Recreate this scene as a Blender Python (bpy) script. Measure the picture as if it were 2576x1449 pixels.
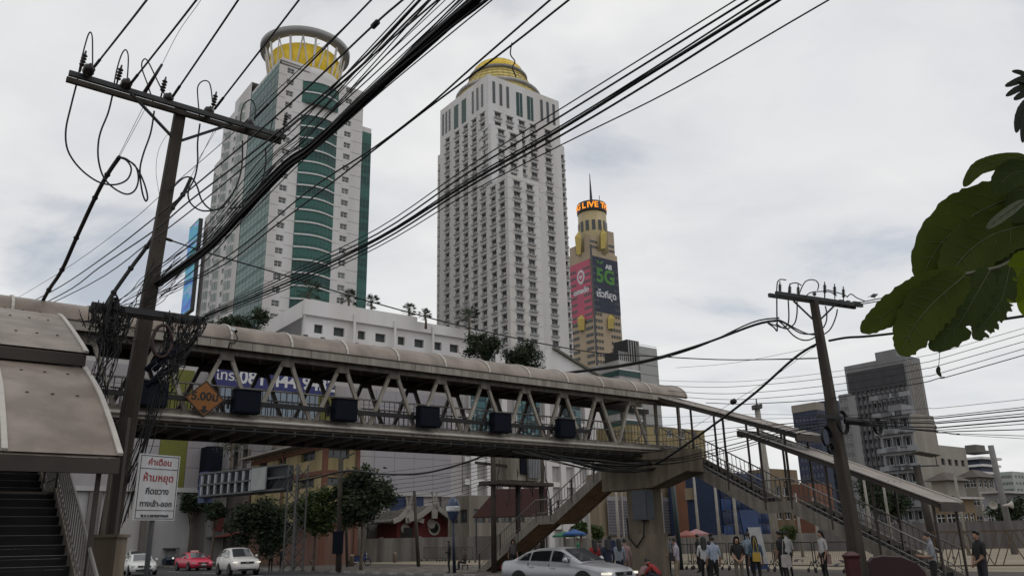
import bpy, math, random
from mathutils import Vector as V, Matrix
random.seed(7)
R = math.radians
for o in list(bpy.data.objects): bpy.data.objects.remove(o)
scene = bpy.context.scene
col = scene.collection
# ------------------------------------------------------------------ camera
W, H, F = 2576., 1449., 2040.            # measuring frame of the photograph (pixels) and focal length
PITCH, ROLL = R(17.4), R(1.3)
CAM = V((0, 0, 1.65))
FW = V((0, math.cos(PITCH), math.sin(PITCH))); UP0 = V((0, -math.sin(PITCH), math.cos(PITCH)))
RT = V((1, 0, 0))*math.cos(ROLL) - UP0*math.sin(ROLL); UP = UP0*math.cos(ROLL) + V((1, 0, 0))*math.sin(ROLL)
cd = bpy.data.cameras.new('camera'); cam = bpy.data.objects.new('camera', cd); col.objects.link(cam)
cd.sensor_fit = 'HORIZONTAL'; cd.sensor_width = 36; cd.lens = 36*F/W; cd.clip_start = .05; cd.clip_end = 6000
cam.matrix_world = Matrix(((RT.x, UP.x, -FW.x, CAM.x), (RT.y, UP.y, -FW.y, CAM.y), (RT.z, UP.z, -FW.z, CAM.z), (0, 0, 0, 1)))
scene.camera = cam
# ------------------------------------------------------------------ sky
SUN_EL, SUN_AZ = R(55), R(95)           # azimuth measured from +Y (into the picture) clockwise
w = bpy.data.worlds.new('World'); scene.world = w; w.use_nodes = True
nt = w.node_tree; nt.nodes.clear(); L = nt.links.new
out = nt.nodes.new('ShaderNodeOutputWorld'); mixs = nt.nodes.new('ShaderNodeMixShader')
sky = nt.nodes.new('ShaderNodeTexSky'); sky.sky_type = 'NISHITA'; sky.sun_disc = False
sky.sun_elevation = SUN_EL; sky.sun_rotation = SUN_AZ; sky.air_density = 1.0; sky.dust_density = 1.2; sky.ozone_density = 1.5
bgs = nt.nodes.new('ShaderNodeBackground'); bgs.inputs[1].default_value = .115; L(sky.outputs[0], bgs.inputs[0])
bgc = nt.nodes.new('ShaderNodeBackground'); bgc.inputs[1].default_value = 1.15
tc = nt.nodes.new('ShaderNodeTexCoord'); sx = nt.nodes.new('ShaderNodeSeparateXYZ'); L(tc.outputs['Generated'], sx.inputs[0])
def wm(op, a, b=None):
    n = nt.nodes.new('ShaderNodeMath'); n.operation = op
    for i, v_ in enumerate((a, b)):
        if v_ is None: continue
        if isinstance(v_, (int, float)): n.inputs[i].default_value = v_
        else: L(v_, n.inputs[i])
    return n.outputs[0]
zz = wm('ADD', wm('MAXIMUM', sx.outputs[2], 0.0), .22)
cx = nt.nodes.new('ShaderNodeCombineXYZ'); L(wm('DIVIDE', sx.outputs[0], zz), cx.inputs[0]); L(wm('DIVIDE', sx.outputs[1], zz), cx.inputs[1])
def wnoise(scale, detail, rough, off, dist=0):
    mp = nt.nodes.new('ShaderNodeMapping'); mp.inputs['Location'].default_value = off; L(cx.outputs[0], mp.inputs[0])
    mp.inputs['Scale'].default_value = (1, 1.25, 1); mp.inputs['Rotation'].default_value = (0, 0, R(25))
    n = nt.nodes.new('ShaderNodeTexNoise'); n.inputs['Scale'].default_value = scale; n.inputs['Detail'].default_value = detail
    n.inputs['Roughness'].default_value = rough; n.inputs['Distortion'].default_value = dist; L(mp.outputs[0], n.inputs['Vector']); return n.outputs[0]
def wramp(fac, stops):
    r = nt.nodes.new('ShaderNodeValToRGB'); L(fac, r.inputs[0]); el = r.color_ramp.elements
    while len(el) < len(stops): el.new(.5)
    for e, (p, c) in zip(el, stops): e.position = p; e.color = (*c, 1) if len(c) == 3 else c
    return r.outputs[0]
cover = wramp(wnoise(1.6, 8, .54, (3.1, .7, 0), .3), [(.32, (.50,)*3), (.43, (.86,)*3), (.56, (.99,)*3)])
shade = wramp(wnoise(1.3, 7, .55, (9.3, 4.2, 0), .4), [(.34, (.85, .865, .885)), (.5, (.90, .905, .91)), (.64, (.99, .99, .98))])
L(shade, bgc.inputs[0]); L(cover, mixs.inputs[0]); L(bgs.outputs[0], mixs.inputs[1]); L(bgc.outputs[0], mixs.inputs[2]); L(mixs.outputs[0], out.inputs[0])
# ------------------------------------------------------------------ sun behind thin cloud
sl = bpy.data.lights.new('sun', 'SUN'); sl.energy = .6; sl.angle = R(16); sl.color = (1, .96, .9)
so = bpy.data.objects.new('sun', sl); col.objects.link(so)
sd = V((math.sin(SUN_AZ)*math.cos(SUN_EL), math.cos(SUN_AZ)*math.cos(SUN_EL), math.sin(SUN_EL)))
so.rotation_euler = sd.to_track_quat('Z', 'Y').to_euler(); so.location = (0, -20, 60)
vs = scene.view_settings; vs.view_transform = 'Standard'; vs.look = 'None'; vs.exposure = -.36; vs.gamma = 1
# ------------------------------------------------------------------ measuring: a pixel is a direction, a plane gives the distance
def ray(x, y): return FW*F + RT*(x-W/2) + UP*(H/2-y)
def onp(x, y, n, c):
    r = ray(x, y); return CAM + r*((c-CAM.dot(n))/r.dot(n))
def at(x, y, Y): return onp(x, y, V((0, 1, 0)), Y)
def onz(x, y, z=0.): return onp(x, y, V((0, 0, 1)), z)
A = R(37.4); CU, SU = math.cos(A), math.sin(A)
UD, QD, ZD = V((CU, SU, 0)), V((-SU, CU, 0)), V((0, 0, 1))      # street grid: u across the road, q along it
def G(u, q, z=0.): return V((CU*u-SU*q, SU*u+CU*q, z))
def U_(p): return p.dot(UD)
def Q_(p): return p.dot(QD)
def onu(x, y, u): return onp(x, y, UD, u)
def onq(x, y, q): return onp(x, y, QD, q)
def proj(p):
    d = V(p)-CAM; z = d.dot(FW); return (W/2+F*d.dot(RT)/z, H/2-F*d.dot(UP)/z)
# ------------------------------------------------------------------ materials
MATS = {}
SHADE_MUL = .74         # street-level shade put into the base colours by scaling them darker
def M(name, c, rough=.75, var=.18, scale=1.5, metal=0., bump=0., streak=0., spec=.4, trans=0., emit=0., c2=None):
    if name in MATS: return MATS[name]
    if not emit: c = tuple(x*SHADE_MUL for x in c); c2 = c2 and tuple(x*SHADE_MUL for x in c2)
    m = bpy.data.materials.new(name); m.use_nodes = True; t = m.node_tree; b = t.nodes['Principled BSDF']
    b.inputs['Roughness'].default_value = rough; b.inputs['Metallic'].default_value = metal; b.inputs['Specular IOR Level'].default_value = spec
    tc = t.nodes.new('ShaderNodeTexCoord'); n = t.nodes.new('ShaderNodeTexNoise'); n.inputs['Scale'].default_value = scale; n.inputs['Detail'].default_value = 6
    n.inputs['Roughness'].default_value = .65
    t.links.new(tc.outputs['Object'], n.inputs['Vector'])
    r = t.nodes.new('ShaderNodeValToRGB'); e = r.color_ramp.elements
    lo = c2 or tuple(x*(1-var) for x in c); hi = tuple(min(1, x*(1+var*.7)) for x in c)
    e[0].position = .3; e[0].color = (*lo, 1); e[1].position = .7; e[1].color = (*hi, 1); t.links.new(n.outputs[0], r.inputs[0]); cout = r.outputs[0]
    if streak:
        mp = t.nodes.new('ShaderNodeMapping'); mp.inputs['Scale'].default_value = (1.6, 1.6, .12); t.links.new(tc.outputs['Object'], mp.inputs[0])
        n2 = t.nodes.new('ShaderNodeTexNoise'); n2.inputs['Scale'].default_value = scale*1.7; n2.inputs['Detail'].default_value = 5; t.links.new(mp.outputs[0], n2.inputs['Vector'])
        r2 = t.nodes.new('ShaderNodeValToRGB'); k = 1-streak; r2.color_ramp.elements[0].position = .38; r2.color_ramp.elements[0].color = (k, k*.97, k*.93, 1); r2.color_ramp.elements[1].position = .62
        t.links.new(n2.outputs[0], r2.inputs[0]); mx = t.nodes.new('ShaderNodeMix'); mx.data_type = 'RGBA'; mx.blend_type = 'MULTIPLY'; mx.inputs[0].default_value = 1
        t.links.new(cout, mx.inputs[6]); t.links.new(r2.outputs[0], mx.inputs[7]); cout = mx.outputs[2]
    t.links.new(cout, b.inputs['Base Color'])
    if bump:
        n3 = t.nodes.new('ShaderNodeTexNoise'); n3.inputs['Scale'].default_value = scale*14; n3.inputs['Detail'].default_value = 4; t.links.new(tc.outputs['Object'], n3.inputs['Vector'])
        bp = t.nodes.new('ShaderNodeBump'); bp.inputs['Strength'].default_value = bump; bp.inputs['Distance'].default_value = .02
        t.links.new(n3.outputs[0], bp.inputs['Height']); t.links.new(bp.outputs[0], b.inputs['Normal'])
    if emit: t.links.new(cout, b.inputs['Emission Color']); b.inputs['Emission Strength'].default_value = emit
    if trans:
        tr = t.nodes.new('ShaderNodeBsdfTranslucent'); t.links.new(cout, tr.inputs[0]); ms = t.nodes.new('ShaderNodeMixShader'); ms.inputs[0].default_value = trans
        t.links.new(b.outputs[0], ms.inputs[1]); t.links.new(tr.outputs[0], ms.inputs[2]); t.links.new(ms.outputs[0], t.nodes['Material Output'].inputs[0])
    MATS[name] = m; return m
def tint(name, c, **k): return M(name, c, **k)
# ------------------------------------------------------------------ mesh builder
class MB:
    def __init__(s): s.v, s.f, s.m = [], [], []
    def face(s, pts, mi=0):
        n = len(s.v); s.v += [tuple(p) for p in pts]; s.f.append(tuple(range(n, n+len(pts)))); s.m.append(mi); return s
    def box(s, o, a, b, c, mi=0):
        o, a, b, c = V(o), V(a), V(b), V(c); n = len(s.v)
        s.v += [tuple(p) for p in (o, o+a, o+a+b, o+b, o+c, o+a+c, o+a+b+c, o+b+c)]
        fs = [(0, 3, 2, 1), (4, 5, 6, 7), (0, 1, 5, 4), (1, 2, 6, 5), (2, 3, 7, 6), (3, 0, 4, 7)]
        if a.cross(b).dot(c) < 0: fs = [f[::-1] for f in fs]
        s.f += [tuple(n+i for i in f) for f in fs]; s.m += [mi]*6; return s
    def bx(s, x0, x1, y0, y1, z0, z1, mi=0): return s.box((x0, y0, z0), (x1-x0, 0, 0), (0, y1-y0, 0), (0, 0, z1-z0), mi)
    def gb(s, u0, u1, q0, q1, z0, z1, mi=0): return s.box(G(u0, q0, z0), UD*(u1-u0), QD*(q1-q0), ZD*(z1-z0), mi)
    def beam(s, a, b, wd, ht, side=None, mi=0):
        a, b = V(a), V(b); d = (b-a).normalized()
        sd_ = V(side) if side is not None else d.cross(ZD)
        if sd_.length < 1e-4: sd_ = V((1, 0, 0))
        sd_ = (sd_-d*sd_.dot(d)).normalized(); u = sd_.cross(d).normalized()
        return s.box(a-sd_*wd/2-u*ht/2, sd_*wd, u*ht, b-a, mi)
    def tube(s, pts, r, n=6, mi=0, cap=True):
        pts = [V(p) for p in pts]; k = len(pts); base = len(s.v); nrm = None
        rs = r if isinstance(r, (list, tuple)) else [r]*k
        for i, p in enumerate(pts):
            t = (pts[min(i+1, k-1)]-pts[max(i-1, 0)])
            t = t.normalized() if t.length > 1e-9 else V((0, 0, 1))
            if nrm is None: nrm = t.orthogonal().normalized()
            else:
                nrm = nrm-t*nrm.dot(t)
                nrm = nrm.normalized() if nrm.length > 1e-6 else t.orthogonal().normalized()
            bt = t.cross(nrm)
            for j in range(n):
                a = 2*math.pi*j/n; s.v.append(tuple(p+(nrm*math.cos(a)+bt*math.sin(a))*rs[i]))
        for i in range(k-1):
            for j in range(n):
                a, b = base+i*n+j, base+i*n+(j+1) % n; s.f.append((a, b, b+n, a+n)); s.m.append(mi)
        if cap:
            s.f.append(tuple(base+j for j in reversed(range(n)))); s.f.append(tuple(base+(k-1)*n+j for j in range(n))); s.m += [mi, mi]
        return s
    def lathe(s, prof, c, n=16, mi=0, ax=None, cap=True):
        c = V(c); ax = V(ax).normalized() if ax is not None else V((0, 0, 1)); e1 = ax.orthogonal().normalized(); e2 = ax.cross(e1); base = len(s.v)
        for r, z in prof:
            for j in range(n):
                a = 2*math.pi*j/n; s.v.append(tuple(c+ax*z+(e1*math.cos(a)+e2*math.sin(a))*r))
        for i in range(len(prof)-1):
            for j in range(n):
                a, b = base+i*n+j, base+i*n+(j+1) % n; s.f.append((a, b, b+n, a+n)); s.m.append(mi)
        if cap:
            s.f.append(tuple(base+j for j in reversed(range(n)))); k = base+(len(prof)-1)*n; s.f.append(tuple(k+j for j in range(n))); s.m += [mi, mi]
        return s
    def prism(s, pts, vec, mi=0):
        pts = [V(p) for p in pts]; vec = V(vec); n = len(pts); base = len(s.v)
        nm = V((0, 0, 0))
        for i in range(n): nm += pts[i].cross(pts[(i+1) % n])
        if nm.dot(vec) < 0: pts.reverse()
        s.v += [tuple(p) for p in pts]+[tuple(p+vec) for p in pts]
        s.f.append(tuple(base+i for i in reversed(range(n)))); s.f.append(tuple(base+n+i for i in range(n))); s.m += [mi, mi]
        for i in range(n):
            j = (i+1) % n; s.f.append((base+i, base+j, base+n+j, base+n+i)); s.m.append(mi)
        return s
    def sheet(s, rows, mi=0, thick=None):
        """rows: list of equal-length point lists; optional thickness vector"""
        for off in ((V((0, 0, 0)), 1),) if thick is None else ((V((0, 0, 0)), 1), (V(thick), -1)):
            base = len(s.v); n = len(rows[0])
            for r in rows: s.v += [tuple(V(p)+off[0]) for p in r]
            for i in range(len(rows)-1):
                for j in range(n-1):
                    a = base+i*n+j; q = (a, a+1, a+n+1, a+n); s.f.append(q if off[1] > 0 else q[::-1]); s.m.append(mi)
        return s
    def mesh(s, name, mats, smooth=False):
        me = bpy.data.meshes.new(name); me.from_pydata(s.v, [], s.f)
        for m in (mats if isinstance(mats, (list, tuple)) else [mats]): me.materials.append(m)
        if len(me.materials) > 1: me.polygons.foreach_set('material_index', s.m)
        if smooth: me.polygons.foreach_set('use_smooth', [True]*len(s.f))
        me.update(); return me
    def build(s, name, mats, parent=None, smooth=False):
        o = bpy.data.objects.new(name, s.mesh(name, mats, smooth)); col.objects.link(o)
        if parent is not None: setp(o, parent)
        return o
WM = {}
def wmat(o): return WM.get(o.name, Matrix.Identity(4))
def setp(o, parent): o.parent = parent; o.matrix_parent_inverse = wmat(parent).inverted()
def place(me, name, mat, parent):
    o = bpy.data.objects.new(name, me); col.objects.link(o); o.matrix_basis = mat; WM[o.name] = mat.copy()
    if parent is not None: setp(o, parent)
    return o
def tag(o, label, cat=None, group=None, kind=None):
    if label: o['label'] = label
    if cat: o['category'] = cat
    if group: o['group'] = group
    if kind: o['kind'] = kind
    return o
def thing(name, base, label, cat, group=None):
    o = bpy.data.objects.new(name, None); col.objects.link(o); o.location = base; o.empty_display_size = .3; WM[o.name] = Matrix.Translation(base)
    return tag(o, label, cat, group)
def struct(o): o['kind'] = 'structure'; return o
def basis(o, x, y, z): return Matrix(((x.x, y.x, z.x, o.x), (x.y, y.y, z.y, o.y), (x.z, y.z, z.z, o.z), (0, 0, 0, 1)))
def lerp(a, b, t): return a+(b-a)*t
def text(parent, s, origin, xd, up, size, mat, depth=.004, align='CENTER', bold=0., name='lettering'):
    c = bpy.data.curves.new(name, 'FONT'); c.body = s; c.size = size; c.align_x = align; c.align_y = 'CENTER'; c.extrude = depth; c.offset = bold; c.resolution_u = 3
    o = bpy.data.objects.new(name, c); x = V(xd).normalized(); u = V(up).normalized(); mt = basis(V(origin), x, u, x.cross(u))
    o.matrix_basis = mt; col.objects.link(o); TEXTS.append((o, mat, parent, mt, name)); return o
TEXTS = []
def finish_texts():
    dg = bpy.context.evaluated_depsgraph_get()
    for o, mat, parent, mt, name in TEXTS:
        me = bpy.data.meshes.new_from_object(o.evaluated_get(dg)); me.materials.clear(); me.materials.append(mat)
        cu = o.data; bpy.data.objects.remove(o); bpy.data.curves.remove(cu)
        place(me, name, mt, parent)
# facade: a wall with real openings; every opening gets a window piece set back in it
WCOUNT = {}
def win_mesh(key, w_, h_, dep, mats, kind):
    mb = MB(); f = .07*min(w_, h_)+.03
    mb.face([(0, dep, 0), (w_, dep, 0), (w_, dep, h_), (0, dep, h_)], 0)
    for a in ((0, w_, 0, f), (0, w_, h_-f, h_), (0, f, f, h_-f), (w_-f, w_, f, h_-f)): mb.bx(a[0], a[1], dep-.06, dep-.004, a[2], a[3], 1)
    if kind in ('two', 'ac', 'cross'): mb.bx(w_*.5-f*.4, w_*.5+f*.4, dep-.05, dep-.004, f, h_-f, 1)
    if kind == 'cross': mb.bx(f, w_-f, dep-.045, dep-.004, h_*.55-f*.4, h_*.55+f*.4, 1)
    if kind == 'three':
        for k in (1, 2): mb.bx(w_*k/3-f*.4, w_*k/3+f*.4, dep-.05, dep-.004, f, h_-f, 1)
    if kind == 'ac':
        mb.bx(-.25, w_+.25, -.55, dep*.3, -.5, -.34, 2); mb.bx(-.25, -.13, -.55, -.02, -.34, .05, 2); mb.bx(w_+.13, w_+.25, -.55, -.02, -.34, .05, 2)
        mb.bx(w_*.28, w_*.85, -.5, -.06, -.33, .28, 2); mb.bx(w_*.33, w_*.8, -.515, -.5, -.28, .22, 3)
        mb.bx(-.35, w_+.35, -.18, -.003, h_+.1, h_+.26, 2)
    if kind == 'sill': mb.bx(-.1, w_+.1, -.12, -.003, -.12, -.003, 1)
    return mb.mesh('window', mats)
WMESH = {}
def facade(parent, O, xd, width, z0, z1, cols, rows, wall, wmats, dep=.35, kind='two', name='wall', skip=None, cap=300, hide=False, glassmats=None):
    O = V(O); xd = V(xd).normalized(); N = xd.cross(ZD)     # outward normal: x along the wall seen from outside (left to right)
    xs = sorted({0., width, *[round(c, 4) for cc in cols for c in cc]}); zs = sorted({z0, z1, *[round(c, 4) for cc in rows for c in cc]})
    ci = {(round(a, 4), round(b, 4)) for a, b in cols}; ri = {(round(a, 4), round(b, 4)) for a, b in rows}
    P = lambda x, z, d=0.: V((O.x, O.y, 0))+xd*x+ZD*z-N*d
    mb = MB(); rest = MB(); nrest = 0
    for i in range(len(xs)-1):
        isx = (xs[i], xs[i+1]) in ci
        j = 0
        if not isx: mb.face([P(xs[i], z0), P(xs[i+1], z0), P(xs[i+1], z1), P(xs[i], z1)]); continue
        for j in range(len(zs)-1):
            x0, x1, a, b = xs[i], xs[i+1], zs[j], zs[j+1]
            if (a, b) in ri and not (skip and skip(x0, a)):
                for q in ((P(x0, a), P(x1, a), P(x1, a, dep), P(x0, a, dep)), (P(x0, b), P(x0, b, dep), P(x1, b, dep), P(x1, b)), (P(x0, a), P(x0, a, dep), P(x0, b, dep), P(x0, b)), (P(x1, a), P(x1, b), P(x1, b, dep), P(x1, a, dep))): mb.face(q)
                wm_ = wmats if not glassmats else [random.choice(glassmats)]+list(wmats[1:])
                key = (round(x1-x0, 3), round(b-a, 3), dep, kind, tuple(m.name for m in wm_))
                if key not in WMESH: WMESH[key] = win_mesh(key, x1-x0, b-a, dep, wm_, kind)
                mt = basis(P(x0, a), xd, -N, ZD)
                n = WCOUNT.get(parent.name, 0)
                if n < cap: place(WMESH[key], 'window', mt, parent); WCOUNT[parent.name] = n+1
                else:
                    me = WMESH[key]; base = len(rest.v); rest.v += [tuple(mt @ v.co) for v in me.vertices]
                    for p in me.polygons: rest.f.append(tuple(base+k for k in p.vertices)); rest.m.append(p.material_index)
                    nrest += 1
            else: mb.face([P(x0, a), P(x1, a), P(x1, b), P(x0, b)])
    o = mb.build(name, wall, parent)
    if nrest: r = rest.build('window', wmats, parent); r['kind'] = 'stuff'
    return o
def evenly(n, width, wd, m0=None, m1=None):
    m0 = width*.06 if m0 is None else m0; m1 = m0 if m1 is None else m1; p = (width-m0-m1)/n
    return [(m0+p*(i+.5)-wd/2, m0+p*(i+.5)+wd/2) for i in range(n)]
def floors(z0, n, fh, sill, ht): return [(z0+i*fh+sill, z0+i*fh+sill+ht) for i in range(n)]
# ================================================================== palette
asphalt = M('asphalt', (.045, .045, .048), .92, .3, .8, bump=.3)
pavers = M('pavers', (.075, .062, .05), .9, .3, 2.5, bump=.3)
sand = M('sand_soil', (.30, .25, .18), .95, .3, .35, bump=.4)
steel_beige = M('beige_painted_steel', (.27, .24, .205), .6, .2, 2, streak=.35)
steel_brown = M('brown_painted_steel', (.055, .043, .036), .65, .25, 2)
roof_sheet = M('weathered_roof_sheet', (.33, .27, .225), .5, .08, .5, streak=.34)
white_trim = M('white_rib_trim', (.58, .54, .49), .5, .12, 3)
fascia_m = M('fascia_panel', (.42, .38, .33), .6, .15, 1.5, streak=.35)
rail_m = M('galvanised_rail', (.30, .28, .26), .4, .15, 4, metal=.5)
baluster_m = M('dark_baluster', (.06, .054, .048), .6, .2, 3)
deck_m = M('deck_concrete', (.17, .145, .12), .85, .25, 1.2, bump=.1)
joist_m = M('soffit_joist', (.20, .17, .14), .8, .25, 2)
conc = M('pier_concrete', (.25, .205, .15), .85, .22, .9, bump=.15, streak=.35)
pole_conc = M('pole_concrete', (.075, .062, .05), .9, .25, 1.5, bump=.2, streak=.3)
black_cable = M('black_cable', (.010, .010, .011), .6, .2, 6)
navy_box = M('navy_cabinet', (.008, .011, .02), .8, .2, 2, spec=.1)
orange_sign = M('orange_sign_face', (.30, .105, .012), .5, .12, 4)
ink = M('black_print', (.012, .012, .012), .6, 0, 1)
red_ink = M('red_print', (.33, .025, .03), .6, 0, 1)
white_ink = M('white_print', (.72, .72, .74), .6, .04, 2)
sign_white = M('sign_white', (.62, .63, .65), .45, .06, 2, streak=.12)
steel_grey = M('grey_steel', (.05, .052, .055), .55, .2, 3, metal=.3)
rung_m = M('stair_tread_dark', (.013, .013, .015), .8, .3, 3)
# ================================================================== ground
KU = 24.9                                   # far kerb line across the road
g = MB().face([(-3000, -400, -.06), (3000, -400, -.06), (3000, 5000, -.06), (-3000, 5000, -.06)]); struct(g.build('ground', M('city_ground', (.10, .09, .08), .95, .3, .05)))
r_ = MB().gb(4.6, KU, -60, 900, -.3, 0); struct(r_.build('road', asphalt))
rp = M('road_paint', (.55, .55, .52), .8, .3, 6)
for u in (9.6, 14.7, 19.8):
    d = MB()
    for k in range(60): d.gb(u-.06, u+.06, -20+k*9., -20+k*9.+3.2, .002, .006)
    struct(d.build('lane_marking', rp))
pv = MB().gb(KU, 36, -60, 700, -.3, .13); struct(pv.build('far_pavement', pavers))
kb = MB()
for k in range(190): kb.gb(KU-.18, KU-.004, -40+k*1.0, -40+k*1.0+.985, -.2, .135, k % 2)
struct(kb.build('kerb', [M('kerb_white', (.33, .32, .30), .9, .3, 3), M('kerb_grey', (.22, .21, .20), .9, .3, 3)]))
pn = MB().gb(-14, 4.4, -30, 120, -.3, .0); struct(pn.build('near_pavement', pavers))
kn = MB().gb(4.404, 4.596, -30, 120, -.3, .02); struct(kn.build('near_kerb', M('kerb_grey', (.22, .21, .20))))
lt = MB(); lt.face([G(36.004, -30, .10), G(140, -30, .10), G(140, 95, .10), G(36.004, 95, .10)]); struct(lt.build('sand_lot', sand))
# paving blocks of the far pavement near the kerb (as far as they can be told apart)
pb = MB()
for i in range(26):
    for j in range(60):
        pb.gb(25.1+i*.4, 25.1+i*.4+.385, 30+j*.4+(i % 2)*.2, 30+j*.4+(i % 2)*.2+.385, .1, .1345+random.uniform(0, .004), random.randrange(3))
o = pb.build('paving_block', [pavers, M('paver_b', (.19, .16, .13), .9, .25, 3), M('paver_c', (.15, .13, .11), .9, .25, 3)]); o['kind'] = 'stuff'
o.parent = bpy.data.objects['far_pavement']
diag_m = M('pale_diagonal', (.44, .40, .34), .6, .15, 2, streak=.35)
# ================================================================== footbridge span
fb = thing('footbridge', G(12, 27, 0), 'long beige covered footbridge with zigzag steel truss and arched roof spanning the road', 'footbridge')
U0, BAY = 8.16, 2.03
QN, QF, ZF = 25.9, 28.1, 5.56               # near truss, far truss, floor level
ULEFT, UEND = U0-BAY*7, 29.8
dk = MB().gb(ULEFT, UEND, QN-.08, QF+.12, 5.3, ZF); dk.build('deck', deck_m, fb)
for k in range(int((UEND-ULEFT)/.68)):
    u = ULEFT+.3+k*.68; MB().gb(u, u+.07, QN-.05, QF+.1, 5.14, 5.297).build('joist', joist_m if k % 3 else steel_beige, fb)
MB().gb(ULEFT, UEND, QN-.22, QN-.085, 5.36, 5.60).build('edge_beam', diag_m, fb)
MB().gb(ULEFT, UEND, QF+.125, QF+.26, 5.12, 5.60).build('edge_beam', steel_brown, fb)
MB().tube([G(ULEFT, QN-.30, 5.50), G(UEND-1.5, QN-.30, 5.50)], .05, 8).build('drain_pipe', white_trim, fb, True)
MB().tube([G(ULEFT, QN-.16, 5.20), G(UEND-3, QN-.16, 5.20)], .035, 6).build('conduit', steel_grey, fb, True)
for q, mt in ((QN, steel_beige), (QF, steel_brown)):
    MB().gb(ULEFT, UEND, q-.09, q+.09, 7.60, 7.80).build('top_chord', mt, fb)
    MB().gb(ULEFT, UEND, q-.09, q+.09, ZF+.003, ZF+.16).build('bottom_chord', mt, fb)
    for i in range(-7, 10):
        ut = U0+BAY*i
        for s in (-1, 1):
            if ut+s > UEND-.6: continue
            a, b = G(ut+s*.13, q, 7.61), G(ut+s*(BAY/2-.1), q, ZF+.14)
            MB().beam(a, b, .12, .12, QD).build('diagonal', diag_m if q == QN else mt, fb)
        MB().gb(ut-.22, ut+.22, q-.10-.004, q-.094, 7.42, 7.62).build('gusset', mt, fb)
# barrel roof in bays, white ribs, fascia boards
QA, QB, ZE, RISE = 25.5, 28.5, 8.0, .78
def arc(t): return QA+(QB-QA)*t, ZE+RISE*math.sin(math.pi*t)**.8
NA = 14
def arc_q(t):
    a = math.pi*(1-t); return (QA+QB)/2+math.cos(a)*(QB-QA)/2, ZE+math.sin(a)*RISE
ub = [U0+BAY*i for i in range(-7, 10)]+[27.35, UEND]
for a, b in zip(ub[:-1], ub[1:]):
    rows = [[G(u, *arc_q(k/NA)) for k in range(NA+1)] for u in (a+.004, (a+b)/2, b-.004)]
    MB().sheet(rows, 0, (0, 0, -.04)).build('roof_panel', roof_sheet, fb, True)
for u in ub:
    mb = MB()
    for k in range(NA):
        (q0, z0), (q1, z1) = arc_q(k/NA), arc_q((k+1)/NA); mb.beam(G(u, q0, z0+.015), G(u, q1, z1+.015), .075, .05, UD)
    mb.build('roof_rib', white_trim, fb)
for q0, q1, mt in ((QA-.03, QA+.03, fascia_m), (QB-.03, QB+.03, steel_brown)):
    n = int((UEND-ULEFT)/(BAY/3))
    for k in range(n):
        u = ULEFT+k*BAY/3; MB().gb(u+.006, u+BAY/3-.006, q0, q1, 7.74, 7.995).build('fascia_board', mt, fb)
for q0 in (QA-.05, QB+.01): MB().gb(ULEFT, UEND, q0, q0+.04, 8.0, 8.03).build('drip_edge', steel_brown, fb)
for i in range(-6, 10):                     # rafters under the roof
    u = U0+BAY*i
    for s in (-1, 1): MB().beam(G(u, QN, 7.66), G(u, 27+s*.25, 8.5), .05, .07, UD).build('rafter', steel_brown, fb)
    MB().gb(u-.05, u+.05, QN+.1, QF-.1, 7.66, 7.76).build('tie_beam', steel_brown, fb)
# railings
bal = MB().bx(-.011, .011, -.011, .011, 0, .93).mesh('baluster', baluster_m)
for q in (QN+.17, QF-.17):
    MB().tube([G(ULEFT, q, 6.62), G(UEND-.4, q, 6.62)], .03, 6).build('handrail', rail_m, fb, True)
    MB().tube([G(ULEFT, q, 5.78), G(UEND-.4, q, 5.78)], .02, 6).build('lower_rail', rail_m, fb, True)
    u = ULEFT+5.5
    while u < UEND-2.4:
        place(bal, 'baluster', Matrix.Translation(G(u, q, 5.66)), fb); u += .205
for u in (28.0, UEND-.25):                  # end posts of the platform
    for q in (QN, QF): MB().gb(u-.06, u+.06, q-.06, q+.06, ZF, 7.6).build('post', steel_beige, fb)
# black conduit beam with six cabinets along the near truss
QC = QN-.24
cs = [(378, 995), (614, 1015), (860, 1031.5), (1069.5, 1051.5), (1251.5, 1065), (1415, 1082)]
cp = [onq(x, y, QC) for x, y in cs]
zb = sum(p.z for p in cp)/6
uc = [U_(p) for p in cp]
bm = thing('cable_tray', G(uc[0], QC, zb), 'black cable tray running along the footbridge truss between the dark cabinets', 'cable tray')
MB().gb(uc[0]-6, uc[-1]+1.6, QC-.02, QC+.07, zb-.07, zb+.08).build('tray', black_cable, bm)
for u in uc: MB().gb(u-.5, u-.44, QC+.074, QC+.15, zb-.2, zb+.2).build('bracket', steel_grey, bm)
what = ['beside the concrete power pole', 'directly right of the orange diamond sign', 'third along the truss from the power pole', 'fourth along the truss from the power pole', 'fifth along the truss from the power pole', 'last along the truss before the right stairs']
for k, u in enumerate(uc):
    t = thing('sign_cabinet', G(u, QC-.3, zb-.35), 'dark navy cabinet on the footbridge truss, '+what[k], 'cabinet', 'dark cabinets hung along the footbridge')
    MB().gb(u-.42, u+.42, QC-.34, QC-.03, zb-.36, zb+.36).build('housing', navy_box, t)
    MB().gb(u-.38, u+.38, QC-.36, QC-.343, zb-.32, zb+.32).build('face_panel', M('cabinet_face', (.009, .012, .022), .8, .1, 3, spec=.1), t)
    MB().gb(u-.44, u+.44, QC-.38, QC-.02, zb+.363, zb+.39).build('hood', black_cable, t)
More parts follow.
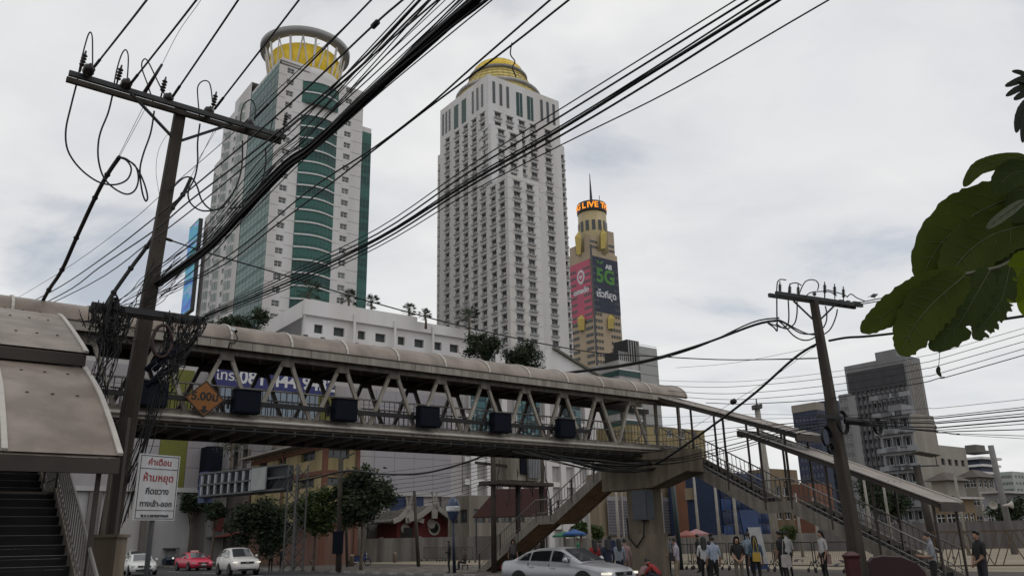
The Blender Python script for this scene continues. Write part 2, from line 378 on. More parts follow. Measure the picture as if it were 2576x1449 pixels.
# clearance sign
dp = onq(515, 1003, QC-.12); dt = thing('height_limit_sign', dp, 'orange diamond clearance sign reading 5.00 m hung on the footbridge truss', 'sign')
s = .60
pl = [dp+UD*s*c+ZD*s*.95*d for c, d in ((1, 0), (0, 1), (-1, 0), (0, -1))]
bpl = MB().prism(pl, QD*-.03).build('plate', orange_sign, dt)
rim = MB()
for a, b in zip(pl, pl[1:]+pl[:1]): rim.beam(lerp(a, dp, .05)-QD*.034, lerp(b, dp, .05)-QD*.034, .03, .006, QD.cross((b-a).normalized()))
rim.build('border', ink, dt)
text(bpl, '5.00ม', dp-QD*.036+ZD*.06, UD, ZD, .36, ink, bold=.008)
ar = dp-QD*.036-ZD*.2
MB().prism([ar+UD*a+ZD*b for a, b in ((-.05, -.02), (.05, -.02), (.05, -.14), (.15, -.14), (0, -.27), (-.15, -.14), (-.05, -.14))], QD*-.004).build('arrow', ink, dt)
# cctv camera on the roof edge
cp_ = onq(588, 838, QA-.1); ct = thing('security_camera', cp_, 'small white security camera bracketed to the footbridge roof edge', 'camera')
MB().tube([cp_+V((-.05, 0, .12)), cp_+V((.12, -.16, .02))], .06, 10).build('housing', sign_white, ct)
MB().tube([cp_+V((.12, -.16, .02)), cp_+V((.14, -.19, .0))], .045, 10).build('lens', ink, ct)
MB().tube([cp_+V((.05, -.05, .05)), cp_+V((.14, 0, -.18)), cp_+V((.02, .03, -.34)), cp_+V((-.1, 0, -.3)), cp_+V((-.12, -.02, -.5))], .02, 6).build('bracket', black_cable, ct, True)
# ================================================================== staircases
def stair(t, u0, u1, sg, roofs, posts, rail_top=.95, roof_u=None):
    """flights run along q; d is the distance from the bridge edge (sg=-1 towards the camera, +1 away)"""
    qs = 25.66 if sg < 0 else 28.34
    q = lambda d: qs+sg*d
    prof = [(0, 5.58), (5.25, 2.83), (6.55, 2.83), (12.05, .03)]
    def zf(d):
        for (a, za), (b, zb_) in zip(prof[:-1], prof[1:]):
            if d <= b: return za+(zb_-za)*(d-a)/(b-a)
        return .03
    for (a, za), (b, zb_), n in ((prof[0], prof[1], 16), (prof[2], prof[3], 16)):
        for k in range(n):
            d0 = a+(b-a)*k/n; z = za+(zb_-za)*(k+1)/n; dd = (b-a)/n
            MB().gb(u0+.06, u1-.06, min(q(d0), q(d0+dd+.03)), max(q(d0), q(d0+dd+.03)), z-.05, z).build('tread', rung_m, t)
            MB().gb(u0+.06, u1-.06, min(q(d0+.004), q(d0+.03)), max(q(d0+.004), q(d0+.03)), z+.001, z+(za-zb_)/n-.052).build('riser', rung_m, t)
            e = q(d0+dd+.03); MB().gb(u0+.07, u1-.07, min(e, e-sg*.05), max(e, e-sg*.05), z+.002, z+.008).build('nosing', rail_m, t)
    MB().gb(u0+.06, u1-.06, min(q(5.25), q(6.55)), max(q(5.25), q(6.55)), 2.68, 2.83).build('landing', deck_m, t)
    for u in (u0, u1-.055):
        pts = [(0, 5.70), (5.25, 2.95), (6.55, 2.95), (12.05, .15), (12.15, .03), (11.6, -.05), (6.35, 2.52), (5.05, 2.52), (0, 5.18)]
        # split in convex pieces
        for idx in ((0, 1, 7, 8), (1, 2, 6, 7), (2, 3, 4, 5, 6)):
            MB().prism([G(u, q(pts[i][0]), pts[i][1]) for i in idx], UD*.055).build('stringer', steel_beige, t)
        um = u+.027
        line = lambda h: [G(um, q(d), zf(d)+h) for d in (0, 5.25, 6.55, 11.9)]
        MB().tube(line(rail_top), .032, 6).build('handrail', rail_m, t)
        MB().tube(line(.28), .02, 6).build('lower_rail', rail_m, t)
        d = .15
        while d < 11.9:
            place(bal_s, 'baluster', Matrix.Translation(G(um, q(d), zf(d)+.13)), t); d += .21
        for d in posts:
            zt = zf(d)+rail_top
            for rr in roofs:
                ds = sorted((sg*(a-qs), zz_) for a, zz_ in rr)
                for (a, za), (b, zb_) in zip(ds[:-1], ds[1:]):
                    if a <= d <= b: zt = max(zt, za+(zb_-za)*(d-a)/(b-a)-.08)
            MB().gb(um-.035, um+.035, q(d)-.035, q(d)+.035, zf(d)-.2, zt).build('post', steel_brown, t)
    ru = roof_u or (u0-.2, u1+.2)
    for rr in roofs:
        # finer curve
        pl_ = []
        for i in range(len(rr)-1):
            for k in range(4):
                p0, p1, p2, p3 = rr[max(i-1, 0)], rr[i], rr[i+1], rr[min(i+2, len(rr)-1)]; x = k/4
                pl_.append(tuple(.5*((2*p1[c])+(-p0[c]+p2[c])*x+(2*p0[c]-5*p1[c]+4*p2[c]-p3[c])*x*x+(-p0[c]+3*p1[c]-3*p2[c]+p3[c])*x**3) for c in (0, 1)))
        pl_.append(rr[-1]); rows = [[G(u, a, b) for a, b in pl_] for u in ((ru[1], ru[0]) if sg < 0 else (ru[0], ru[1]))]
        nb = max(1, round((ru[1]-ru[0])/1.62)); ul = [lerp(ru[0], ru[1], k/nb) for k in range(nb+1)]
        for a, b in zip(ul[:-1], ul[1:]):
            MB().sheet([[G(x, c, d) for c, d in pl_] for x in ((b-.004, a+.004))], 0, (0, 0, -.05)).build('roof_panel', roof_sheet, t, True)
        for a, b in zip(ul[:-1], ul[1:]):
            for k in (3, 6, 9):                # fixing clips standing on the sheet
                if k+1 >= len(pl_): continue
                for f in (.25, .5, .75):
                    c, d = pl_[k]; MB().gb(lerp(a, b, f)-.028, lerp(a, b, f)+.028, c-.01, c+.01, d-.005, d+.02).build('sheet_clip', steel_brown, t)
        for x in ul:
            mb = MB()
            for (a, b), (c, d) in zip(pl_[:-1], pl_[1:]): mb.beam(G(x, a, b+.02), G(x, c, d+.02), .085, .05, UD)
            mb.build('roof_rib', white_trim, t)
        for x in (ru[0]+.03, ru[1]-.03):
            mb = MB()
            for (a, b), (c, d) in zip(pl_[:-1], pl_[1:]): mb.beam(G(x, a, b-.13), G(x, c, d-.13), .06, .15, UD)
            mb.build('roof_edge_beam', steel_brown, t)
        for a, b in (rr[0], rr[-1]): MB().gb(ru[0], ru[1], a-.05, a+.05, b-.30, b-.06).build('cross_beam', steel_brown, t)
        for k in range(1, len(pl_)-1, 3):
            a, b = pl_[k]; MB().gb(ru[0]+.06, ru[1]-.06, a-.03, a+.03, b-.14, b-.055).build('purlin', steel_brown, t)
bal_s = MB().bx(-.011, .011, -.011, .011, 0, .80).mesh('baluster', M('stair_baluster', (.16, .145, .13), .6, .2, 3))
st_r = thing('covered_staircase', G(28.7, 19, 0), 'long covered staircase descending from the footbridge with a landing midway, beside the leaning power pole', 'staircase')
stair(st_r, 27.9, 29.5, -1, [[(26.3, 8.15), (23.7, 7.25), (21.1, 6.34), (18.6, 5.45)], [(21.3, 5.90), (18.7, 4.82), (16.1, 3.72), (13.55, 2.62)]], (1.9, 3.6, 5.3, 6.5, 8.1, 9.8, 11.85), roof_u=(27.85, 29.5))
st_f = thing('covered_staircase', G(28.7, 36, 0), 'far staircase descending behind the footbridge with rusty tan underside, beside the transformer poles', 'staircase')
stair(st_f, 27.9, 29.5, 1, [], (1.9, 3.6, 5.3, 6.5, 8.1, 9.8, 11.85))
und = MB()
for (a, za), (b, zb_) in (((.2, 5.2), (5.1, 2.55)), ((6.5, 2.55), (11.6, .0))):
    for k in range(14):
        d0, d1 = lerp(a, b, k/14), lerp(a, b, (k+1)/14)-.012; z0, z1 = lerp(za, zb_, k/14), lerp(za, zb_, (k+1)/14)
        MB().prism([G(27.96, 28.34+d0, z0), G(27.96, 28.34+d1, z1), G(27.96, 28.34+d1, z1-.03), G(27.96, 28.34+d0, z0-.03)], UD*1.48).build('soffit_plank', M('rusty_soffit', (.26, .17, .095), .85, .35, 1.6, streak=.3), st_f)
st_l = thing('covered_staircase', G(1.4, 18, 0), 'wide near staircase climbing to the footbridge under curved stepped canopies, beside the power pole', 'staircase')
stair(st_l, -.3, 2.85, -1, [[(25.6, 8.05), (24.0, 7.72), (21.3, 6.66), (19.2, 5.76)], [(19.9, 5.62), (19.4, 5.50), (17.35, 4.64), (15.9, 3.86), (14.75, 3.16)]], (1.2, 4.9, 6.6, 10.6), roof_u=(-1.9, 3.05))
# concrete pedestal with the canopy post beside the near stairs
pc = onz(279, 1390, 1.6)
pb_ = at(279, 1352, 16.2)
ped = thing('post_pedestal', V((pb_.x, pb_.y, 0)), 'beige concrete pedestal carrying the steel canopy post of the near staircase', 'pedestal')
MB().bx(pb_.x-.22, pb_.x+.22, pb_.y-.22, pb_.y+.22, 0, pb_.z).build('block', conc, ped)
MB().bx(pb_.x-.26, pb_.x+.26, pb_.y-.26, pb_.y+.26, pb_.z+.003, pb_.z+.06).build('cap', conc, ped)
MB().beam(V((pb_.x+.02, pb_.y, pb_.z+.062)), V((pb_.x+.02, pb_.y, 4.2)), .13, .13).build('steel_post', steel_brown, ped)
MB().beam(V((pb_.x-.14, pb_.y-.05, pb_.z+.062)), V((pb_.x-.12, pb_.y-.05, 3.6)), .07, .07).build('drain_pipe', steel_beige, ped)
# ================================================================== right pier
pu = 26.75
pr = thing('bridge_pier', G(pu, 26.9, 0), 'tan concrete pier with wide crosshead carrying the right end of the footbridge', 'pier')
pts = [(1512, 1176), (1512, 1229), (1566, 1232), (1640, 1226), (1726, 1184), (1726, 1176)]
pq = [(Q_(onu(x, y, pu)), onu(x, y, pu).z) for x, y in pts]
qa, qb = pq[0][0], pq[-1][0]; q_l, q_r = pq[2][0], pq[3][0]; zt = 5.28; zl = pq[2][1]
for poly in ([(qa, zt), (qa, zl), (q_l, zl), (q_l, zt)], [(q_l, zt), (q_l, zl), (q_r, zl), (q_r, zt)], [(q_r, zt), (q_r, zl), (qb, pq[4][1]), (qb, zt)]):
    MB().prism([G(pu, a, b) for a, b in poly], UD*1.1).build('crosshead', conc, pr)
qc = Q_(onu(1601, 1300, pu)); MB().gb(pu+.1, pu+1.0, qc-.62, qc+.62, 1.9, zl).build('column', conc, pr)
MB().gb(pu-.02, pu+1.12, qc-.72, qc+.72, 0, 1.897).build('column_base', conc, pr)
bxp = onu(1620, 1270, pu-.05); bt = thing('switch_box', bxp, 'grey blue electrical box mounted on the tan bridge pier', 'electrical box')
MB().gb(pu-.32, pu+.09, Q_(bxp)-.45, Q_(bxp)+.45, bxp.z-.62, bxp.z+.62).build('housing', M('blue_grey_paint', (.075, .09, .105), .5, .2, 2), bt)
MB().gb(pu-.345, pu-.323, Q_(bxp)-.41, Q_(bxp)+.41, bxp.z-.57, bxp.z+.57).build('door', M('blue_grey_paint', (.075, .09, .105)), bt)
MB().tube([G(pu-.1, Q_(bxp), bxp.z-.62), G(pu-.1, Q_(bxp)+.1, bxp.z-1.3), G(pu-.1, Q_(bxp)+.55, bxp.z-1.75), G(pu-.1, Q_(bxp)+1.0, bxp.z-1.35), G(pu-.1, Q_(bxp)+1.05, bxp.z-.5)], .035, 6).build('conduit', black_cable, bt, True)
# near pier of the left side
pl2 = thing('bridge_pier', G(1.4, 27, 0), 'concrete pier under the footbridge behind the near staircase', 'pier')
MB().gb(.6, 1.6, 26.5, 27.5, 0, 4.6).build('column', conc, pl2); MB().gb(-.2, 2.6, 25.9, 28.1, 4.603, 5.13).build('crosshead', conc, pl2)
# ================================================================== power poles and cables
def smooth(pts, n=6):
    pts = [V(p) for p in pts]
    if len(pts) < 3: return pts
    out_ = []
    for i in range(len(pts)-1):
        p0, p1, p2, p3 = pts[max(i-1, 0)], pts[i], pts[i+1], pts[min(i+2, len(pts)-1)]
        for k in range(n):
            x = k/n; out_.append(.5*((2*p1)+(-p0+p2)*x+(2*p0-5*p1+4*p2-p3)*x*x+(-p0+3*p1-3*p2+p3)*x**3))
    out_.append(pts[-1]); return out_
def in_plane(pix, P0, d):
    n = V((-d.y, d.x, 0)).normalized(); return [onp(x, y, n, P0.dot(n)) for x, y in pix]
def extend(pts, k=.6): return pts+[pts[-1]+(pts[-1]-pts[-2]).normalized()*k]
def cable(pts, r, label, group, parent=None, cat='cable', name='cable', n=5, sm=5, mat=None):
    o = MB().tube(smooth(pts, sm), r, n).build(name, mat or black_cable, parent, True)
    if parent is None: tag(o, label, cat, group)
    return o
DW = V((math.cos(R(130)), math.sin(R(130)), 0))        # run of the overhead lines on the near side
def tapered_pole(t, base, top, r0, r1, mat, n=4, name='shaft'):
    mb = MB(); d = (top-base).normalized(); e = UD-d*UD.dot(d); e.normalize(); f = d.cross(e); ch = .18
    rings = []
    for p, r in ((base, r0), (top, r1)):
        rings.append([p+e*a*r+f*b*r for a, b in ((1, 1-ch), (1-ch, 1), (-1+ch, 1), (-1, 1-ch), (-1, -1+ch), (-1+ch, -1), (1-ch, -1), (1, -1+ch))])
    base_i = len(mb.v); mb.v += [tuple(p) for r in rings for p in r]
    for j in range(8): k = (j+1) % 8; mb.f.append((j, k, 8+k, 8+j)); mb.m.append(0)
    mb.f += [tuple(reversed(range(8))), tuple(range(8, 16))]; mb.m += [0, 0]
    return mb.build(name, mat, t)
# ---------------- left pole
Tp, Bp = at(455, 272, 18.), at(310, 1130, 18.)
Bp = Bp+(Bp-Tp)*(Bp.z/(Tp.z-Bp.z)); Bp.z = 0
lp_ = thing('power_pole', Bp, 'tall square concrete power pole with tilted double crossarm beside the near staircase canopy', 'power pole')
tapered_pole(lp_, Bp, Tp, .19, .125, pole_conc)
holes = MB()
for k in range(26):
    p = lerp(Tp, Bp, .06+k*.026); holes.box(p-UD*.012-QD*(.134+.0026*k*.6)-ZD*.012, UD*.024, QD*.01, ZD*.024)
holes.build('bolt_hole', ink, lp_)
QL = Q_(Tp); ZA = 12.02
aL, aR = onz(170, 192, ZA), onz(712, 352, ZA-.02)
for off in (-.16, .16): MB().beam(aL+QD*off, aR+QD*off, .09, .12, QD).build('crossarm', steel_grey if off < 0 else pole_conc, lp_)
for px in ((330, 236), (585, 312)):
    e = onz(*px, ZA-.07); MB().beam(Tp-ZD*.95, e, .06, .05).build('brace', steel_grey, lp_)
ins = M('brown_porcelain', (.025, .018, .016), .35, .2, 5)
ips = [(220, 185), (314, 221), (419, 257), (521, 290), (623, 321), (697, 345)]
def insul(p, parent, s=1., name='insulator'):
    return MB().lathe([(.02*s, -.05*s), (.10*s, -.03*s), (.13*s, .03*s), (.12*s, .09*s), (.13*s, .13*s), (.11*s, .19*s), (.05*s, .22*s), (.03*s, .26*s)], p, 10, ax=(.55, -.6, .55)).build(name, ins, parent, True)
def arrester(p, parent, h=.42):
    pr = [(.02, -.15), (.02, 0)]
    for k in range(4): pr += [(.035, .02+k*.08), (.065, .04+k*.08), (.065, .06+k*.08), (.035, .08+k*.08)]
    return MB().lathe(pr+[(.025, .36), (.02, h)], p, 8, ax=(.12, 0, 1)).build('surge_arrester', ins, parent, True)
for x, y in ips: insul(onz(x, y, ZA+.06), lp_)
for x, y in ((205, 168), (296, 203), (408, 232), (536, 268), (715, 318)): arrester(onq(x, y, QL-.12), lp_)
G1 = 'high voltage lines fanning out from the pole crossarm'
tops = [[(370, 0)], [(495, 0)], [(600, 0)], [(753, 0)], [(792, 147), (935, 0)], [(900, 176), (1080, 0)]]
st0 = [(238, 168), (330, 210), (435, 243), (540, 275), (640, 298), (712, 334)]
HVL = ['outermost', 'second', 'third', 'fourth', 'fifth', 'innermost']
for hv, (s0, tt) in enumerate(zip(st0, tops)):
    A0 = onz(*s0, ZA+.1); pts = in_plane([s0]+tt, A0, DW)
    d = (pts[-1]-pts[0]); pts.append(pts[-1]+d*.9+ZD*.1)
    cable(pts, .022, 'high voltage line leaving the %s insulator from the free end of the tilted crossarm' % HVL[hv], G1, name='power_line')
    q = lerp(pts[0], pts[1], .12 if len(tt) == 1 else .25); cable([pts[0], lerp(pts[0], q, .5), q], .034, '', '', lp_, name='preformed_tie')
rod = [onq(362, 236, QL), onq(408, 162, QL-.5)]
MB().tube(rod, [.05, .03], 8).build('fuse_rod', ins, lp_, True)
cable([onq(408, 162, QL-.5), onq(450, 80, QL-2), onq(506, 0, QL-4.0), onq(560, -90, QL-5.5)], .006, 'hair thin wire rising from the fuse rod of the power pole crossarm', None, name='guy_wire')
# jumpers over and under the arm
over = [[(195, 200), (205, 150), (218, 100), (226, 82), (232, 92), (233, 130), (233, 168)], [(285, 225), (293, 180), (305, 140), (316, 126), (323, 145), (320, 205)],
        [(387, 262), (372, 215), (357, 172), (360, 152), (372, 155), (400, 212), (418, 245)], [(503, 300), (498, 250), (498, 218), (512, 204), (528, 212), (535, 258)],
        [(606, 330), (606, 290), (615, 262), (632, 252), (642, 270), (640, 305)], [(680, 350), (682, 320), (690, 298), (700, 302)]]
for p in over: cable([onq(x, y, QL-.1) for x, y in p], .017, '', '', lp_, name='jumper')
under = [[(192, 215), (178, 270), (166, 325), (168, 370), (185, 405), (215, 437), (252, 460), (290, 465), (320, 452), (330, 425), (318, 404), (300, 397)],
         [(283, 240), (272, 285), (254, 330), (247, 365), (248, 405), (260, 445), (285, 473), (318, 489), (340, 478), (348, 448), (338, 415), (302, 396)],
         [(388, 280), (379, 335), (360, 390), (352, 430), (357, 480), (366, 506), (371, 495), (362, 460), (345, 425), (320, 402), (303, 396)],
         [(503, 312), (497, 360), (497, 410), (489, 450), (474, 480), (476, 505), (490, 522), (512, 531), (545, 528), (566, 520)],
         [(610, 355), (609, 410), (600, 455), (578, 500), (556, 522), (532, 528), (508, 505), (496, 470), (483, 449), (465, 447), (445, 462), (430, 480)],
         [(668, 372), (668, 415), (658, 460), (640, 500), (610, 520), (575, 525)]]
for p in under: cable([onq(x, y, QL-.15) for x, y in p], .021, '', '', lp_, name='drop_cable')
for a, b in (((372, 262), (300, 396)), ((365, 260), (295, 400)), ((550, 318), (500, 400)), ((541, 322), (480, 447))): cable([onq(*a, QL), onq(*b, QL-.1)], .006, '', '', lp_, name='tie_rope')
cable([onq(x, y, QL-.1) for x, y in [(430, 330), (410, 355), (396, 390), (393, 440), (402, 495)]], .005, '', '', lp_, name='tie_rope')
G2 = 'thick taped feeder cables slung below the near pole crossarm'
for pix, r, lb in (([(300, 396), (270, 440), (239, 498), (192, 599), (156, 679), (123, 729), (98, 772), (60, 815)], .05, 'thick taped feeder cable slanting from the crossarm down over the stair canopy'),
               ([(481, 447), (460, 490), (434, 523), (369, 621), (329, 675), (286, 736), (262, 775)], .045, 'thick taped feeder cable passing behind the power pole down to its lower arm')):
    pts = in_plane(pix, onq(*pix[0], QL-.1), DW) if r > .046 else [onq(x, y, QL+.3+.0*x) for x, y in pix]
    o = cable(pts, r, lb, G2, name='feeder_cable', n=8)
    for p in smooth(pts, 1)[1:-1]: MB().lathe([(r+.004, -.05), (r+.02, -.02), (r+.02, .02), (r+.004, .05)], p, 8, ax=pts[1]-pts[-1]).build('tape_band', ink, o)
# ---------------- long lines passing the pole and overhead
G3 = 'telecom and power lines passing overhead from the near pole'
lines = [([(0, 772), (156, 682), (318, 566), (402, 494), (579, 342), (700, 225), (832, 102), (935, 0)], .008),
         ([(0, 792), (127, 735), (260, 648), (393, 545), (488, 469), (624, 354), (756, 238), (938, 66), (1014, 0)], .017),
         ([(0, 812), (156, 740), (253, 671), (387, 581), (478, 505), (670, 357), (888, 172), (1057, 0)], .018),
         ([(0, 818), (217, 720), (380, 606), (517, 501), (723, 327), (954, 126), (1102, 0)], .014),
         ([(394, 720), (525, 598), (657, 446), (900, 225), (1146, 0)], .010), ([(392, 728), (540, 600), (690, 450), (920, 235), (1166, 0)], .010), ([(395, 735), (560, 605), (720, 445), (935, 238), (1180, 0)], .010),
         ([(401, 736), (499, 693), (620, 610), (779, 478), (938, 374), (1070, 274), (1186, 172), (1385, 0)], .013), ([(405, 742), (560, 668), (690, 570), (812, 478), (955, 367), (1070, 278), (1285, 116), (1432, 0)], .013),
         ([(515, 790), (720, 689), (950, 575), (1179, 419), (1406, 277), (1852, 0)], .008), ([(515, 793), (720, 697), (950, 588), (1179, 434), (1406, 296), (1882, 0)], .012),
         ([(512, 797), (720, 705), (950, 598), (1179, 452), (1410, 318), (1640, 175), (1911, 0)], .010), ([(510, 800), (720, 712), (950, 602), (1179, 460), (1410, 326), (1640, 183), (1935, 0)], .019),
         ([(508, 805), (720, 720), (950, 612), (1179, 470), (1410, 342), (1640, 205), (1963, 0)], .013), ([(506, 810), (720, 728), (950, 622), (1179, 486), (1410, 366), (1700, 222), (2086, 0)], .008)]
for li, (pix, r) in enumerate(lines):
    ref = min(pix, key=lambda p: abs(p[0]-400)) if pix[0][0] < 500 else pix[0]
    A0 = at(*ref, 18.) if pix[0][0] < 500 else onz(*ref, 6.62)
    pts = in_plane(pix, A0, DW); pts.append(pts[-1]+(pts[-1]-pts[-2])*1.2)
    if pix[0][0] == 0: pts.insert(0, pts[0]+(pts[0]-pts[1])*.8+ZD*.5)
    cable(pts, r, ('hair thin wire, thinnest of those crossing the near pole shaft' if li == 0 else 'black line crossing the near pole shaft and running on over the stair canopy' if li < 4 else 'thin black line hugging the upper side of the heavy cable bundle' if li < 7 else 'one of two paired lines between the heavy bundle and the lower arm lines' if li < 9 else 'black line tied to the lower arm of the near pole, passing before the domed tower'), G3+(' (%d)' % (0 if li == 0 else 1 if li < 4 else 2 if li < 7 else 3 if li < 9 else 4)), name='overhead_line')
    if pix[-1] == (1014, 0):
        j = at(945, 62, at(938, 66, 1).y) if False else in_plane([(938, 68), (950, 56)], A0, DW); cable(j, .045, 'black splice closure clamped on an overhead line in front of the sky', None, cat='cable joint', name='cable_splice', n=8)
tk = [(394, 718), (525, 622), (615, 527), (720, 420), (789, 371), (948, 225), (1120, 73), (1204, 0)]
core = in_plane(tk, at(394, 718, 18.), DW); core.append(core[-1]+(core[-1]-core[-2])*1.5)
sc = smooth(core, 5)
G4 = 'strands of the thick black cable bundle'
for k in range(15):
    a0 = random.uniform(0, 6.28); rr = .085*math.sqrt(random.random()); tw = random.uniform(-.05, .05)
    pts = [p+(UD*math.cos(a0+tw*i)+ZD*math.sin(a0+tw*i))*rr*(.6+.4*math.sin(i*.2+k)) for i, p in enumerate(sc)]
    cable(pts, random.uniform(.012, .024), 'strand of the heavy black cable bundle crossing the sky between the two towers', G4, name='bundled_cable', sm=1)
rnd0 = random.Random(21)
for k in range(12):                       # looser strands running beside the bundle
    o1, o2 = rnd0.uniform(-55, 35), (-190+k*21)+rnd0.uniform(-8, 8); pix = [(x+o1*.2*(1-f)+o2*f*.6, y+o1*(1-f)*.9+o2*f*.35) for (x, y), f in zip(tk, [0, .12, .2, .3, .37, .55, .78, .9])]
    pts = in_plane(pix, at(*pix[0], 18.), DW); pts.append(pts[-1]+(pts[-1]-pts[-2])*1.5); cable(pts, rnd0.uniform(.006, .013), 'loose black strand running alongside the heavy cable bundle', 'loose strands beside the heavy bundle', name='overhead_line')
pA, pB = at(415, 600, 18.), at(2062, 900, 29.)
mp = in_plane([(415, 600), (535, 640), (700, 688), (935, 760), (1195, 828), (1470, 883), (1660, 897), (1850, 905), (2062, 900)], pA, pB-pA)
cable(mp, .018, 'black cable slung from the near pole across the road in front of the towers', None, name='span_cable')
MB().lathe([(.02, -.14), (.04, -.08), (.04, .08), (.02, .14)], mp[0]*.95+mp[1]*.05, 8, ax=mp[1]-mp[0]).build('clamp', ins, lp_)
cl = onq(1290, 118, Q_(in_plane([(1285, 116)], at(405, 742, 18.), DW)[0]))
hk = thing('loose_wire_end', cl, 'short loose wire end dangling from an overhead line above the golden dome', 'wire')
MB().tube(smooth([cl+V((-.01, 0, .05)), cl+V((-.03, 0, -.1)), cl+V((.02, 0, -.2)), cl+V((-.01, 0, -.28)), cl+V((.03, 0, -.4))]), .008, 5).build('wire', black_cable, hk, True)
# ---------------- lower arm of the left pole with its tangle
zL = 6.62; bL, bR = onz(230, 768, zL), onz(512, 806, zL)
MB().beam(bL, bR, .10, .14, QD).build('lower_arm', steel_grey, lp_); MB().beam(bL+QD*.25-ZD*.02, bR+QD*.25-ZD*.02, .05, .12, QD).build('lower_arm', pole_conc, lp_)
tg = thing('cable_tangle', lerp(bL, bR, .1), 'dense black tangle of coiled cables hanging from the left end of the pole arm', 'cables')
rnd = random.Random(3)
def hang(parent, a, b, sag, r, jig=.12):
    pts = [lerp(a, b, k/7)-ZD*sag*math.sin(math.pi*k/7)+V((rnd.uniform(-1, 1), rnd.uniform(-1, 1), rnd.uniform(-1, 1)))*jig for k in range(8)]
    return MB().tube(smooth(pts, 3), r, 5).build('cable', black_cable, parent, True)
for k in range(58):
    a = lerp(bL, bR, rnd.uniform(.0, .28))+ZD*rnd.uniform(-.1, .1)-QD*.1; b = a+UD*rnd.uniform(-.5, .2)-ZD*rnd.uniform(.1, .75)
    hang(tg, a, b+UD*.2, rnd.uniform(.1, .5), rnd.uniform(.006, .014), .06)
for k in range(20):
    c = lerp(bL, bR, .17)-ZD*rnd.uniform(.1, .4)-QD*.15; rr = rnd.uniform(.12, .26)
    MB().tube([c+UD*math.cos(a*.45)*rr*.45+ZD*math.sin(a*.45)*rr*1.5+QD*rnd.uniform(-.05, .05) for a in range(15)], .016, 5).build('coil', black_cable, tg, True)
tg2 = thing('cable_tangle', lerp(bL, bR, .8), 'tangle of black cables with splice cases hanging from the right end of the pole arm', 'cables')
for k in range(58):
    a = lerp(bL, bR, rnd.uniform(.62, 1.05))-QD*.1; b = onq(rnd.uniform(395, 440), rnd.uniform(890, 990), Q_(a)-.2)
    hang(tg2, a, b, rnd.uniform(-.1, .35), rnd.uniform(.006, .015), .09)
cc = onq(408, 858, Q_(bR)-.3)
MB().tube([cc+UD*math.cos(a*.42)*.2+ZD*math.sin(a*.42)*.36 for a in range(16)], .038, 6).build('coil', M('maroon_cable', (.05, .022, .022), .6), tg2, True)
for px, py, ln in ((395, 905, .5), (420, 900, .6), (405, 945, .35), (392, 950, .4)):
    c = onq(px, py, Q_(bR)-.25); MB().tube([c-UD*ln*.4-ZD*ln*.5, c, c+UD*ln*.35+ZD*ln*.45], .055, 8).build('splice_case', navy_box, tg2, True)
for k in range(24):                       # cables running down and away from the arms to the stair corner
    a = lerp(bL, bR, rnd.uniform(.05, .4)); b = onq(rnd.uniform(215, 262), rnd.uniform(960, 1040), Q_(a)+rnd.uniform(-.5, .8)); hang(tg, a, b, rnd.uniform(-.1, .2), rnd.uniform(.005, .011), .05)
for k in range(20):
    a = onq(rnd.uniform(385, 470), rnd.uniform(640, 735), Q_(bL)-.15); b = lerp(bL, bR, rnd.uniform(.1, .45)); hang(tg, a, b, rnd.uniform(0, .12), rnd.uniform(.005, .011), .03)
for k in range(16):
    a = onq(rnd.uniform(385, 425), rnd.uniform(930, 1000), Q_(bR)-.2); b = onq(rnd.uniform(300, 330), rnd.uniform(1170, 1330), Q_(bR)-.1); hang(tg2, a, b, .12, rnd.uniform(.006, .012), .03)
# ---------------- right pole
Tr, Br = at(2047, 757, 29.), at(2165, 1449, 29.); Br = Br+(Br-Tr)*((Br.z-.13)/(Tr.z-Br.z)); Br.z = .13
rp_ = thing('power_pole', Br, 'leaning dark concrete power pole with crossarm standing in front of the right staircase', 'power pole')
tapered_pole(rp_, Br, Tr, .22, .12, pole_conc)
QR = Q_(Tr); zR = Tr.z+.08
rL, rR = onz(1943, 740, zR), onz(2160, 771, zR)
for off in (-.15, .15): MB().beam(rL+QD*off, rR+QD*off, .1, .14, QD).build('crossarm', steel_grey, rp_)
for px in ((1996, 757), (2100, 768)): MB().beam(Tr-ZD*.85, onz(*px, zR-.07), .06, .05).build('brace', steel_grey, rp_)
for px in ((2075, 738), (2100, 743), (2122, 749), (1962, 737), (1987, 742), (2008, 744)): arrester(onz(*px, zR+.15), rp_, .45)
for px in ((2110, 764), (2128, 766), (2145, 768), (2155, 769)): insul(onz(*px, zR+.05), rp_, .8)
fr = lambda x, y: (1899.9+x*.15826, 687.8+y*.15826)      # measuring crop of the pole head
def frp(pl, q=0.): return [onq(*fr(x, y), QR-.1+q) for x, y in pl]
for pl in ([(340, 300), (345, 200), (355, 140), (390, 100), (430, 96), (488, 105)], [(525, 330), (535, 240), (555, 175), (620, 150), (680, 160), (732, 192)], [(690, 350), (745, 215), (800, 130), (880, 100), (960, 115), (1000, 160), (1005, 210), (988, 265)],
           [(800, 370), (850, 320), (930, 295), (1080, 287), (1200, 300), (1290, 355)], [(1105, 430), (1105, 300), (1150, 265), (1280, 300), (1400, 335), (1460, 370)], [(1460, 380), (1500, 335), (1540, 335), (1620, 390), (1740, 440)]):
    cable(frp(pl), .022, '', '', rp_, name='jumper')
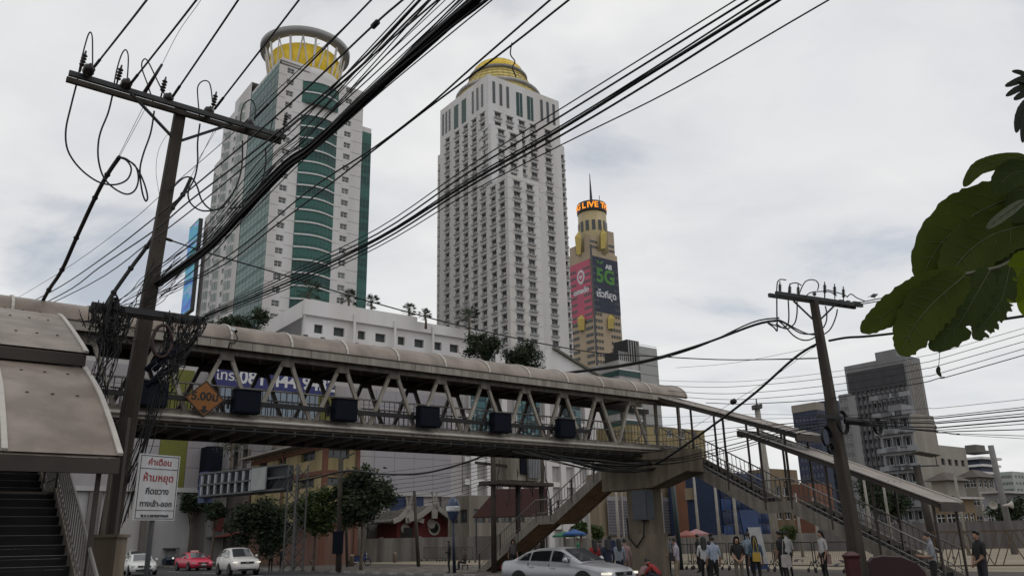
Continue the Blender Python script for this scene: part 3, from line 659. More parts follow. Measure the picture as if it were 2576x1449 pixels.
for pl in ([(343, 400), (345, 650), (350, 890), (335, 905), (300, 860), (200, 790)], [(525, 420), (535, 640), (530, 760), (510, 820), (440, 860), (360, 840), (210, 790)], [(665, 440), (665, 620), (640, 760), (590, 830), (510, 878), (430, 860), (330, 800)],
           [(1115, 520), (1138, 640), (1130, 760), (1085, 860)], [(1305, 570), (1290, 660), (1240, 800), (1180, 900), (1105, 960)], [(200, 780), (350, 740), (450, 770), (650, 880), (830, 960), (990, 980)], [(350, 742), (480, 800), (700, 940), (850, 965), (985, 945)],
           [(360, 745), (480, 850), (600, 980), (720, 1050), (830, 1060), (920, 1030), (980, 985)]):
    cable(frp(pl), .026, '', '', rp_, name='drop_cable')
G5 = 'overhead lines tied to the leaning right pole'
DQ = QD
def rline(pix, r, label='black overhead line tied to the leaning pole by the right staircase', ref=None, Y=29., d=None, group=G5, ex=True):
    ref = ref or min(pix, key=lambda p: abs(p[0]-2085)); pts = in_plane(pix, at(*ref, Y), d or DQ)
    if ex: pts.append(pts[-1]+(pts[-1]-pts[-2]).normalized()*(22. if pix[-1][0] > 2300 else 3.)+ZD*.4)
    return cable(pts, r, label, group, name='overhead_line')
rline([(1960, 806), (1900, 817), (1760, 868), (1600, 912), (1400, 940), (1330, 945)], .05, 'thick black cable sagging from the leaning pole over the footbridge roof'); rline([(1960, 800), (1890, 812), (1750, 875), (1590, 918), (1390, 942)], .03, 'slimmer black cable sagging beside the thick one over the footbridge roof')
rline([(2085, 857), (2130, 849), (2190, 845), (2350, 826), (2576, 795)], .045, 'thick black cable leaving the leaning pole shaft and passing behind the big leaves'); rline([(2150, 764), (2230, 748), (2400, 722), (2576, 700)], .02, 'black line from the leaning pole crossarm running behind the big leaves'); rline([(2150, 768), (2230, 755), (2400, 735), (2576, 716)], .02, 'black line from the leaning pole crossarm running behind the big leaves')
pE = G(26.4, 25.3, 5.0)
sp = in_plane([(2062, 862), (2025, 882), (1985, 912), (1900, 988), (1800, 1065), (1690, 1143), (1648, 1168)], at(2062, 862, 29.), pE-at(2062, 862, 29.))
cable(sp, .05, 'thick black cable dropping steeply from the leaning pole to the footbridge pier', None, name='service_cable')
sp2 = in_plane([(2052, 870), (1950, 945), (1845, 1010), (1740, 1078)], at(2062, 862, 29.), pE-at(2062, 862, 29.)); cable(sp2, .008, 'thin wire with a junction blob beside the steep service cable', None, name='service_wire')
MB().lathe([(.02, -.15), (.1, -.1), (.12, 0), (.1, .1), (.02, .15)], sp2[2], 8, ax=sp2[3]-sp2[2]).build('junction', ins, bpy.data.objects['service_wire'])
for pix, r in (([(1654, 957), (1780, 960), (1900, 957), (2126, 931), (2307, 899), (2576, 825)], .008), ([(1654, 969), (1780, 974), (1900, 969), (2081, 951), (2298, 917), (2576, 840)], .010), ([(1680, 983), (1790, 990), (1900, 987), (2103, 967), (2307, 931), (2576, 859)], .011),
               ([(1715, 998), (1800, 1004), (1900, 1003), (2094, 985), (2307, 951), (2576, 877)], .011), ([(1776, 1013), (1850, 1016), (1900, 1015), (2081, 1003), (2307, 965), (2370, 949), (2576, 893)], .015), ([(1700, 925), (1850, 912), (2055, 872)], .007), ([(1660, 895), (1800, 905), (2055, 903)], .009)):
    rline(pix, r, 'thin black line passing the leaning pole between its crossarm and its coils' if pix[-1][0] > 2100 else 'thin wire ending on the leaning pole just below its crossarm', ex=pix[-1][0] > 2100)
G6 = 'low telecom lines strung from the leaning right pole'
for pix, r in (([(2130, 1045), (2320, 1028), (2576, 1004)], .008), ([(2130, 1050), (2320, 1048), (2576, 1024)], .012), ([(2130, 1052), (2320, 1052), (2576, 1030)], .018), ([(2130, 1056), (2330, 1060), (2576, 1040)], .014), ([(2130, 1060), (2320, 1064), (2576, 1047)], .02),
               ([(2130, 1062), (2330, 1074), (2576, 1057)], .022), ([(2130, 1066), (2330, 1080), (2576, 1066)], .012), ([(2130, 1064), (2340, 1083), (2576, 1080)], .016), ([(2140, 1062), (2340, 1085), (2576, 1096)], .01), ([(2140, 1060), (2400, 1090), (2576, 1103)], .008),
               ([(2110, 1065), (1965, 1088), (1816, 1125), (1700, 1152)], .02), ([(2110, 1060), (1950, 1077), (1800, 1107), (1680, 1130)], .014), ([(2110, 1055), (1940, 1068), (1770, 1082), (1640, 1094)], .01), ([(2110, 1070), (1960, 1100), (1830, 1137), (1690, 1165)], .016), ([(2110, 1050), (1900, 1054), (1750, 1063), (1650, 1070)], .008),
               ([(2110, 1062), (1960, 1094), (1830, 1131), (1690, 1158)], .018), ([(2110, 1058), (1930, 1088), (1780, 1118), (1670, 1136)], .01), ([(2110, 1045), (1900, 1042), (1760, 1046), (1650, 1048)], .007), ([(2110, 1052), (1930, 1072), (1780, 1096), (1660, 1110)], .012)):
    rline(pix, r, 'black telecom line running from the leaning pole coils past the grey condominium' if pix[-1][0] > 2300 else 'black telecom line running from the leaning pole coils behind the stair roof to the footbridge', group=G6+(' towards the condominium' if pix[-1][0] > 2300 else ' towards the footbridge'))
cb = thing('cable_coil', at(2085, 1075, 28.7), 'black coils of spare cable and a splice case lashed to the leaning pole', 'cables')
for px, py, rr in ((2122, 1062, .42), (2082, 1098, .38), (2210, 1072, .30), (2092, 1128, .2)):
    c = at(px, py, 28.65)
    for k in range(4): MB().tube([c+UD*math.cos(a*.42)*rr*(1-k*.05)*.8+ZD*math.sin(a*.42)*rr*(1-k*.05)+QD*k*.03 for a in range(16)], .018, 5).build('coil', black_cable, cb, True)
MB().tube([at(2125, 1058, 28.6), at(2185, 1064, 28.6)], .12, 8).build('splice_case', black_cable, cb); MB().beam(at(2055, 1045, 28.8), at(2120, 1052, 28.8), .1, .12).build('arm', steel_grey, cb)
SHADE_MUL = 1.
# ================================================================== buildings on the street grid
white_wall = M('white_render', (.64, .63, .635), .8, .07, .08, streak=.10)
tower_white = M('tower_white_panel', (.60, .59, .59), .75, .06, .05, streak=.12)
grey_wall = M('grey_render', (.42, .41, .41), .85, .12, .1, streak=.2)
glass_dark = M('dark_window_glass', (.030, .036, .040), .12, .25, .3, spec=.6)
glass_mid = M('curtained_window_glass', (.085, .09, .09), .25, .3, .4, spec=.5)
glass_lit = M('pale_window_glass', (.17, .18, .175), .3, .3, .4)
green_glass = M('green_curtain_glass', (.04, .125, .105), .25, .25, .12, spec=.25)
green_glass_d = M('dark_green_curtain_glass', (.022, .065, .058), .25, .3, .12, spec=.25)
green_spandrel = M('green_spandrel', (.035, .105, .088), .4, .15, .2, spec=.2)
mull = M('pale_mullion', (.07, .14, .125), .5, .1, .3)
frame_w = M('white_window_frame', (.55, .55, .55), .6, .08, 1)
frame_d = M('dark_window_frame', (.07, .07, .07), .6, .1, 1)
ac_m = M('air_conditioner_white', (.50, .50, .49), .6, .1, 2); grille_m = M('air_conditioner_grille', (.16, .16, .16), .7, .1, 2)
gold = M('gold_panel', (.85, .60, .045), .42, .12, .35, metal=.0)
roofing = M('flat_roofing', (.25, .24, .23), .9, .2, .2)
LWIN = [glass_dark, glass_dark, glass_mid, glass_dark, glass_lit]
def shell(t, u0, q0, s, tt, z0, z1, wall, front=True, left=True, name='wall', roof=True):
    mb = MB(); P = lambda a, b, z: G(u0+a, q0+b, z)
    if front: mb.face([P(0, 0, z0), P(s, 0, z0), P(s, 0, z1), P(0, 0, z1)])
    if left: mb.face([P(0, tt, z0), P(0, 0, z0), P(0, 0, z1), P(0, tt, z1)])
    mb.face([P(s, 0, z0), P(s, tt, z0), P(s, tt, z1), P(s, 0, z1)]); mb.face([P(s, tt, z0), P(0, tt, z0), P(0, tt, z1), P(s, tt, z1)])
    if roof: mb.face([P(0, 0, z1-.3), P(s, 0, z1-.3), P(s, tt, z1-.3), P(0, tt, z1-.3)])
    return mb.build(name, wall, t)
def front_f(t, u0, q0, s, z0, z1, cols, rows, wall, wm=None, **k): return facade(t, G(u0, q0), UD, s, z0, z1, cols, rows, wall, wm or [glass_dark, frame_w, ac_m, grille_m], **k)
def left_f(t, u0, q0, tt, z0, z1, cols, rows, wall, wm=None, **k):
    cols = [(tt-b, tt-a) for a, b in cols]; return facade(t, G(u0, q0+tt), -QD, tt, z0, z1, cols, rows, wall, wm or [glass_dark, frame_w, ac_m, grille_m], **k)
def curved_bay(t, O, xd, N, width, depth, z0, nfl, fh, glassm, band=.9, segs=9, name='glass_bay', ledge=True, sp=None):
    """a bowed curtain-wall bay; one piece per storey with spandrel, panes, mullions and a white sill"""
    O = V((O.x, O.y, 0)); pt = lambda x, e=0.: O+xd*(x*width)+N*(depth*math.sin(math.pi*x)+e)
    mb = MB()
    for k in range(segs):
        a, b = k/segs, (k+1)/segs
        mb.face([pt(a)+ZD*0, pt(b)+ZD*0, pt(b)+ZD*band, pt(a)+ZD*band], 1); mb.face([pt(a)+ZD*band, pt(b)+ZD*band, pt(b)+ZD*(fh-.02), pt(a)+ZD*(fh-.02)], 0)
        mb.box(pt(a, .01)-xd*.05, xd*.10, N*.08, ZD*(fh-.02), 2)
        mb.face([pt(a)+ZD*fh, pt(b)+ZD*fh, O+xd*(b*width)+ZD*fh, O+xd*(a*width)+ZD*fh], 3)
        d = pt(b)-pt(a)
        if ledge: mb.box(pt(a, -.05)+ZD*(fh-.42), d, N*.32, ZD*.40, 3)
        mb.box(pt(a, .0)+ZD*(band-.06), d, N*.07, ZD*.12, 2)
    me = [mb.mesh(name, [g_, sp or green_spandrel, mull if not sp else frame_w, tower_white]) for g_ in glassm]
    for f in range(nfl): place(random.choice(me), name, Matrix.Translation(ZD*(z0+f*fh)), t)
def flat_curtain(t, O, xd, width, z0, nfl, fh, nb, glassm, name='glass_panel', out_=.05):
    N = xd.cross(ZD); O = V((O.x, O.y, 0))+N*out_; mb = MB(); bw = width/nb
    for k in range(nb):
        p = O+xd*(k*bw); mb.face([p, p+xd*bw, p+xd*bw+ZD*.95, p+ZD*.95], 1); mb.face([p+ZD*.95, p+xd*bw+ZD*.95, p+xd*bw+ZD*fh, p+ZD*fh], 0)
        mb.box(p-xd*.04, xd*.08, N*.03, ZD*fh, 2)
    for z in (0, .9, fh*.62): mb.box(O+ZD*z, xd*width, N*.03, ZD*.07, 2)
    me = [mb.mesh(name, [g_, green_spandrel, mull]) for g_ in glassm]
    for f in range(nfl): place(random.choice(me), name, Matrix.Translation(ZD*(z0+f*fh)), t)
# ---------------- green and white tower with ring crown
UA, QA_ = 66.77, 188.12; FH = 3.45
ta = thing('hotel_tower', G(UA, QA_, 0), 'white tower with curved green glass bays and a ring crown around a gold drum', 'tower')
ZT = 126.; rowsA = floors(30, 28, FH, .9, 1.55)
shell(ta, UA, QA_, 25.1, 24, 0, ZT, tower_white, front=False, left=False)
front_f(ta, UA, QA_, 25.1, 0, ZT, [(2.3, 4.3), (19.6, 21.6)], rowsA, tower_white, kind='cross', glassmats=LWIN)
curved_bay(ta, G(UA+6.9, QA_), UD, -QD, 10.6, 1.5, 37.2, 22, FH, [green_glass, green_glass, green_glass_d])
curved_bay(ta, G(UA+6.9, QA_), UD, -QD, 10.6, 1.5, 37.2+23*FH, 2, FH, [green_glass])
for f in range(30):                          # floor joints across the white wall
    z = 30+f*FH
    if z > ZT-1: break
    for a, b in ((.05, 2.2), (4.4, 6.8), (17.6, 19.5), (21.7, 25.05)): MB().gb(UA+a, UA+b, QA_-.04, QA_-.003, z, z+.12).build('floor_joint', grey_wall, ta)
MB().gb(UA+25.1, UA+28.4, QA_+1.0, QA_+18, 0, 115.5).build('side_core', tower_white, ta)
flat_curtain(ta, G(UA+25.15, QA_+.9), UD, 3.25, 38, 22, FH, 3, [green_glass, green_glass_d])
# left face: green corner bay, then white strips, curved bays and setbacks
shell(ta, UA+.2, QA_+.2, 6, 21.5, 0, 127.8, tower_white, front=False, left=True, name='bay_core')
flat_curtain(ta, G(UA+.2, QA_+21.6), -QD, 21.4, 37.2, 26, FH, 8, [green_glass, green_glass, green_glass_d], out_=.12)
MB().gb(UA+.8, UA+9, QA_+.6, QA_+14.2, 126.9, 128.6).build('bay_top', tower_white, ta)
steps = [(21.6, 36, 131.5), (36, 48, 129.5), (48, 56, 118.5), (56, 63, 103)]
for k, (a, b, z) in enumerate(steps):
    mbw = [(a+(b-a)*.84-.9, a+(b-a)*.84+.9)]
    left_f(ta, UA+.6*k, QA_+a, b-a, 0, z, [(x-a, y-a) for x, y in mbw], [r for r in rowsA if r[1] < z-1], tower_white, kind='plain', glassmats=LWIN)
    shell(ta, UA+.6*k, QA_+a, 18, b-a, 0, z, tower_white, front=False, left=False)
    if k < 3: curved_bay(ta, G(UA+.6*k, QA_+a+(b-a)*.68), -QD, -UD, (b-a)*.38, .9, 37.2, int((z-41)/FH), FH, [M('pale_bay_glass', (.22, .26, .24), .2, .3, .2, spec=.5)], segs=5, ledge=False, sp=tower_white)
# crown
CC = G(UA+12.2, QA_+13.2)
zr = at(758, 122, CC.y).z-2.6
rr = 114/2040*(CC-V((0, 0, CC.z))).length*1.06
MB().lathe([(10.9, ZT-.3), (10.9, zr-10.2), (10.4, zr-9.9)], CC, 40).build('drum_base', tower_white, ta, True)
MB().lathe([(9.9, zr-10.1), (9.9, zr-2.2), (8.6, zr-1.6), (.1, zr-.6)], CC, 40).build('gold_drum', gold, ta, True)
MB().lathe([(rr-2.4, zr-.4), (rr, zr-.3), (rr+.1, zr+1.3), (rr-2.3, zr+1.2), (rr-2.4, zr-.4)], CC, 48, cap=False).build('crown_ring', M('crown_ring_grey', (.27, .265, .26), .7, .1, .2), ta, True)
for k in range(10):
    a = k*math.pi/5+.2; d = V((math.cos(a), math.sin(a), 0)); base = CC+d*9.9+ZD*(zr-9.4); top = CC+d*(rr-1.4)+ZD*(zr-.7)
    MB().beam(base, top, .55, .4).build('crown_column', tower_white, ta)
    for s in (-1, 1):
        a2 = a+math.pi/10; a3 = a2+s*.16; d2, d3 = V((math.cos(a2), math.sin(a2), 0)), V((math.cos(a3), math.sin(a3), 0))
        MB().beam(CC+d3*9.9+ZD*(zr-9.4), CC+d2*(rr-1.4)+ZD*(zr-.7), .3, .3).build('crown_strut', tower_white, ta)
mb = MB()
for z in (zr-8, zr-6.4): mb.lathe([(9.32, z), (9.36, z+.05), (9.32, z+.1)], CC, 40, cap=False)
mb.build('gold_drum_joint', frame_d, ta)
for k in range(5): MB().tube([CC+V((random.uniform(-6, 6), -4, zr-3)), CC+V((random.uniform(-6, 6), -4, zr+random.uniform(0, 2)))], .06, 5).build('antenna', steel_grey, ta)
# LED screen on the far shoulder of the tower
lm = bpy.data.materials.new('led_screen'); lm.use_nodes = True; t_ = lm.node_tree; b_ = t_.nodes['Principled BSDF']; tcx = t_.nodes.new('ShaderNodeTexCoord'); mpx = t_.nodes.new('ShaderNodeMapping'); mpx.inputs['Scale'].default_value = (.04, .04, .16)
nz = t_.nodes.new('ShaderNodeTexNoise'); nz.inputs['Scale'].default_value = 1.1; nz.inputs['Detail'].default_value = 3; nz.inputs['Distortion'].default_value = 1.2; rmp = t_.nodes.new('ShaderNodeValToRGB')
t_.links.new(tcx.outputs['Object'], mpx.inputs[0]); t_.links.new(mpx.outputs[0], nz.inputs['Vector']); t_.links.new(nz.outputs[0], rmp.inputs[0])
el = rmp.color_ramp.elements; el[0].position = .3; el[0].color = (.02, .10, .55, 1); el[1].position = .75; el[1].color = (.02, .16, .6, 1)
for p, c in ((.42, (.03, .25, .75)), (.5, (.02, .45, .42)), (.56, (.35, .33, .85)), (.63, (.03, .5, .45))): e = el.new(p); e.color = (*c, 1)
t_.links.new(rmp.outputs[0], b_.inputs['Emission Color']); b_.inputs['Emission Strength'].default_value = .65; b_.inputs['Base Color'].default_value = (.02, .02, .03, 1)
sp0 = G(UA-.6, QA_+57.5); ls = thing('led_screen', V((sp0.x, sp0.y, 72)), 'tall blue and turquoise lit advertising screen on the shoulder of the green glass tower', 'screen')
MB().box(G(UA-1.4, QA_+67.6, 70.5), -QD*10.1, UD*1.2, ZD*30).build('cabinet', frame_d, ls)
MB().box(G(UA-1.45, QA_+67.4, 71), -QD*9.7, UD*.04, ZD*29).build('display', lm, ls)
# ---------------- white tower with golden dome
UB, QB_ = 130.13, 171.15; FB = 3.35
tb = thing('hotel_tower', G(UB, QB_, 0), 'stepped white tower with rows of recessed windows under a golden dome', 'tower')
wmB = [glass_dark, frame_d, M('tower_ac_grey', (.42, .42, .41), .7, .12, 1), grille_m]
zb0 = 100.6-FB*24
rB = lambda zt, zs=0: [r for r in floors(zb0-.9, 42, FB, .9, 1.75) if r[1] < zt and r[0] > zs]
KW = dict(kind='ac', glassmats=LWIN, dep=.55)
def cw_(cs, w_=2.4): return [(c-w_/2, c+w_/2) for c in cs]
# right-hand faces first: they show largest
front_f(tb, UB, QB_, 11.6, 0, 104, cw_((3.4, 8.2)), rB(103, 45), tower_white, wmB, **KW)
zM = 141.6
front_f(tb, UB, QB_+9, 29, 0, zM, cw_((3.6, 8.2, 13, 17.6, 23.6)), [r for r in rB(130, 45)], tower_white, wmB, skip=lambda x, z: z < 104 and x < 12 or (z < 96 and x < 19), **KW)
left_f(tb, UB, QB_, 9, 0, 104, cw_((2.8, 7.2)), rB(103, 45), tower_white, wmB, **KW)
left_f(tb, UB, QB_+9, 27.8, 0, zM, cw_((3.2, 7.8, 12.6, 17.5, 23.2)), rB(130, 45), tower_white, wmB, **KW)
left_f(tb, UB+1.2, QB_+36.8, 3.4, 0, 126.5, cw_((1.4,), 1.8), rB(125, 45), tower_white, wmB, **KW)
front_f(tb, UB+29, QB_+10, 2.4, 0, 126, cw_((1.1,), 1.7), rB(125, 45), tower_white, wmB, **KW)
shell(tb, UB, QB_, 11.6, 9, 0, 104, tower_white, front=False, left=False); shell(tb, UB, QB_+9, 29, 27.8, 0, zM, tower_white, front=False, left=False)
shell(tb, UB+29, QB_+10, 2.4, 20, 0, 126, tower_white, front=False, left=False); shell(tb, UB+1.2, QB_+36.8, 20, 3.4, 0, 126.5, tower_white, front=False, left=False)
front_f(tb, UB-.3, QB_+7.4, 11.9, 104.003, 123.5, cw_((3.9, 8.5)), rB(122.5, 105), tower_white, wmB, **KW)
left_f(tb, UB-.3, QB_+7.4, 6.0, 104.003, 123.5, cw_((3.,)), rB(122.5, 105), tower_white, wmB, **KW)
shell(tb, UB-.3, QB_+7.4, 11.9, 6.0, 104.003, 123.5, tower_white, front=False, left=False)
for k, c in enumerate((2.2, 4.9, 7.6)): MB().gb(UB+c-.5, UB+c+.5, QB_+8.9, QB_+8.97, 132, 139.6).build('slot_window', glass_dark, tb)
for c in (12.2, 16.6): MB().gb(UB+c-1.2, UB+c+1.2, QB_+8.88, QB_+8.96, 130.6, 139).build('tall_window', green_glass_d, tb); 
for c in (12.2, 16.6): MB().gb(UB+c-.06, UB+c+.06, QB_+8.80, QB_+8.877, 130.6, 139).build('mullion', frame_w, tb)
for c in (21.4, 24, 26.6): MB().gb(UB+c-.5, UB+c+.5, QB_+8.9, QB_+8.97, 132, 139.6).build('slot_window', glass_dark, tb)
for c in (12.2, 14.8, 17.4, 31, 33, 35): MB().gb(UB-.1, UB-.03, QB_+c-.5, QB_+c+.5, 131.5, 139.4).build('slot_window', glass_dark, tb)
for c in (22.5, 27): MB().gb(UB-.12, UB-.04, QB_+c-1.2, QB_+c+1.2, 130.6, 139).build('tall_window', green_glass_d, tb)
for f in range(3, 27):                       # panel joints
    z = zb0+f*FB*1.0+2.3
    if z < 50 or z > 138: continue
    MB().gb(UB+.02, UB+(11.58 if z < 103 else 28.9), QB_+(0 if z < 103 else 9)-.03, QB_+(0 if z < 103 else 9)-.002, z, z+.09).build('floor_joint', grey_wall, tb)
DC = G(UB+14.5, QB_+23.2)
MB().lathe([(13.4, 141.3), (13.6, 143.8), (13.0, 144.2), (9.3, 151.0)], DC, 48).build('dome_skirt', M('gold_lattice_skirt', (.66, .54, .20), .4, .25, .8, metal=.2), tb, True)
mb = MB()
for z in (144.6, 146.2, 147.8, 149.4): r0 = 13.05-(z-144.2)*.545; mb.lathe([(r0, z), (r0+.16, z+.1), (r0, z+.22)], DC, 48, cap=False)
for k in range(36): a = k*math.pi/18; d = V((math.cos(a), math.sin(a), 0)); mb.beam(DC+d*13.1+ZD*144.2, DC+d*9.35+ZD*151, .12, .12)
mb.build('skirt_lattice', M('skirt_lattice', (.42, .33, .13), .6), tb)
MB().lathe([(14.2, 143.4), (14.5, 143.9), (14.2, 144.4)], DC, 48).build('brim', grey_wall, tb, True)
MB().lathe([(9.4, 150.9), (10.0, 151.1), (10.0, 151.8), (9.0, 152.0)], DC, 48).build('dome_collar', M('collar_grey', (.24, .23, .22), .7), tb, True)
MB().lathe([(8.9*math.cos(k*.15), 152.3+5.6*math.sin(k*.15)) for k in range(11)]+[(.05, 157.9)], DC, 48).build('dome', gold, tb, True)
mb = MB()
for k in range(24):
    a = k*math.pi/12; mb.tube([DC+V((math.cos(a)*8.94*math.cos(j*.19), math.sin(a)*8.94*math.cos(j*.19), 152.3+5.64*math.sin(j*.19))) for j in range(8)], .025, 4)
for j in range(1, 7): mb.lathe([(8.93*math.cos(j*.2), 152.3+5.63*math.sin(j*.2)-.05), (8.97*math.cos(j*.2), 152.3+5.66*math.sin(j*.2)+.05)], DC, 32, cap=False)
mb.build('dome_seam', M('dome_seam', (.42, .28, .04), .5), tb)
# curved entrance hood on the left face
MB().prism([G(UB-1.2, QB_+20+a, 66+3.2*math.sin(math.pi*(a+4)/9)) for a in range(-4, 5)], UD*1.1).build('arched_hood', grey_wall, tb)
# ---------------- tall banner tower far behind
C0 = at(1492, 760, 690.); UC, QC_ = U_(C0), Q_(C0)
fc = lambda x, y: (1375.8+x*.36155, 425.8+y*.36155)
tcn = thing('skyscraper', G(UC, QC_, 0), 'very tall tan tower with round top, mast and large pink and navy advertising banners', 'skyscraper')
sC = U_(onq(*fc(500, 800), QC_))-UC; tC = min(60, Q_(onu(*fc(150, 700), UC))-QC_)
zC = lambda x, y: onq(*fc(x, y), QC_).z
tan = M('tan_cladding', (.36, .285, .20), .75, .12, .05); zs_ = zC(310, 560); zb1, zb2 = zC(310, 600), zC(335, 985)
MB().gb(UC, UC+sC, QC_, QC_+tC, 0, zs_).build('body', tan, tcn)
for a, b, c, d, z in ((1.5, sC*.36, 1.5, tC*.3, zC(320, 455)), (sC*.72, sC-1, 1.5, tC*.3, zC(450, 432)), (1.5, sC*.3, tC*.7, tC-1, zC(185, 455))):
    MB().gb(UC+a, UC+b, QC_+c, QC_+d, zs_, z).build('shoulder_block', tan, tcn)
CT = G(UC+sC*.5, QC_+tC*.42); zl0, zl1 = at(*fc(305, 322), CT.y).z, at(*fc(305, 252), CT.y).z; rC = 103*.36155/2040*CT.y*1.06
MB().lathe([(rC*.97, zs_-2), (rC*.97, zl0)], CT, 32).build('drum', M('gold_tan_drum', (.38, .31, .17), .5, .15, .05, metal=.1), tcn, True)
MB().lathe([(rC, zl0+.02), (rC*1.02, zl0+1), (rC*1.02, zl1-1), (rC*.98, zl1), (rC*.5, zl1+.6), (.1, zl1+1)], CT, 40).build('display_band', M('display_black', (.012, .014, .02), .4), tcn, True)
led = M('led_orange', (.9, .17, .015), .5, 0, 1, emit=1.0, c2=(.9, .42, .03))
VD = (V((0, 0, 0))-V((CT.x, CT.y, 0))).normalized(); a0 = math.atan2(VD.y, VD.x)
for ch, off in (('N', -1.38), ('G', -.98), ('L', -.52), ('I', -.23), ('V', .0), ('E', .32), ('T', .80), ('H', 1.10), ('E', 1.42)):
    a = a0+off; d = V((math.cos(a), math.sin(a), 0)); x = V((-math.sin(a), math.cos(a), 0))
    text(tcn, ch, V((CT.x, CT.y, 0))+d*rC*1.035+ZD*(zl0+zl1)/2, x, ZD, (zl1-zl0)*.78, led, depth=.05, bold=.25)
for z in (zC(300, 350), zC(300, 385)):
    for k in range(14):
        a = k*math.pi/7+.2; d = V((math.cos(a), math.sin(a), 0)); x = V((-math.sin(a), math.cos(a), 0)); p = V((CT.x, CT.y, z))+d*rC*.975; MB().box(p-x*1.6-ZD*2.4, x*3.2, d*.3, ZD*4.8).build('window', glass_dark, tcn)
MB().tube([V((CT.x, CT.y, zl1)), V((CT.x, CT.y, at(*fc(303, 125), CT.y).z)), V((CT.x, CT.y, at(*fc(298, 32), CT.y).z))], [1.6, .8, .25], 6).build('mast', steel_grey, tcn)
MB().tube([V((CT.x+8, CT.y, zl1)), V((CT.x+8, CT.y, at(*fc(335, 185), CT.y).z))], .3, 5).build('mast', steel_grey, tcn)
navy = M('navy_banner', (.016, .022, .045), .6, .2, .05); pink = M('pink_banner', (.42, .085, .135), .6, .12, .05)
MB().gb(UC+1.2, UC+sC-.3, QC_-.5, QC_-.02, zb2, zb1).build('navy_banner', navy, tcn); MB().gb(UC-.5, UC-.02, QC_+1.0, QC_+tC-1, zb2-6, zb1-3).build('pink_banner', pink, tcn)
fp = lambda x, y: onq(*fc(x, y), QC_-.62)
lpn = lambda x, y: onu(*fc(x, y), UC-.62)
szc = lambda h: h*.36155/2040*C0.y
grn = M('lime_print', (.06, .20, .035), .6, .25, .2)
text(tcn, 'AIS', fp(430, 684), UD, ZD, szc(46), white_ink, depth=.02, bold=.35); text(tcn, '5G', fp(408, 752), UD, ZD, szc(150), grn, depth=.02, bold=.7); text(tcn, 'เร็วที่สุด', fp(415, 878), UD, ZD, szc(66), white_ink, depth=.02, bold=.3)
for sg in (-1, 1):
    c = fp(367, 650); MB().prism([c+UD*sg*a*szc(1)+ZD*b*szc(1) for a, b in ((3, -8), (14, -12), (28, 4), (42, 20), (22, 12), (6, 6))], -QD*.04).build('winged_mark', grn, tcn)
c = lpn(236, 752)
mb = MB(); n = 28
def shield(k, s): a = k/n*2*math.pi; y = math.cos(a); x = math.sin(a)*(1-.25*max(0, -y)); return c-QD*x*szc(40)*s*1.05+ZD*y*szc(56)*s-UD*.04
for k in range(n): mb.face([shield(k, 1), shield(k, .66), shield(k+1, .66), shield(k+1, 1)])
mb.build('shield_mark', white_ink, tcn)
ht = []
for k in range(24):
    a = k/24*2*math.pi; ht.append(c-QD*16*math.sin(a)**3*szc(1.25)+ZD*(13*math.cos(a)-5*math.cos(2*a)-2*math.cos(3*a)-math.cos(4*a))*szc(1.25))
MB().prism(ht, -UD*.05).build('heart_mark', M('pale_pink_print', (.6, .45, .48), .6), tcn)
text(tcn, 'omado', lpn(238, 848), -QD, ZD, szc(60), white_ink, depth=.02, bold=.35)
mb = MB(); zz0 = zC(340, 1215); wi = 0
for i in range(40):
    z = zz0-60+i*6.2
    if z > zb1-6: break
    for k in range(10):
        if 3 <= k <= 5 and z < zb2: continue
        if 2 <= k <= 7 and z > zb2: continue
        x = 1.8+k*(sC-3.6)/9.6; mb.gb(UC+x, UC+x+1.7, QC_-.58, QC_-.52 if z > zb2 else QC_-.01, z, z+2.4)
    for k in range(12):
        if 4 <= k <= 7: continue
        x = 1.8+k*(tC-3)/12; mb.gb(UC-.58, UC-.52 if z > zb2-6 else UC-.01, QC_+x, QC_+x+1.9, z, z+2.4)
o = mb.build('window', glass_dark, tcn); o['kind'] = 'stuff'
for (px, y0, y1, w_, face) in ((228, 425, 600, 15, 'l'), (385, 412, 560, 20, 'f'), (245, 1010, 1125, 26, 'l'), (440, 1010, 1115, 26, 'f')):
    f = fp if face == 'f' else lpn; xd = UD if face == 'f' else -QD; N = -QD if face == 'f' else -UD
    top, bot = f(px, y0), f(px, y1); wd = szc(w_)*(1.1 if face == 'f' else 1.3); mid = lerp(top, bot, .32)
    pt = [top+N*.3, mid-xd*wd+N*.5, V((bot.x, bot.y, bot.z))-xd*wd*.85+N*.5, bot+N*4, V((bot.x, bot.y, bot.z))+xd*wd*.85+N*.5, mid+xd*wd+N*.5]
    ctr = mid+N*6; m2 = MB(); m2.face([pt[0], pt[1], ctr]); m2.face([pt[0], ctr, pt[5]]); m2.face([pt[1], pt[2], pt[3], ctr]); m2.face([ctr, pt[3], pt[4], pt[5]]); m2.build('gold_pylon', M('dull_gold', (.50, .38, .10), .5, .15, .1), tcn)
MB().gb(UC-.9, UC+1.1, QC_-.9, QC_-.52, 40, zC(305, 525)).build('corner_channel', M('channel_dark', (.05, .055, .06), .5), tcn)
for k in range(6):
    for x0, x1 in ((sC*.05, sC*.22), (sC*.24, sC*.33), (sC*.74, sC*.95)): MB().gb(UC+x0, UC+x1, QC_+1.3, QC_+1.48, zs_+3+k*5.0, zs_+5.2+k*5.0).build('strip_window', glass_dark, tcn) if zs_+6+k*5 < zC(320, 470) else None
SHADE_MUL = .80
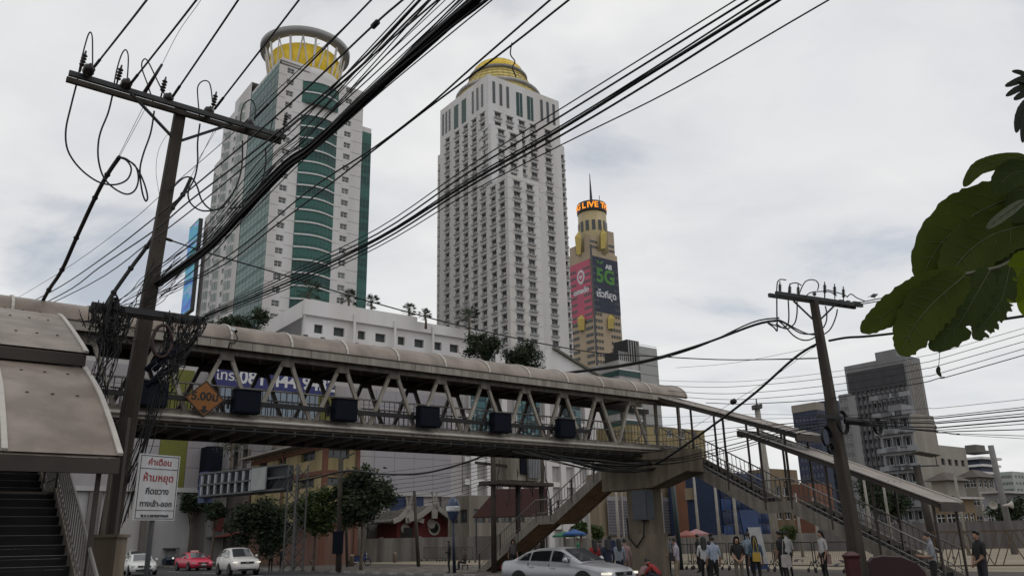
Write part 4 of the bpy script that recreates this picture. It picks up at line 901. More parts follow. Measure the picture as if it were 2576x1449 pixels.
# ================================================================== middle distance buildings
def corner(cx, cy, Y): p = at(cx, cy, Y); return U_(p), Q_(p), p.z
def ext(u0, q0, xl, xr, yl, yr): return max(1., Q_(onu(xl, yl, u0))-q0), max(1., U_(onq(xr, yr, q0))-u0)
def bld(name, label, cat, cxy, Y, xl, xr, yl, yr, wall, nl, nr, z0r, fh, nf, wl, wh, wm=None, kind='two', dep=.3, group=None, glassmats=None, lwall=None, base=0., sill=.9):
    u0, q0, z1 = corner(*cxy, Y); tt, s = ext(u0, q0, xl, xr, yl, yr)
    t = thing(name, G(u0, q0, base), label, cat, group)
    rows = [r for r in floors(z0r, nf, fh, sill, wh) if r[1] < z1-.2]
    wm = wm or [glass_dark, frame_w, ac_m, grille_m]
    if nr: front_f(t, u0, q0, s, base, z1, evenly(nr, s, min(wl, s/nr*.8)), rows, wall, wm, kind=kind, dep=dep, glassmats=glassmats)
    if nl: left_f(t, u0, q0, tt, base, z1, evenly(nl, tt, min(wl, tt/nl*.8)), rows, lwall or wall, wm, kind=kind, dep=dep, glassmats=glassmats)
    shell(t, u0, q0, s, tt, base, z1, wall, front=not nr, left=not nl)
    return t, u0, q0, s, tt, z1
# ---------------- shopping block wall behind the bridge
tile_w = M('pale_tile_wall', (.38, .36, .375), .7, .06, .3, streak=.1)
QM = 96.; uL, uR = U_(onq(180, 1100, QM)), U_(onq(1165, 1180, QM)); zMl = onq(640, 906, QM).z; zMb = onq(1030, 1238, QM).z
ml = thing('mall_building', G(uL, QM, 0), 'long pale tiled shopping block wall with olive green stripes behind the footbridge', 'building')
MB().gb(uL, uR, QM+.35, QM+24, 0, zMl).build('core', grey_wall, ml)
pw, ph = 2.95, 2.2
nx = int((uR-uL)/pw); nz_ = int((zMl-zMb)/ph)+1
stripes = [(U_(onq(x0, 1120, QM)), U_(onq(x1, 1120, QM))) for x0, x1 in ((412, 462), (245, 272), (322, 350))]+[(U_(onq(800, 1120, QM)), U_(onq(830, 1120, QM)))]
pm = [MB().bx(.02, pw-.02, 0, .3, .02, ph-.02).mesh('cladding_panel', m) for m in (tile_w, M('pale_tile_wall_b', (.36, .345, .36), .7, .06, .3, streak=.1), M('grey_tile_wall', (.36, .345, .37), .7, .06, .3))]
olive = MB().bx(.02, pw-.02, -.02, .3, .0, ph).mesh('olive_panel', M('olive_green', (.15, .155, .018), .6, .1, .3))
for i in range(nx):
    u = uL+i*pw
    st = any(a-.4 <= u+pw/2 <= b+.4 for a, b in stripes)
    for k in range(nz_):
        z = zMb+k*ph
        if z+ph > zMl+.1: break
        place(olive if st else pm[random.choice((0, 0, 1)) if i < nx*.72 else 2], 'olive_panel' if st else 'cladding_panel', basis(G(u, QM, z), UD, QD, ZD), ml)
MB().gb(uL, uR, QM-.2, QM+.34, zMb-.5, zMb-.004).build('string_course', grey_wall, ml)
bp_ = onq(1040, 1293, QM-.3); MB().gb(U_(onq(1002, 1290, QM))-1, U_(onq(1050, 1290, QM))+1, QM+.1, QM+.34, bp_.z-2.2, bp_.z+2.6).build('blue_panel', M('deep_blue_panel', (.02, .035, .11), .5, .15, .3), ml)
MB().gb(U_(onq(500, 1180, QM)), U_(onq(540, 1180, QM)), QM-2.5, QM-.2, onq(520, 1232, QM).z, onq(520, 1128, QM).z).build('sign_box', navy_box, ml)
drabp = M('drab_pier', (.20, .185, .175), .85, .2, .4, streak=.3)
# ground floor piers and awning shade of the block
for k in range(9):
    u = lerp(uL+3, uR-3, k/8); MB().gb(u-.6, u+.6, QM-.1, QM+.34, 0, zMb-.51).build('pier', drabp, ml)
# blue banner with the phone number and the light-blue hoarding under it
QBn = QM-3.; b0, b1 = onq(536, 925, QBn), onq(842, 985, QBn); ub0, ub1 = U_(onq(536, 960, QBn)), U_(onq(842, 965, QBn)); zt_, zb_b = onq(690, 935, QBn).z+.2, onq(690, 984, QBn).z
bn = thing('phone_banner', G(ub0, QBn, zb_b), 'long blue banner with a white telephone number seen through the footbridge truss', 'banner')
bnf = MB().gb(ub0, ub1, QBn, QBn+.2, zb_b, zt_).build('banner_face', M('royal_blue_banner', (.028, .032, .15), .6, .1, .3), bn)
for k in range(7): u = lerp(ub0+.5, ub1-.5, k/6); MB().gb(u-.1, u+.1, QBn+.21, QBn+2.9, zt_-.6, zt_-.4).build('strut', steel_grey, bn)
hh = zt_-zb_b
text(bnf, 'โทร.', G(lerp(ub0, ub1, .10), QBn-.03, (zt_+zb_b)/2), UD, ZD, hh*.62, white_ink, bold=.02)
text(bnf, '081 444 9432', G(lerp(ub0, ub1, .60), QBn-.03, (zt_+zb_b)/2), UD, ZD, hh*.86, white_ink, bold=.06)
hb = thing('hoarding', G(ub0+1, QBn, zb_b-3), 'pale blue hoarding panels hanging under the phone number banner', 'hoarding')
for k in range(6):
    a = lerp(ub0+1, ub1-2, k/6); b = lerp(ub0+1, ub1-2, (k+1)/6)-.06; MB().gb(a, b, QBn+.02, QBn+.18, onq(690, 1062, QBn).z, zb_b-.12).build('panel', M('pale_blue_panel', (.22, .27, .33), .6, .1, .4), hb)
for k in range(4): u = lerp(ub0+1.5, ub1-3, k/3); MB().gb(u-.1, u+.1, QBn+.2, QBn+2.9, zb_b-2.2, zb_b-2.0).build('strut', steel_grey, hb)
# ---------------- white annex with square windows on top of the block
ua, qa_, za = corner(770, 770, 110.); ta_, sa = ext(ua, qa_, 672, 1193, 792, 845)
an = thing('annex_building', G(ua, qa_, 0), 'low white annex with eight square windows and rooftop palms between the towers', 'building')
fa = lambda x, y: ((980+x/2.576)/1.5264, (1080+y/2.576)/1.5264)
wu = [U_(onq(*fa(x, y), qa_))-ua for x, y in ((583, 480), (668, 480), (775, 510), (882, 510), (1015, 540), (1088, 540), (1188, 570), (1288, 570), (1410, 600), (1480, 600), (1575, 625), (1668, 625), (1773, 650), (1843, 650), (1925, 680), (2012, 680))]
zw1, zw0 = onq(*fa(625, 428), qa_).z, onq(*fa(625, 515), qa_).z
front_f(an, ua, qa_, sa, 0, za, [(wu[i], wu[i+1]) for i in range(0, 16, 2)], [(zw0, zw1)], white_wall, [M('grey_green_blind', (.06, .075, .072), .5, .2, .3), frame_d], kind='plain', dep=.5)
left_f(an, ua, qa_, ta_, 0, za, [], [], white_wall); shell(an, ua, qa_, sa, ta_, 0, za, white_wall, front=False, left=False)
MB().gb(ua-.4, ua+sa*.62, qa_-.5, qa_-.004, zw1+1.1, za+.9).build('parapet', white_wall, an); MB().gb(ua+sa*.62, ua+sa+.5, qa_-.5, qa_-.004, zw1+1.1, za+.2).build('parapet', white_wall, an)
for x in (wu[3]+1.1, wu[7]+1.1, wu[11]+1.1): MB().gb(ua+x, ua+x+.35, qa_-.7, qa_-.504, zw0-1.0, zw1+2.2).build('fin', white_wall, an)
MB().gb(ua-.3, ua-.004, qa_+.5, qa_+ta_, zw1+.9, za+.9).build('parapet', white_wall, an)
louv = MB().bx(-.06, .06, -.05, .05, 0, 4.6).mesh('louvre', M('grey_louvre', (.24, .24, .24), .6))
for k in range(36): place(louv, 'louvre', Matrix.Translation(G(ua-.15, qa_+1+k*(ta_-1.5)/36, zw1-3.8)), an)
for k in range(11):                           # little floodlights on arms along the wall
    px = 745+k*43; p = onq(px, 857+k*6.6, qa_); ft = thing('floodlight', p, 'small black floodlight on a thin arm along the white annex wall', 'floodlight', 'floodlights in a row on the annex wall')
    MB().tube([p, p-QD*1.0+ZD*.5+UD*.8], .06, 5).build('arm', steel_grey, ft); e = p-QD*1.0+ZD*.5+UD*.8; MB().box(e-UD*.2-QD*.2, UD*.6, QD*.3, ZD*.25).build('lamp_head', frame_d, ft)
# ---------------- teal screened car park and the white block to its right
QT = 104.; u1_, u2_ = U_(onq(1168, 1000, QT)), U_(onq(1485, 1020, QT)); zt1, zt0 = onq(1320, 965, QT).z, 0
cpk = thing('car_park', G(u1_, QT, 0), 'white car park building screened with teal glass squares behind the footbridge', 'building')
MB().gb(u1_, u2_, QT+.4, QT+20, 0, zt1).build('core', grey_wall, cpk)
for k in range(9):
    u = lerp(u1_+1, u2_-1.6, k/8); MB().gb(u, u+1.1, QT-.3, QT+.4, 0, zt1+1.5).build('column', white_wall, cpk)
for k in range(6): MB().gb(u1_, u2_, QT-.1, QT+.38, 3.5+k*3.3, 4.3+k*3.3).build('spandrel', white_wall, cpk)
sq = [MB().bx(0, 1.15, 0, .08, 0, 1.0).mesh('screen_tile', m) for m in (M('teal_tile', (.02, .07, .085), .3), M('teal_tile_b', (.05, .15, .17), .3), M('teal_tile_c', (.012, .025, .035), .3), M('teal_tile_d', (.10, .2, .22), .3))]
for i in range(26):
    for k in range(9):
        if (i//5) % 2: continue
        place(random.choice(sq), 'screen_tile', basis(G(lerp(u1_+1, u2_-2, i/26.), QT-.34, zt1-10.2+k*1.1), UD, QD, ZD), cpk)
ws = thing('stair_block', G(u1_, QT+30, 0), 'white block with a long sloping parapet at the foot of the domed tower', 'building')
pr_ = [(1372, 880), (1390, 878), (1450, 915), (1512, 952), (1512, 1000), (1372, 1000)]
pp = [onq(x, y, QT+28) for x, y in pr_]; lo = [V((p.x, p.y, 0)) for p in (pp[-2], pp[-1])]
MB().prism(pp[:4]+lo, QD*10).build('sloped_wall', white_wall, ws)
for a, b in zip(pp[1:3], pp[2:4]): MB().beam(a+ZD*.2-QD*.2, b+ZD*.2-QD*.2, .9, .5, QD).build('coping', M('mossy_coping', (.14, .14, .11), .9), ws)
for px in (1258, 1331):
    p = onq(px, 890, QT+18); MB().box(V((p.x-.9, p.y, 0)), V((1.8, 0, 0)), V((0, 1.6, 0)), ZD*(p.z)).build('pylon', white_wall, ws)
# ---------------- banded glass office
t, u0, q0, s, tt, z1 = bld('office_building', 'grey office block with green glass bands and black rooftop screens beside the tall tower', 'office', (1556, 905), 250., 1478, 1652, 912, 915, grey_wall, 0, 0, 0, 3.6, 1, 1, 1)
for f in range(12):
    z = z1-3.2-f*3.9
    MB().gb(u0-.25, u0+s*.52, q0-.25, q0-.004, z-1.7, z).build('glass_band', green_glass_d, t); MB().gb(u0-.25, u0-.004, q0, q0+tt, z-1.7, z).build('glass_band', green_glass_d, t)
    MB().gb(u0-.4, u0+s*.52, q0-.4, q0-.26, z+.004, z+.5).build('sill_band', white_wall, t)
MB().gb(u0+s*.52, u0+s, q0-.5, q0+tt, 0, onq(1620, 873, q0).z).build('stair_tower', M('pale_grey_panel', (.40, .40, .39), .7, .1, .1), t)
for k in range(14): zz3 = z1+6-k*3.2; MB().gb(u0+s*.53, u0+s-.1, q0-.55, q0-.504, zz3, zz3+.12).build('panel_joint', frame_d, t)
for a, b, h in ((.05, .3, 3.2), (.3, .62, 7.5)):
    MB().gb(u0+s*a, u0+s*b, q0+1, q0+tt*.5, z1, z1+h).build('rooftop_screen', M('black_screen', (.02, .02, .022), .6), t)
    for k in range(5): uu = lerp(u0+s*a, u0+s*b, (k+.5)/5); MB().gb(uu-.15, uu+.15, q0+.8, q0+.996, z1, z1+h).build('screen_frame', grey_wall, t)
# ---------------- yellow shophouse with orange bands
yel = M('faded_yellow_wall', (.38, .31, .16), .85, .15, .3, streak=.3); org = M('orange_trim', (.15, .06, .038), .8, .15, .5); pinkw = M('salmon_wall', (.19, .105, .08), .85, .15, .4, streak=.2)
fy = lambda x, y: ((900+x/2.372)/1.5264, (1600+y/2.372)/1.5264)
uy, qy, zy = corner(*fy(832, 226), 75.); ty, sy = ext(uy, qy, fy(185, 265)[0], fy(1132, 300)[0], fy(185, 265)[1], fy(1132, 300)[1])
yb = thing('shophouse', G(uy, qy, 0), 'faded yellow shophouse with orange bands and salmon ground floor behind street trees', 'shophouse')
zy2, zy1 = onq(*fy(832, 480), qy).z, onq(*fy(832, 980), qy).z
R3 = [(onq(*fy(950, 375), qy).z, onq(*fy(950, 292), qy).z)]; R2 = [(onq(*fy(900, 625), qy).z, onq(*fy(900, 550), qy).z)]
wmY = [glass_dark, frame_d, ac_m, grille_m]
front_f(yb, uy, qy, sy, zy1, zy, [(sy*.08, sy*.72)], R3+R2, yel, wmY, kind='three')
left_f(yb, uy, qy, ty, zy1, zy, [(ty*.12, ty*.3), (ty*.5, ty*.62), (ty*.78, ty*.9)], R3+R2, yel, wmY, kind='cross')
MB().gb(uy, uy+sy, qy, qy+ty, 0, zy1-.01).build('ground_floor', pinkw, yb); shell(yb, uy, qy, sy, ty, zy1, zy, yel, front=False, left=False)
for z in (zy-.6, zy2-.4, zy1-.15):
    MB().gb(uy-.16, uy+sy+.1, qy-.16, qy-.005, z, z+.38).build('orange_band', org, yb); MB().gb(uy-.16, uy-.005, qy, qy+ty, z, z+.38).build('orange_band', org, yb)
for a in (0, .52, 1.):
    MB().gb(uy-.2, uy-.165, qy+ty*a-.15, qy+ty*a+.15, 0, zy).build('orange_pilaster', org, yb)
MB().gb(uy+sy-.25, uy+sy+.1, qy-.2, qy-.165, 0, zy).build('orange_pilaster', org, yb); MB().gb(uy-.2, uy+.25, qy-.2, qy-.165, 0, zy).build('orange_pilaster', org, yb)
MB().box(G(uy-1.2, qy-1, zy), UD*(sy+2), QD*(ty+2), ZD*.18).build('roof_slab', M('tin_roof', (.33, .30, .27), .7, .2, .5), yb)
for k in range(3): MB().box(G(uy-1.6, qy+ty*(.1+.3*k), zy1+.3), UD*1.5, QD*ty*.25, ZD*.08+UD*0).build('awning', M('awning_grey', (.2, .2, .19), .7, .3, 1), yb)
# older shophouses further along the street
drab = [M('drab_wall_a', (.16, .14, .125), .9, .3, .3, streak=.4), M('drab_wall_b', (.22, .19, .165), .9, .3, .3, streak=.4), M('drab_wall_c', (.12, .105, .10), .9, .3, .3, streak=.4)]
q = qy+ty+.4
for k, (ln, h, lb) in enumerate(((14, 9.5, 'shabby grey shophouse with broken shutters next to the yellow shophouse'), (12, 13, 'dark three storey shophouse with red awning two doors from the yellow shophouse'), (16, 11, 'dim brown shophouse row end with hanging signs behind the red taxi'), (22, 14, 'tall drab shophouse closing the end of the street'), (30, 12, 'long dim shophouse at the far end of the street beyond the cars'))):
    b_t = thing('shophouse', G(uy, q, 0), lb, 'shophouse', 'old shophouses along the far pavement'); m = drab[k % 3]
    left_f(b_t, uy+.1*k, q, ln, 0, h, evenly(4, ln, 1.5), floors(3.6, 4, 3.1, .9, 1.5), m, [glass_dark, frame_d, ac_m, grille_m], kind='two'); front_f(b_t, uy+.1*k, q, 14, 0, h, evenly(3, 14, 1.5), floors(3.6, 4, 3.1, .9, 1.5), m, [glass_dark, frame_d, ac_m, grille_m])
    shell(b_t, uy+.1*k, q, 14, ln, 0, h, m, front=False, left=False)
    for j in range(3): MB().box(G(uy-1.9, q+ln*(.04+.33*j), 2.9), UD*1.8+ZD*.4, QD*ln*.29, ZD*.07).build('awning', M(('red_awning', 'grey_awning', 'green_awning')[(j+k) % 3], ((.25, .06, .05), (.18, .18, .17), (.03, .22, .13))[(j+k) % 3], .8, .2, 1), b_t)
    MB().gb(uy-1.2, uy-.3, q+ln*.5, q+ln*.5+.15, 3.6, 6.2).build('hanging_sign', M(('sign_maroon', 'sign_dull_white', 'sign_blue')[k % 3], ((.22, .05, .05), (.4, .38, .36), (.03, .06, .2))[k % 3], .6), b_t)
    q += ln+.3
# ---------------- red shrine with white curled ridges
QS = 88.; fs_ = lambda x, y: onq(*fy(x, y), QS)
sh = thing('shrine', V((fs_(1620, 1090).x, fs_(1620, 1090).y, 0)), 'small red walled shrine with grey tiled gables and white curled ridge ends', 'shrine')
redw = M('shrine_red', (.12, .018, .018), .8, .2, .4); gtile = M('grey_roof_tile', (.16, .15, .13), .85, .3, 2); ridge = M('shrine_white_trim', (.32, .30, .27), .7, .1, .5)
for (x0, x1, xa, ya, ye, dpt, q_off) in ((1620, 1945, 1790, 850, 950, 7, 0), (1480, 1622, 1552, 890, 965, 5, .3)):
    bl, br, ap = onq(*fy(x0, 1092), QS+q_off), onq(*fy(x1, 1092), QS+q_off), onq(*fy(xa, ya), QS+q_off); ze = onq(*fy(xa, ye), QS+q_off).z; L_ = V((bl.x, bl.y, 0)); R_ = V((br.x, br.y, 0)); A_ = V((ap.x, ap.y, ap.z))
    MB().prism([L_, R_, R_+ZD*ze, A_, L_+ZD*ze], QD*dpt).build('gable_wall', redw, sh)
    for e, sg in ((L_, -1), (R_, 1)):
        o_ = V((A_.x, A_.y, 0)); ed = e+(e-o_).normalized()*1.0; d1 = A_+ZD*.5-QD*.7; pts = [d1, lerp(d1, ed+ZD*(ze+.2)-QD*.7, .55)-ZD*.35, ed+ZD*(ze+.1)-QD*.7]
        MB().sheet([pts, [p+QD*(dpt+1.2) for p in pts]], 0, (0, 0, -.15)).build('roof_slope', gtile, sh)
        for k in range(9): MB().tube([p+QD*(.3+k*(dpt+.6)/9)+ZD*.06 for p in pts], .09, 5).build('tile_row', gtile, sh)
        mb = MB()
        for a, b in zip(pts[:-1], pts[1:]): mb.beam(a-QD*.1+ZD*.05, b-QD*.1+ZD*.05, .3, .55, QD)
        mb.build('verge', ridge, sh)
    MB().prism([A_+UD*a+ZD*b-QD*.95 for a, b in ((-.35, -1.0), (.35, -1.0), (.45, .3), (.25, 1.2), (.42, 2.2), (.15, 1.6), (0, 1.0), (-.15, 1.6), (-.42, 2.2), (-.25, 1.2), (-.45, .3))], QD*.25).build('ridge_horn', ridge, sh)
    MB().lathe([(.55, -.1), (.6, 0), (.55, .1)], A_-ZD*1.6-QD*.12, 12, ax=QD).build('gable_roundel', ridge, sh)
wc = onq(*fy(1818, 1012), QS); mb = MB()
for k in range(20):
    a, b = k*math.pi/10, (k+1)*math.pi/10; f_ = lambda t, r: wc-QD*.08+UD*math.cos(t)*r+ZD*math.sin(t)*r
    mb.face([f_(a, .85), f_(a, .6), f_(b, .6), f_(b, .85)]); mb.face([f_(a, .85), f_(b, .85), f_(b, .85)+QD*.08, f_(a, .85)+QD*.08])
mb.build('round_window_rim', ridge, sh); MB().lathe([(.62, 0), (.62, .02)], wc-QD*.03, 20, ax=QD).build('round_window', ink, sh)
d0 = onq(*fy(1560, 1085), QS); MB().box(V((d0.x-.9, d0.y-.1, 0)), V((1.8, 0, 0)), V((0, .2, 0)), ZD*3.6).build('doorway', ink, sh)
# boundary walls of the lot
def wall_px(label, p0, p1, Y0, Y1, ytop0, ytop1, mat, cop=None, name='boundary_wall', th=.25):
    a, b = at(p0, ytop0, Y0), at(p1, ytop1, Y1); A0, B0 = V((a.x, a.y, 0)), V((b.x, b.y, 0)); t = thing(name, A0, label, 'wall')
    h = (a.z+b.z)/2; n = max(2, int((B0-A0).length/3.2)); nn = (B0-A0).normalized().cross(ZD)
    for k in range(n): p, r = lerp(A0, B0, k/n), lerp(A0, B0, (k+1)/n); MB().box(p, (r-p)*.985, -nn*th, ZD*h).build('panel', mat, t)
    for k in range(n+1): p = lerp(A0, B0, k/n); MB().box(p-(B0-A0).normalized()*.15+nn*.06, (B0-A0).normalized()*.3, -nn*(th+.12), ZD*(h+.12)).build('pillar', mat, t)
    if cop: MB().box(A0+nn*.05+ZD*(h+.004), B0-A0, -nn*(th+.1), ZD*.1).build('coping', cop, t)
    return t
ww = M('stained_white_wall', (.24, .225, .21), .9, .2, .4, streak=.4)
wall_px('low stained white wall in front of the red shrine', 765, 1250, 84, 84, 1352, 1353, ww); wall_px('low stained wall behind the barriers and the beige shop', 1420, 2060, 92, 92, 1347, 1346, ww)
wall_px('ribbed grey fence wall closing the sandy lot below the houses', 2060, 2640, 88, 80, 1320, 1308, M('grey_sheet_fence', (.16, .145, .145), .8, .15, .5, streak=.3), th=.1)
# ---------------- houses and shops right of the transformer
bld('house', 'off white house with flat roof and maroon awning left of the far stairs', 'house', (1180, 1245), 96., 1128, 1330, 1250, 1262, M('offwhite_house', (.26, .235, .205), .85, .15, .3, streak=.3), 2, 4, 3, 3.2, 2, 1.6, 1.5, [glass_dark, frame_d, ac_m, grille_m])
aw = thing('awning', at(1230, 1290, 82.), 'dark maroon pitched awning roof beside the far stairs', 'awning'); a0_ = at(1188, 1300, 82.); MB().prism([a0_, a0_+V((7.4, 0, 0)), a0_+V((7.4, 0, 2.6)), a0_+V((2.4, 0, 2.6))], V((0, 4, 0))).build('canopy', M('maroon_sheet', (.07, .03, .028), .8), aw)
for dx in (.3, 7.1): MB().bx(a0_.x+dx, a0_.x+dx+.15, a0_.y+.1, a0_.y+.25, 0, a0_.z).build('post', steel_grey, aw)
beige = M('beige_shop_wall', (.28, .225, .155), .85, .15, .3, streak=.25)
t, u0, q0, s, tt, z1 = bld('shop_building', 'beige shop block fronted by tall grey louvred screens behind the bridge pier', 'building', (1502, 1192), 100., 1475, 1800, 1195, 1215, beige, 0, 0, 0, 3, 1, 1, 1, lwall=M('ochre_wall', (.42, .27, .08), .85))
zl_, zh_ = onq(1600, 1345, q0).z, onq(1600, 1250, q0).z
for k in range(7):
    a = lerp(1.0, s*.8, k/7); b = lerp(1.0, s*.8, (k+1)/7)-.25; MB().gb(u0+a, u0+b, q0-.5, q0-.4, zl_, zh_).build('screen_frame', M('screen_grey', (.27, .26, .28), .7, .15, .5), t)
    for j in range(12): zz4 = lerp(zl_+.1, zh_-.3, j/12); MB().box(G(u0+a+.08, q0-.62, zz4), UD*(b-a-.16), -QD*.02+QD*.1, ZD*.16).build('louvre_blade', M('screen_dark', (.13, .125, .14), .7), t)
    MB().gb(u0+b+.03, u0+b+.2, q0-.75, q0-.51, 0, zh_+.6).build('screen_post', M('screen_post', (.36, .34, .33), .7), t)
t, u0, q0, s, tt, z1 = bld('house', 'orange and yellow three storey house beside the blue sheeted scaffold', 'house', (1722, 1186), 104., 1690, 1796, 1190, 1200, M('orange_house', (.22, .10, .06), .85, .15, .4), 0, 3, 3.2, 3.3, 3, 1.9, 1.7, kind='cross')
MB().gb(u0-.3, u0+s+.2, q0-1.2, q0-.01, 6.2, 7.6).build('balcony', beige, t); MB().gb(u0+.8, u0+s*.55, q0-1.0, q0-.02, 7.61, 10.4).build('bay_room', beige, t)
t, u0, q0, s, tt, z1 = bld('apartment_block', 'plain yellow block rising behind the head of the right stairs', 'building', (1590, 1066), 150., 1500, 1772, 1072, 1090, M('pale_yellow_wall', (.36, .29, .15), .85, .1, .2, streak=.2), 0, 5, 6, 3.3, 8, 1.6, 1.5)
bt_ = thing('scaffolded_building', at(1850, 1330, 100.), 'building wrapped in bright blue scaffold sheeting beyond the stairs', 'building')
u0, q0, z1 = corner(1803, 1186, 100.); tt, s = ext(u0, q0, 1786, 1926, 1190, 1212)
MB().gb(u0, u0+s, q0, q0+max(tt, 8), 0, z1).build('core', M('blue_core', (.02, .035, .08), .8), bt_)
bs = [M('blue_sheet_a', (.01, .03, .11), .6, .3, .5), M('blue_sheet_b', (.014, .05, .17), .6, .3, .5), M('blue_sheet_c', (.008, .022, .075), .6, .3, .5)]
for i in range(5):
    for k in range(6):
        a, b = s*i/5+.05, s*(i+1)/5-.05; z0_, z1_ = z1*k/6+.05, z1*(k+1)/6-.05; bow = random.uniform(.1, .5)
        rows = [[G(u0+lerp(a, b, x/4), q0-.2-bow*math.sin(math.pi*x/4)*math.sin(math.pi*y/4), lerp(z0_, z1_, y/4)) for x in range(5)] for y in range(5)]
        MB().sheet(rows, 0, QD*.03).build('sheet', random.choice(bs), bt_, True)
for i in range(6): u = u0+s*i/5; MB().tube([G(u, q0-.75, 0), G(u, q0-.75, z1+.8)], .05, 5).build('scaffold_pole', steel_grey, bt_)
for k in range(7): MB().tube([G(u0, q0-.75, z1*k/6+.02), G(u0+s, q0-.75, z1*k/6+.02)], .05, 5).build('scaffold_ledger', steel_grey, bt_)
bld('house', 'tan house with brown upper floor seen between the stair railings', 'house', (1935, 1178), 118., 1880, 2005, 1180, 1185, M('tan_house', (.26, .19, .12), .85, .15, .3, streak=.2), 3, 3, 3, 3.2, 4, 1.5, 1.4)
bld('house', 'reddish brown house with dark windows right of the tan house', 'house', (2035, 1215), 112., 1990, 2092, 1218, 1222, M('redbrown_house', (.20, .09, .06), .85, .2, .3), 3, 3, 3, 3.2, 3, 1.4, 1.4)
# ---------------- condominiums
dpan = M('grey_condo_wall', (.26, .26, .265), .8, .1, .1, streak=.15)
t, u0, q0, s, tt, z1 = bld('condominium', 'tall grey condominium with gridded balconies and dark louvred crown', 'condominium', (2275, 893), 300., 2122, 2312, 915, 895, dpan, 11, 0, 4, 3.3, 34, 2.6, 1.7, [glass_mid, frame_w, ac_m, grille_m], kind='two', dep=.9, glassmats=[glass_dark, glass_mid, glass_mid, glass_lit])
MB().gb(u0-.5, u0-.02, q0+1, q0+tt-1, z1-11, z1-3.0).build('louvred_crown', M('crown_dark', (.05, .05, .055), .6, .3, .4), t)
for k in range(12): qq = q0+2+k*(tt-4)/11; MB().gb(u0-.7, u0-.02, qq-.25, qq+.25, 0, z1-11.1).build('pilaster', M('condo_pilaster_dark', (.10, .10, .11), .7), t)
MB().gb(u0+2, u0+s-1, q0+4, q0+tt*.5, z1-.2, z1+3.5).build('plant_room', dpan, t)
for k in range(8): uu = u0+s*(.1+.1*k); MB().gb(uu, uu+.3, q0-.3, q0-.02, 0, z1-2).build('fin', M('condo_fin', (.42, .39, .35), .7), t)
t2, u0, q0, s, tt, z1 = bld('condominium', 'lower stepped wing at the left shoulder of the tall grey condominium', 'condominium', (2130, 990), 296., 2108, 2150, 992, 992, dpan, 3, 0, 4, 3.3, 26, 2.2, 1.7, [glass_mid, frame_w, ac_m, grille_m])
nvy = M('navy_condo_wall', (.035, .045, .085), .6, .15, .1); 
bld('condominium', 'dark navy condominium tower behind the leaning power pole', 'condominium', (2092, 1005), 350., 2030, 2125, 1003, 1006, nvy, 7, 0, 4, 3.3, 26, 2.0, 1.6, [M('navy_glass', (.06, .075, .13), .2, .4, .3), frame_d, ac_m, grille_m], kind='plain')
t, u0, q0, s, tt, z1 = bld('condominium', 'low navy condominium wing with beige roof terrace and shrubs', 'condominium', (2055, 1030), 340., 1993, 2075, 1037, 1032, nvy, 6, 0, 4, 3.3, 24, 2.2, 1.6, [M('navy_glass', (.06, .075, .13)), M('navy_frame', (.18, .2, .26), .6), ac_m, grille_m], kind='two')
MB().gb(u0-.3, u0+s, q0, q0+tt, z1, z1+3.2).build('terrace_parapet', M('beige_parapet', (.34, .30, .25), .8), t)
# ---------------- stepped white apartment
wa = M('cream_apartment', (.36, .33, .29), .8, .1, .2, streak=.15); wb = M('blue_white_apartment', (.31, .32, .345), .8, .1, .2, streak=.15)
t, u0, q0, s, tt, z1 = bld('apartment_block', 'white apartment block with balconies on one side and a blank cream flank', 'building', (2288, 1038), 150., 2208, 2346, 1062, 1035, wa, 3, 0, 3, 3.3, 9, 3.0, 1.7, [glass_dark, frame_w, ac_m, grille_m], lwall=wb, dep=1.2)
for f in range(8):
    z = 3.+f*3.3
    for k in range(3): qq = q0+tt*.06+(tt*.88)*(k+.5)/3; MB().gb(u0-.6, u0-.02, qq-2.0, qq+2.0, z-.15, z+.7).build('balcony', wb, t)
MB().gb(u0+1, u0+6, q0+tt*.3, q0+tt*.7, z1, z1+2.0).build('roof_room', wb, t)
mb = MB(); p = G(u0+s+1.5, q0+2, z1-4); mb.lathe([(.1, 0), (1.2, .3), (1.7, .9)], p+ZD*1.2, 14, ax=(-.5, -.5, .7)); mb.tube([p, p+ZD*1.3], .1, 5); mb.build('satellite_dish', steel_grey, t)
bld('apartment_block', 'lower cream extension stepping down from the white apartment block', 'building', (2352, 1118), 155., 2330, 2432, 1122, 1150, wa, 0, 4, 3, 3.3, 6, 1.4, 1.2, [glass_dark, frame_d, ac_m, grille_m])
brn = M('brown_roof_tile', (.105, .085, .075), .85, .25, 1.5)
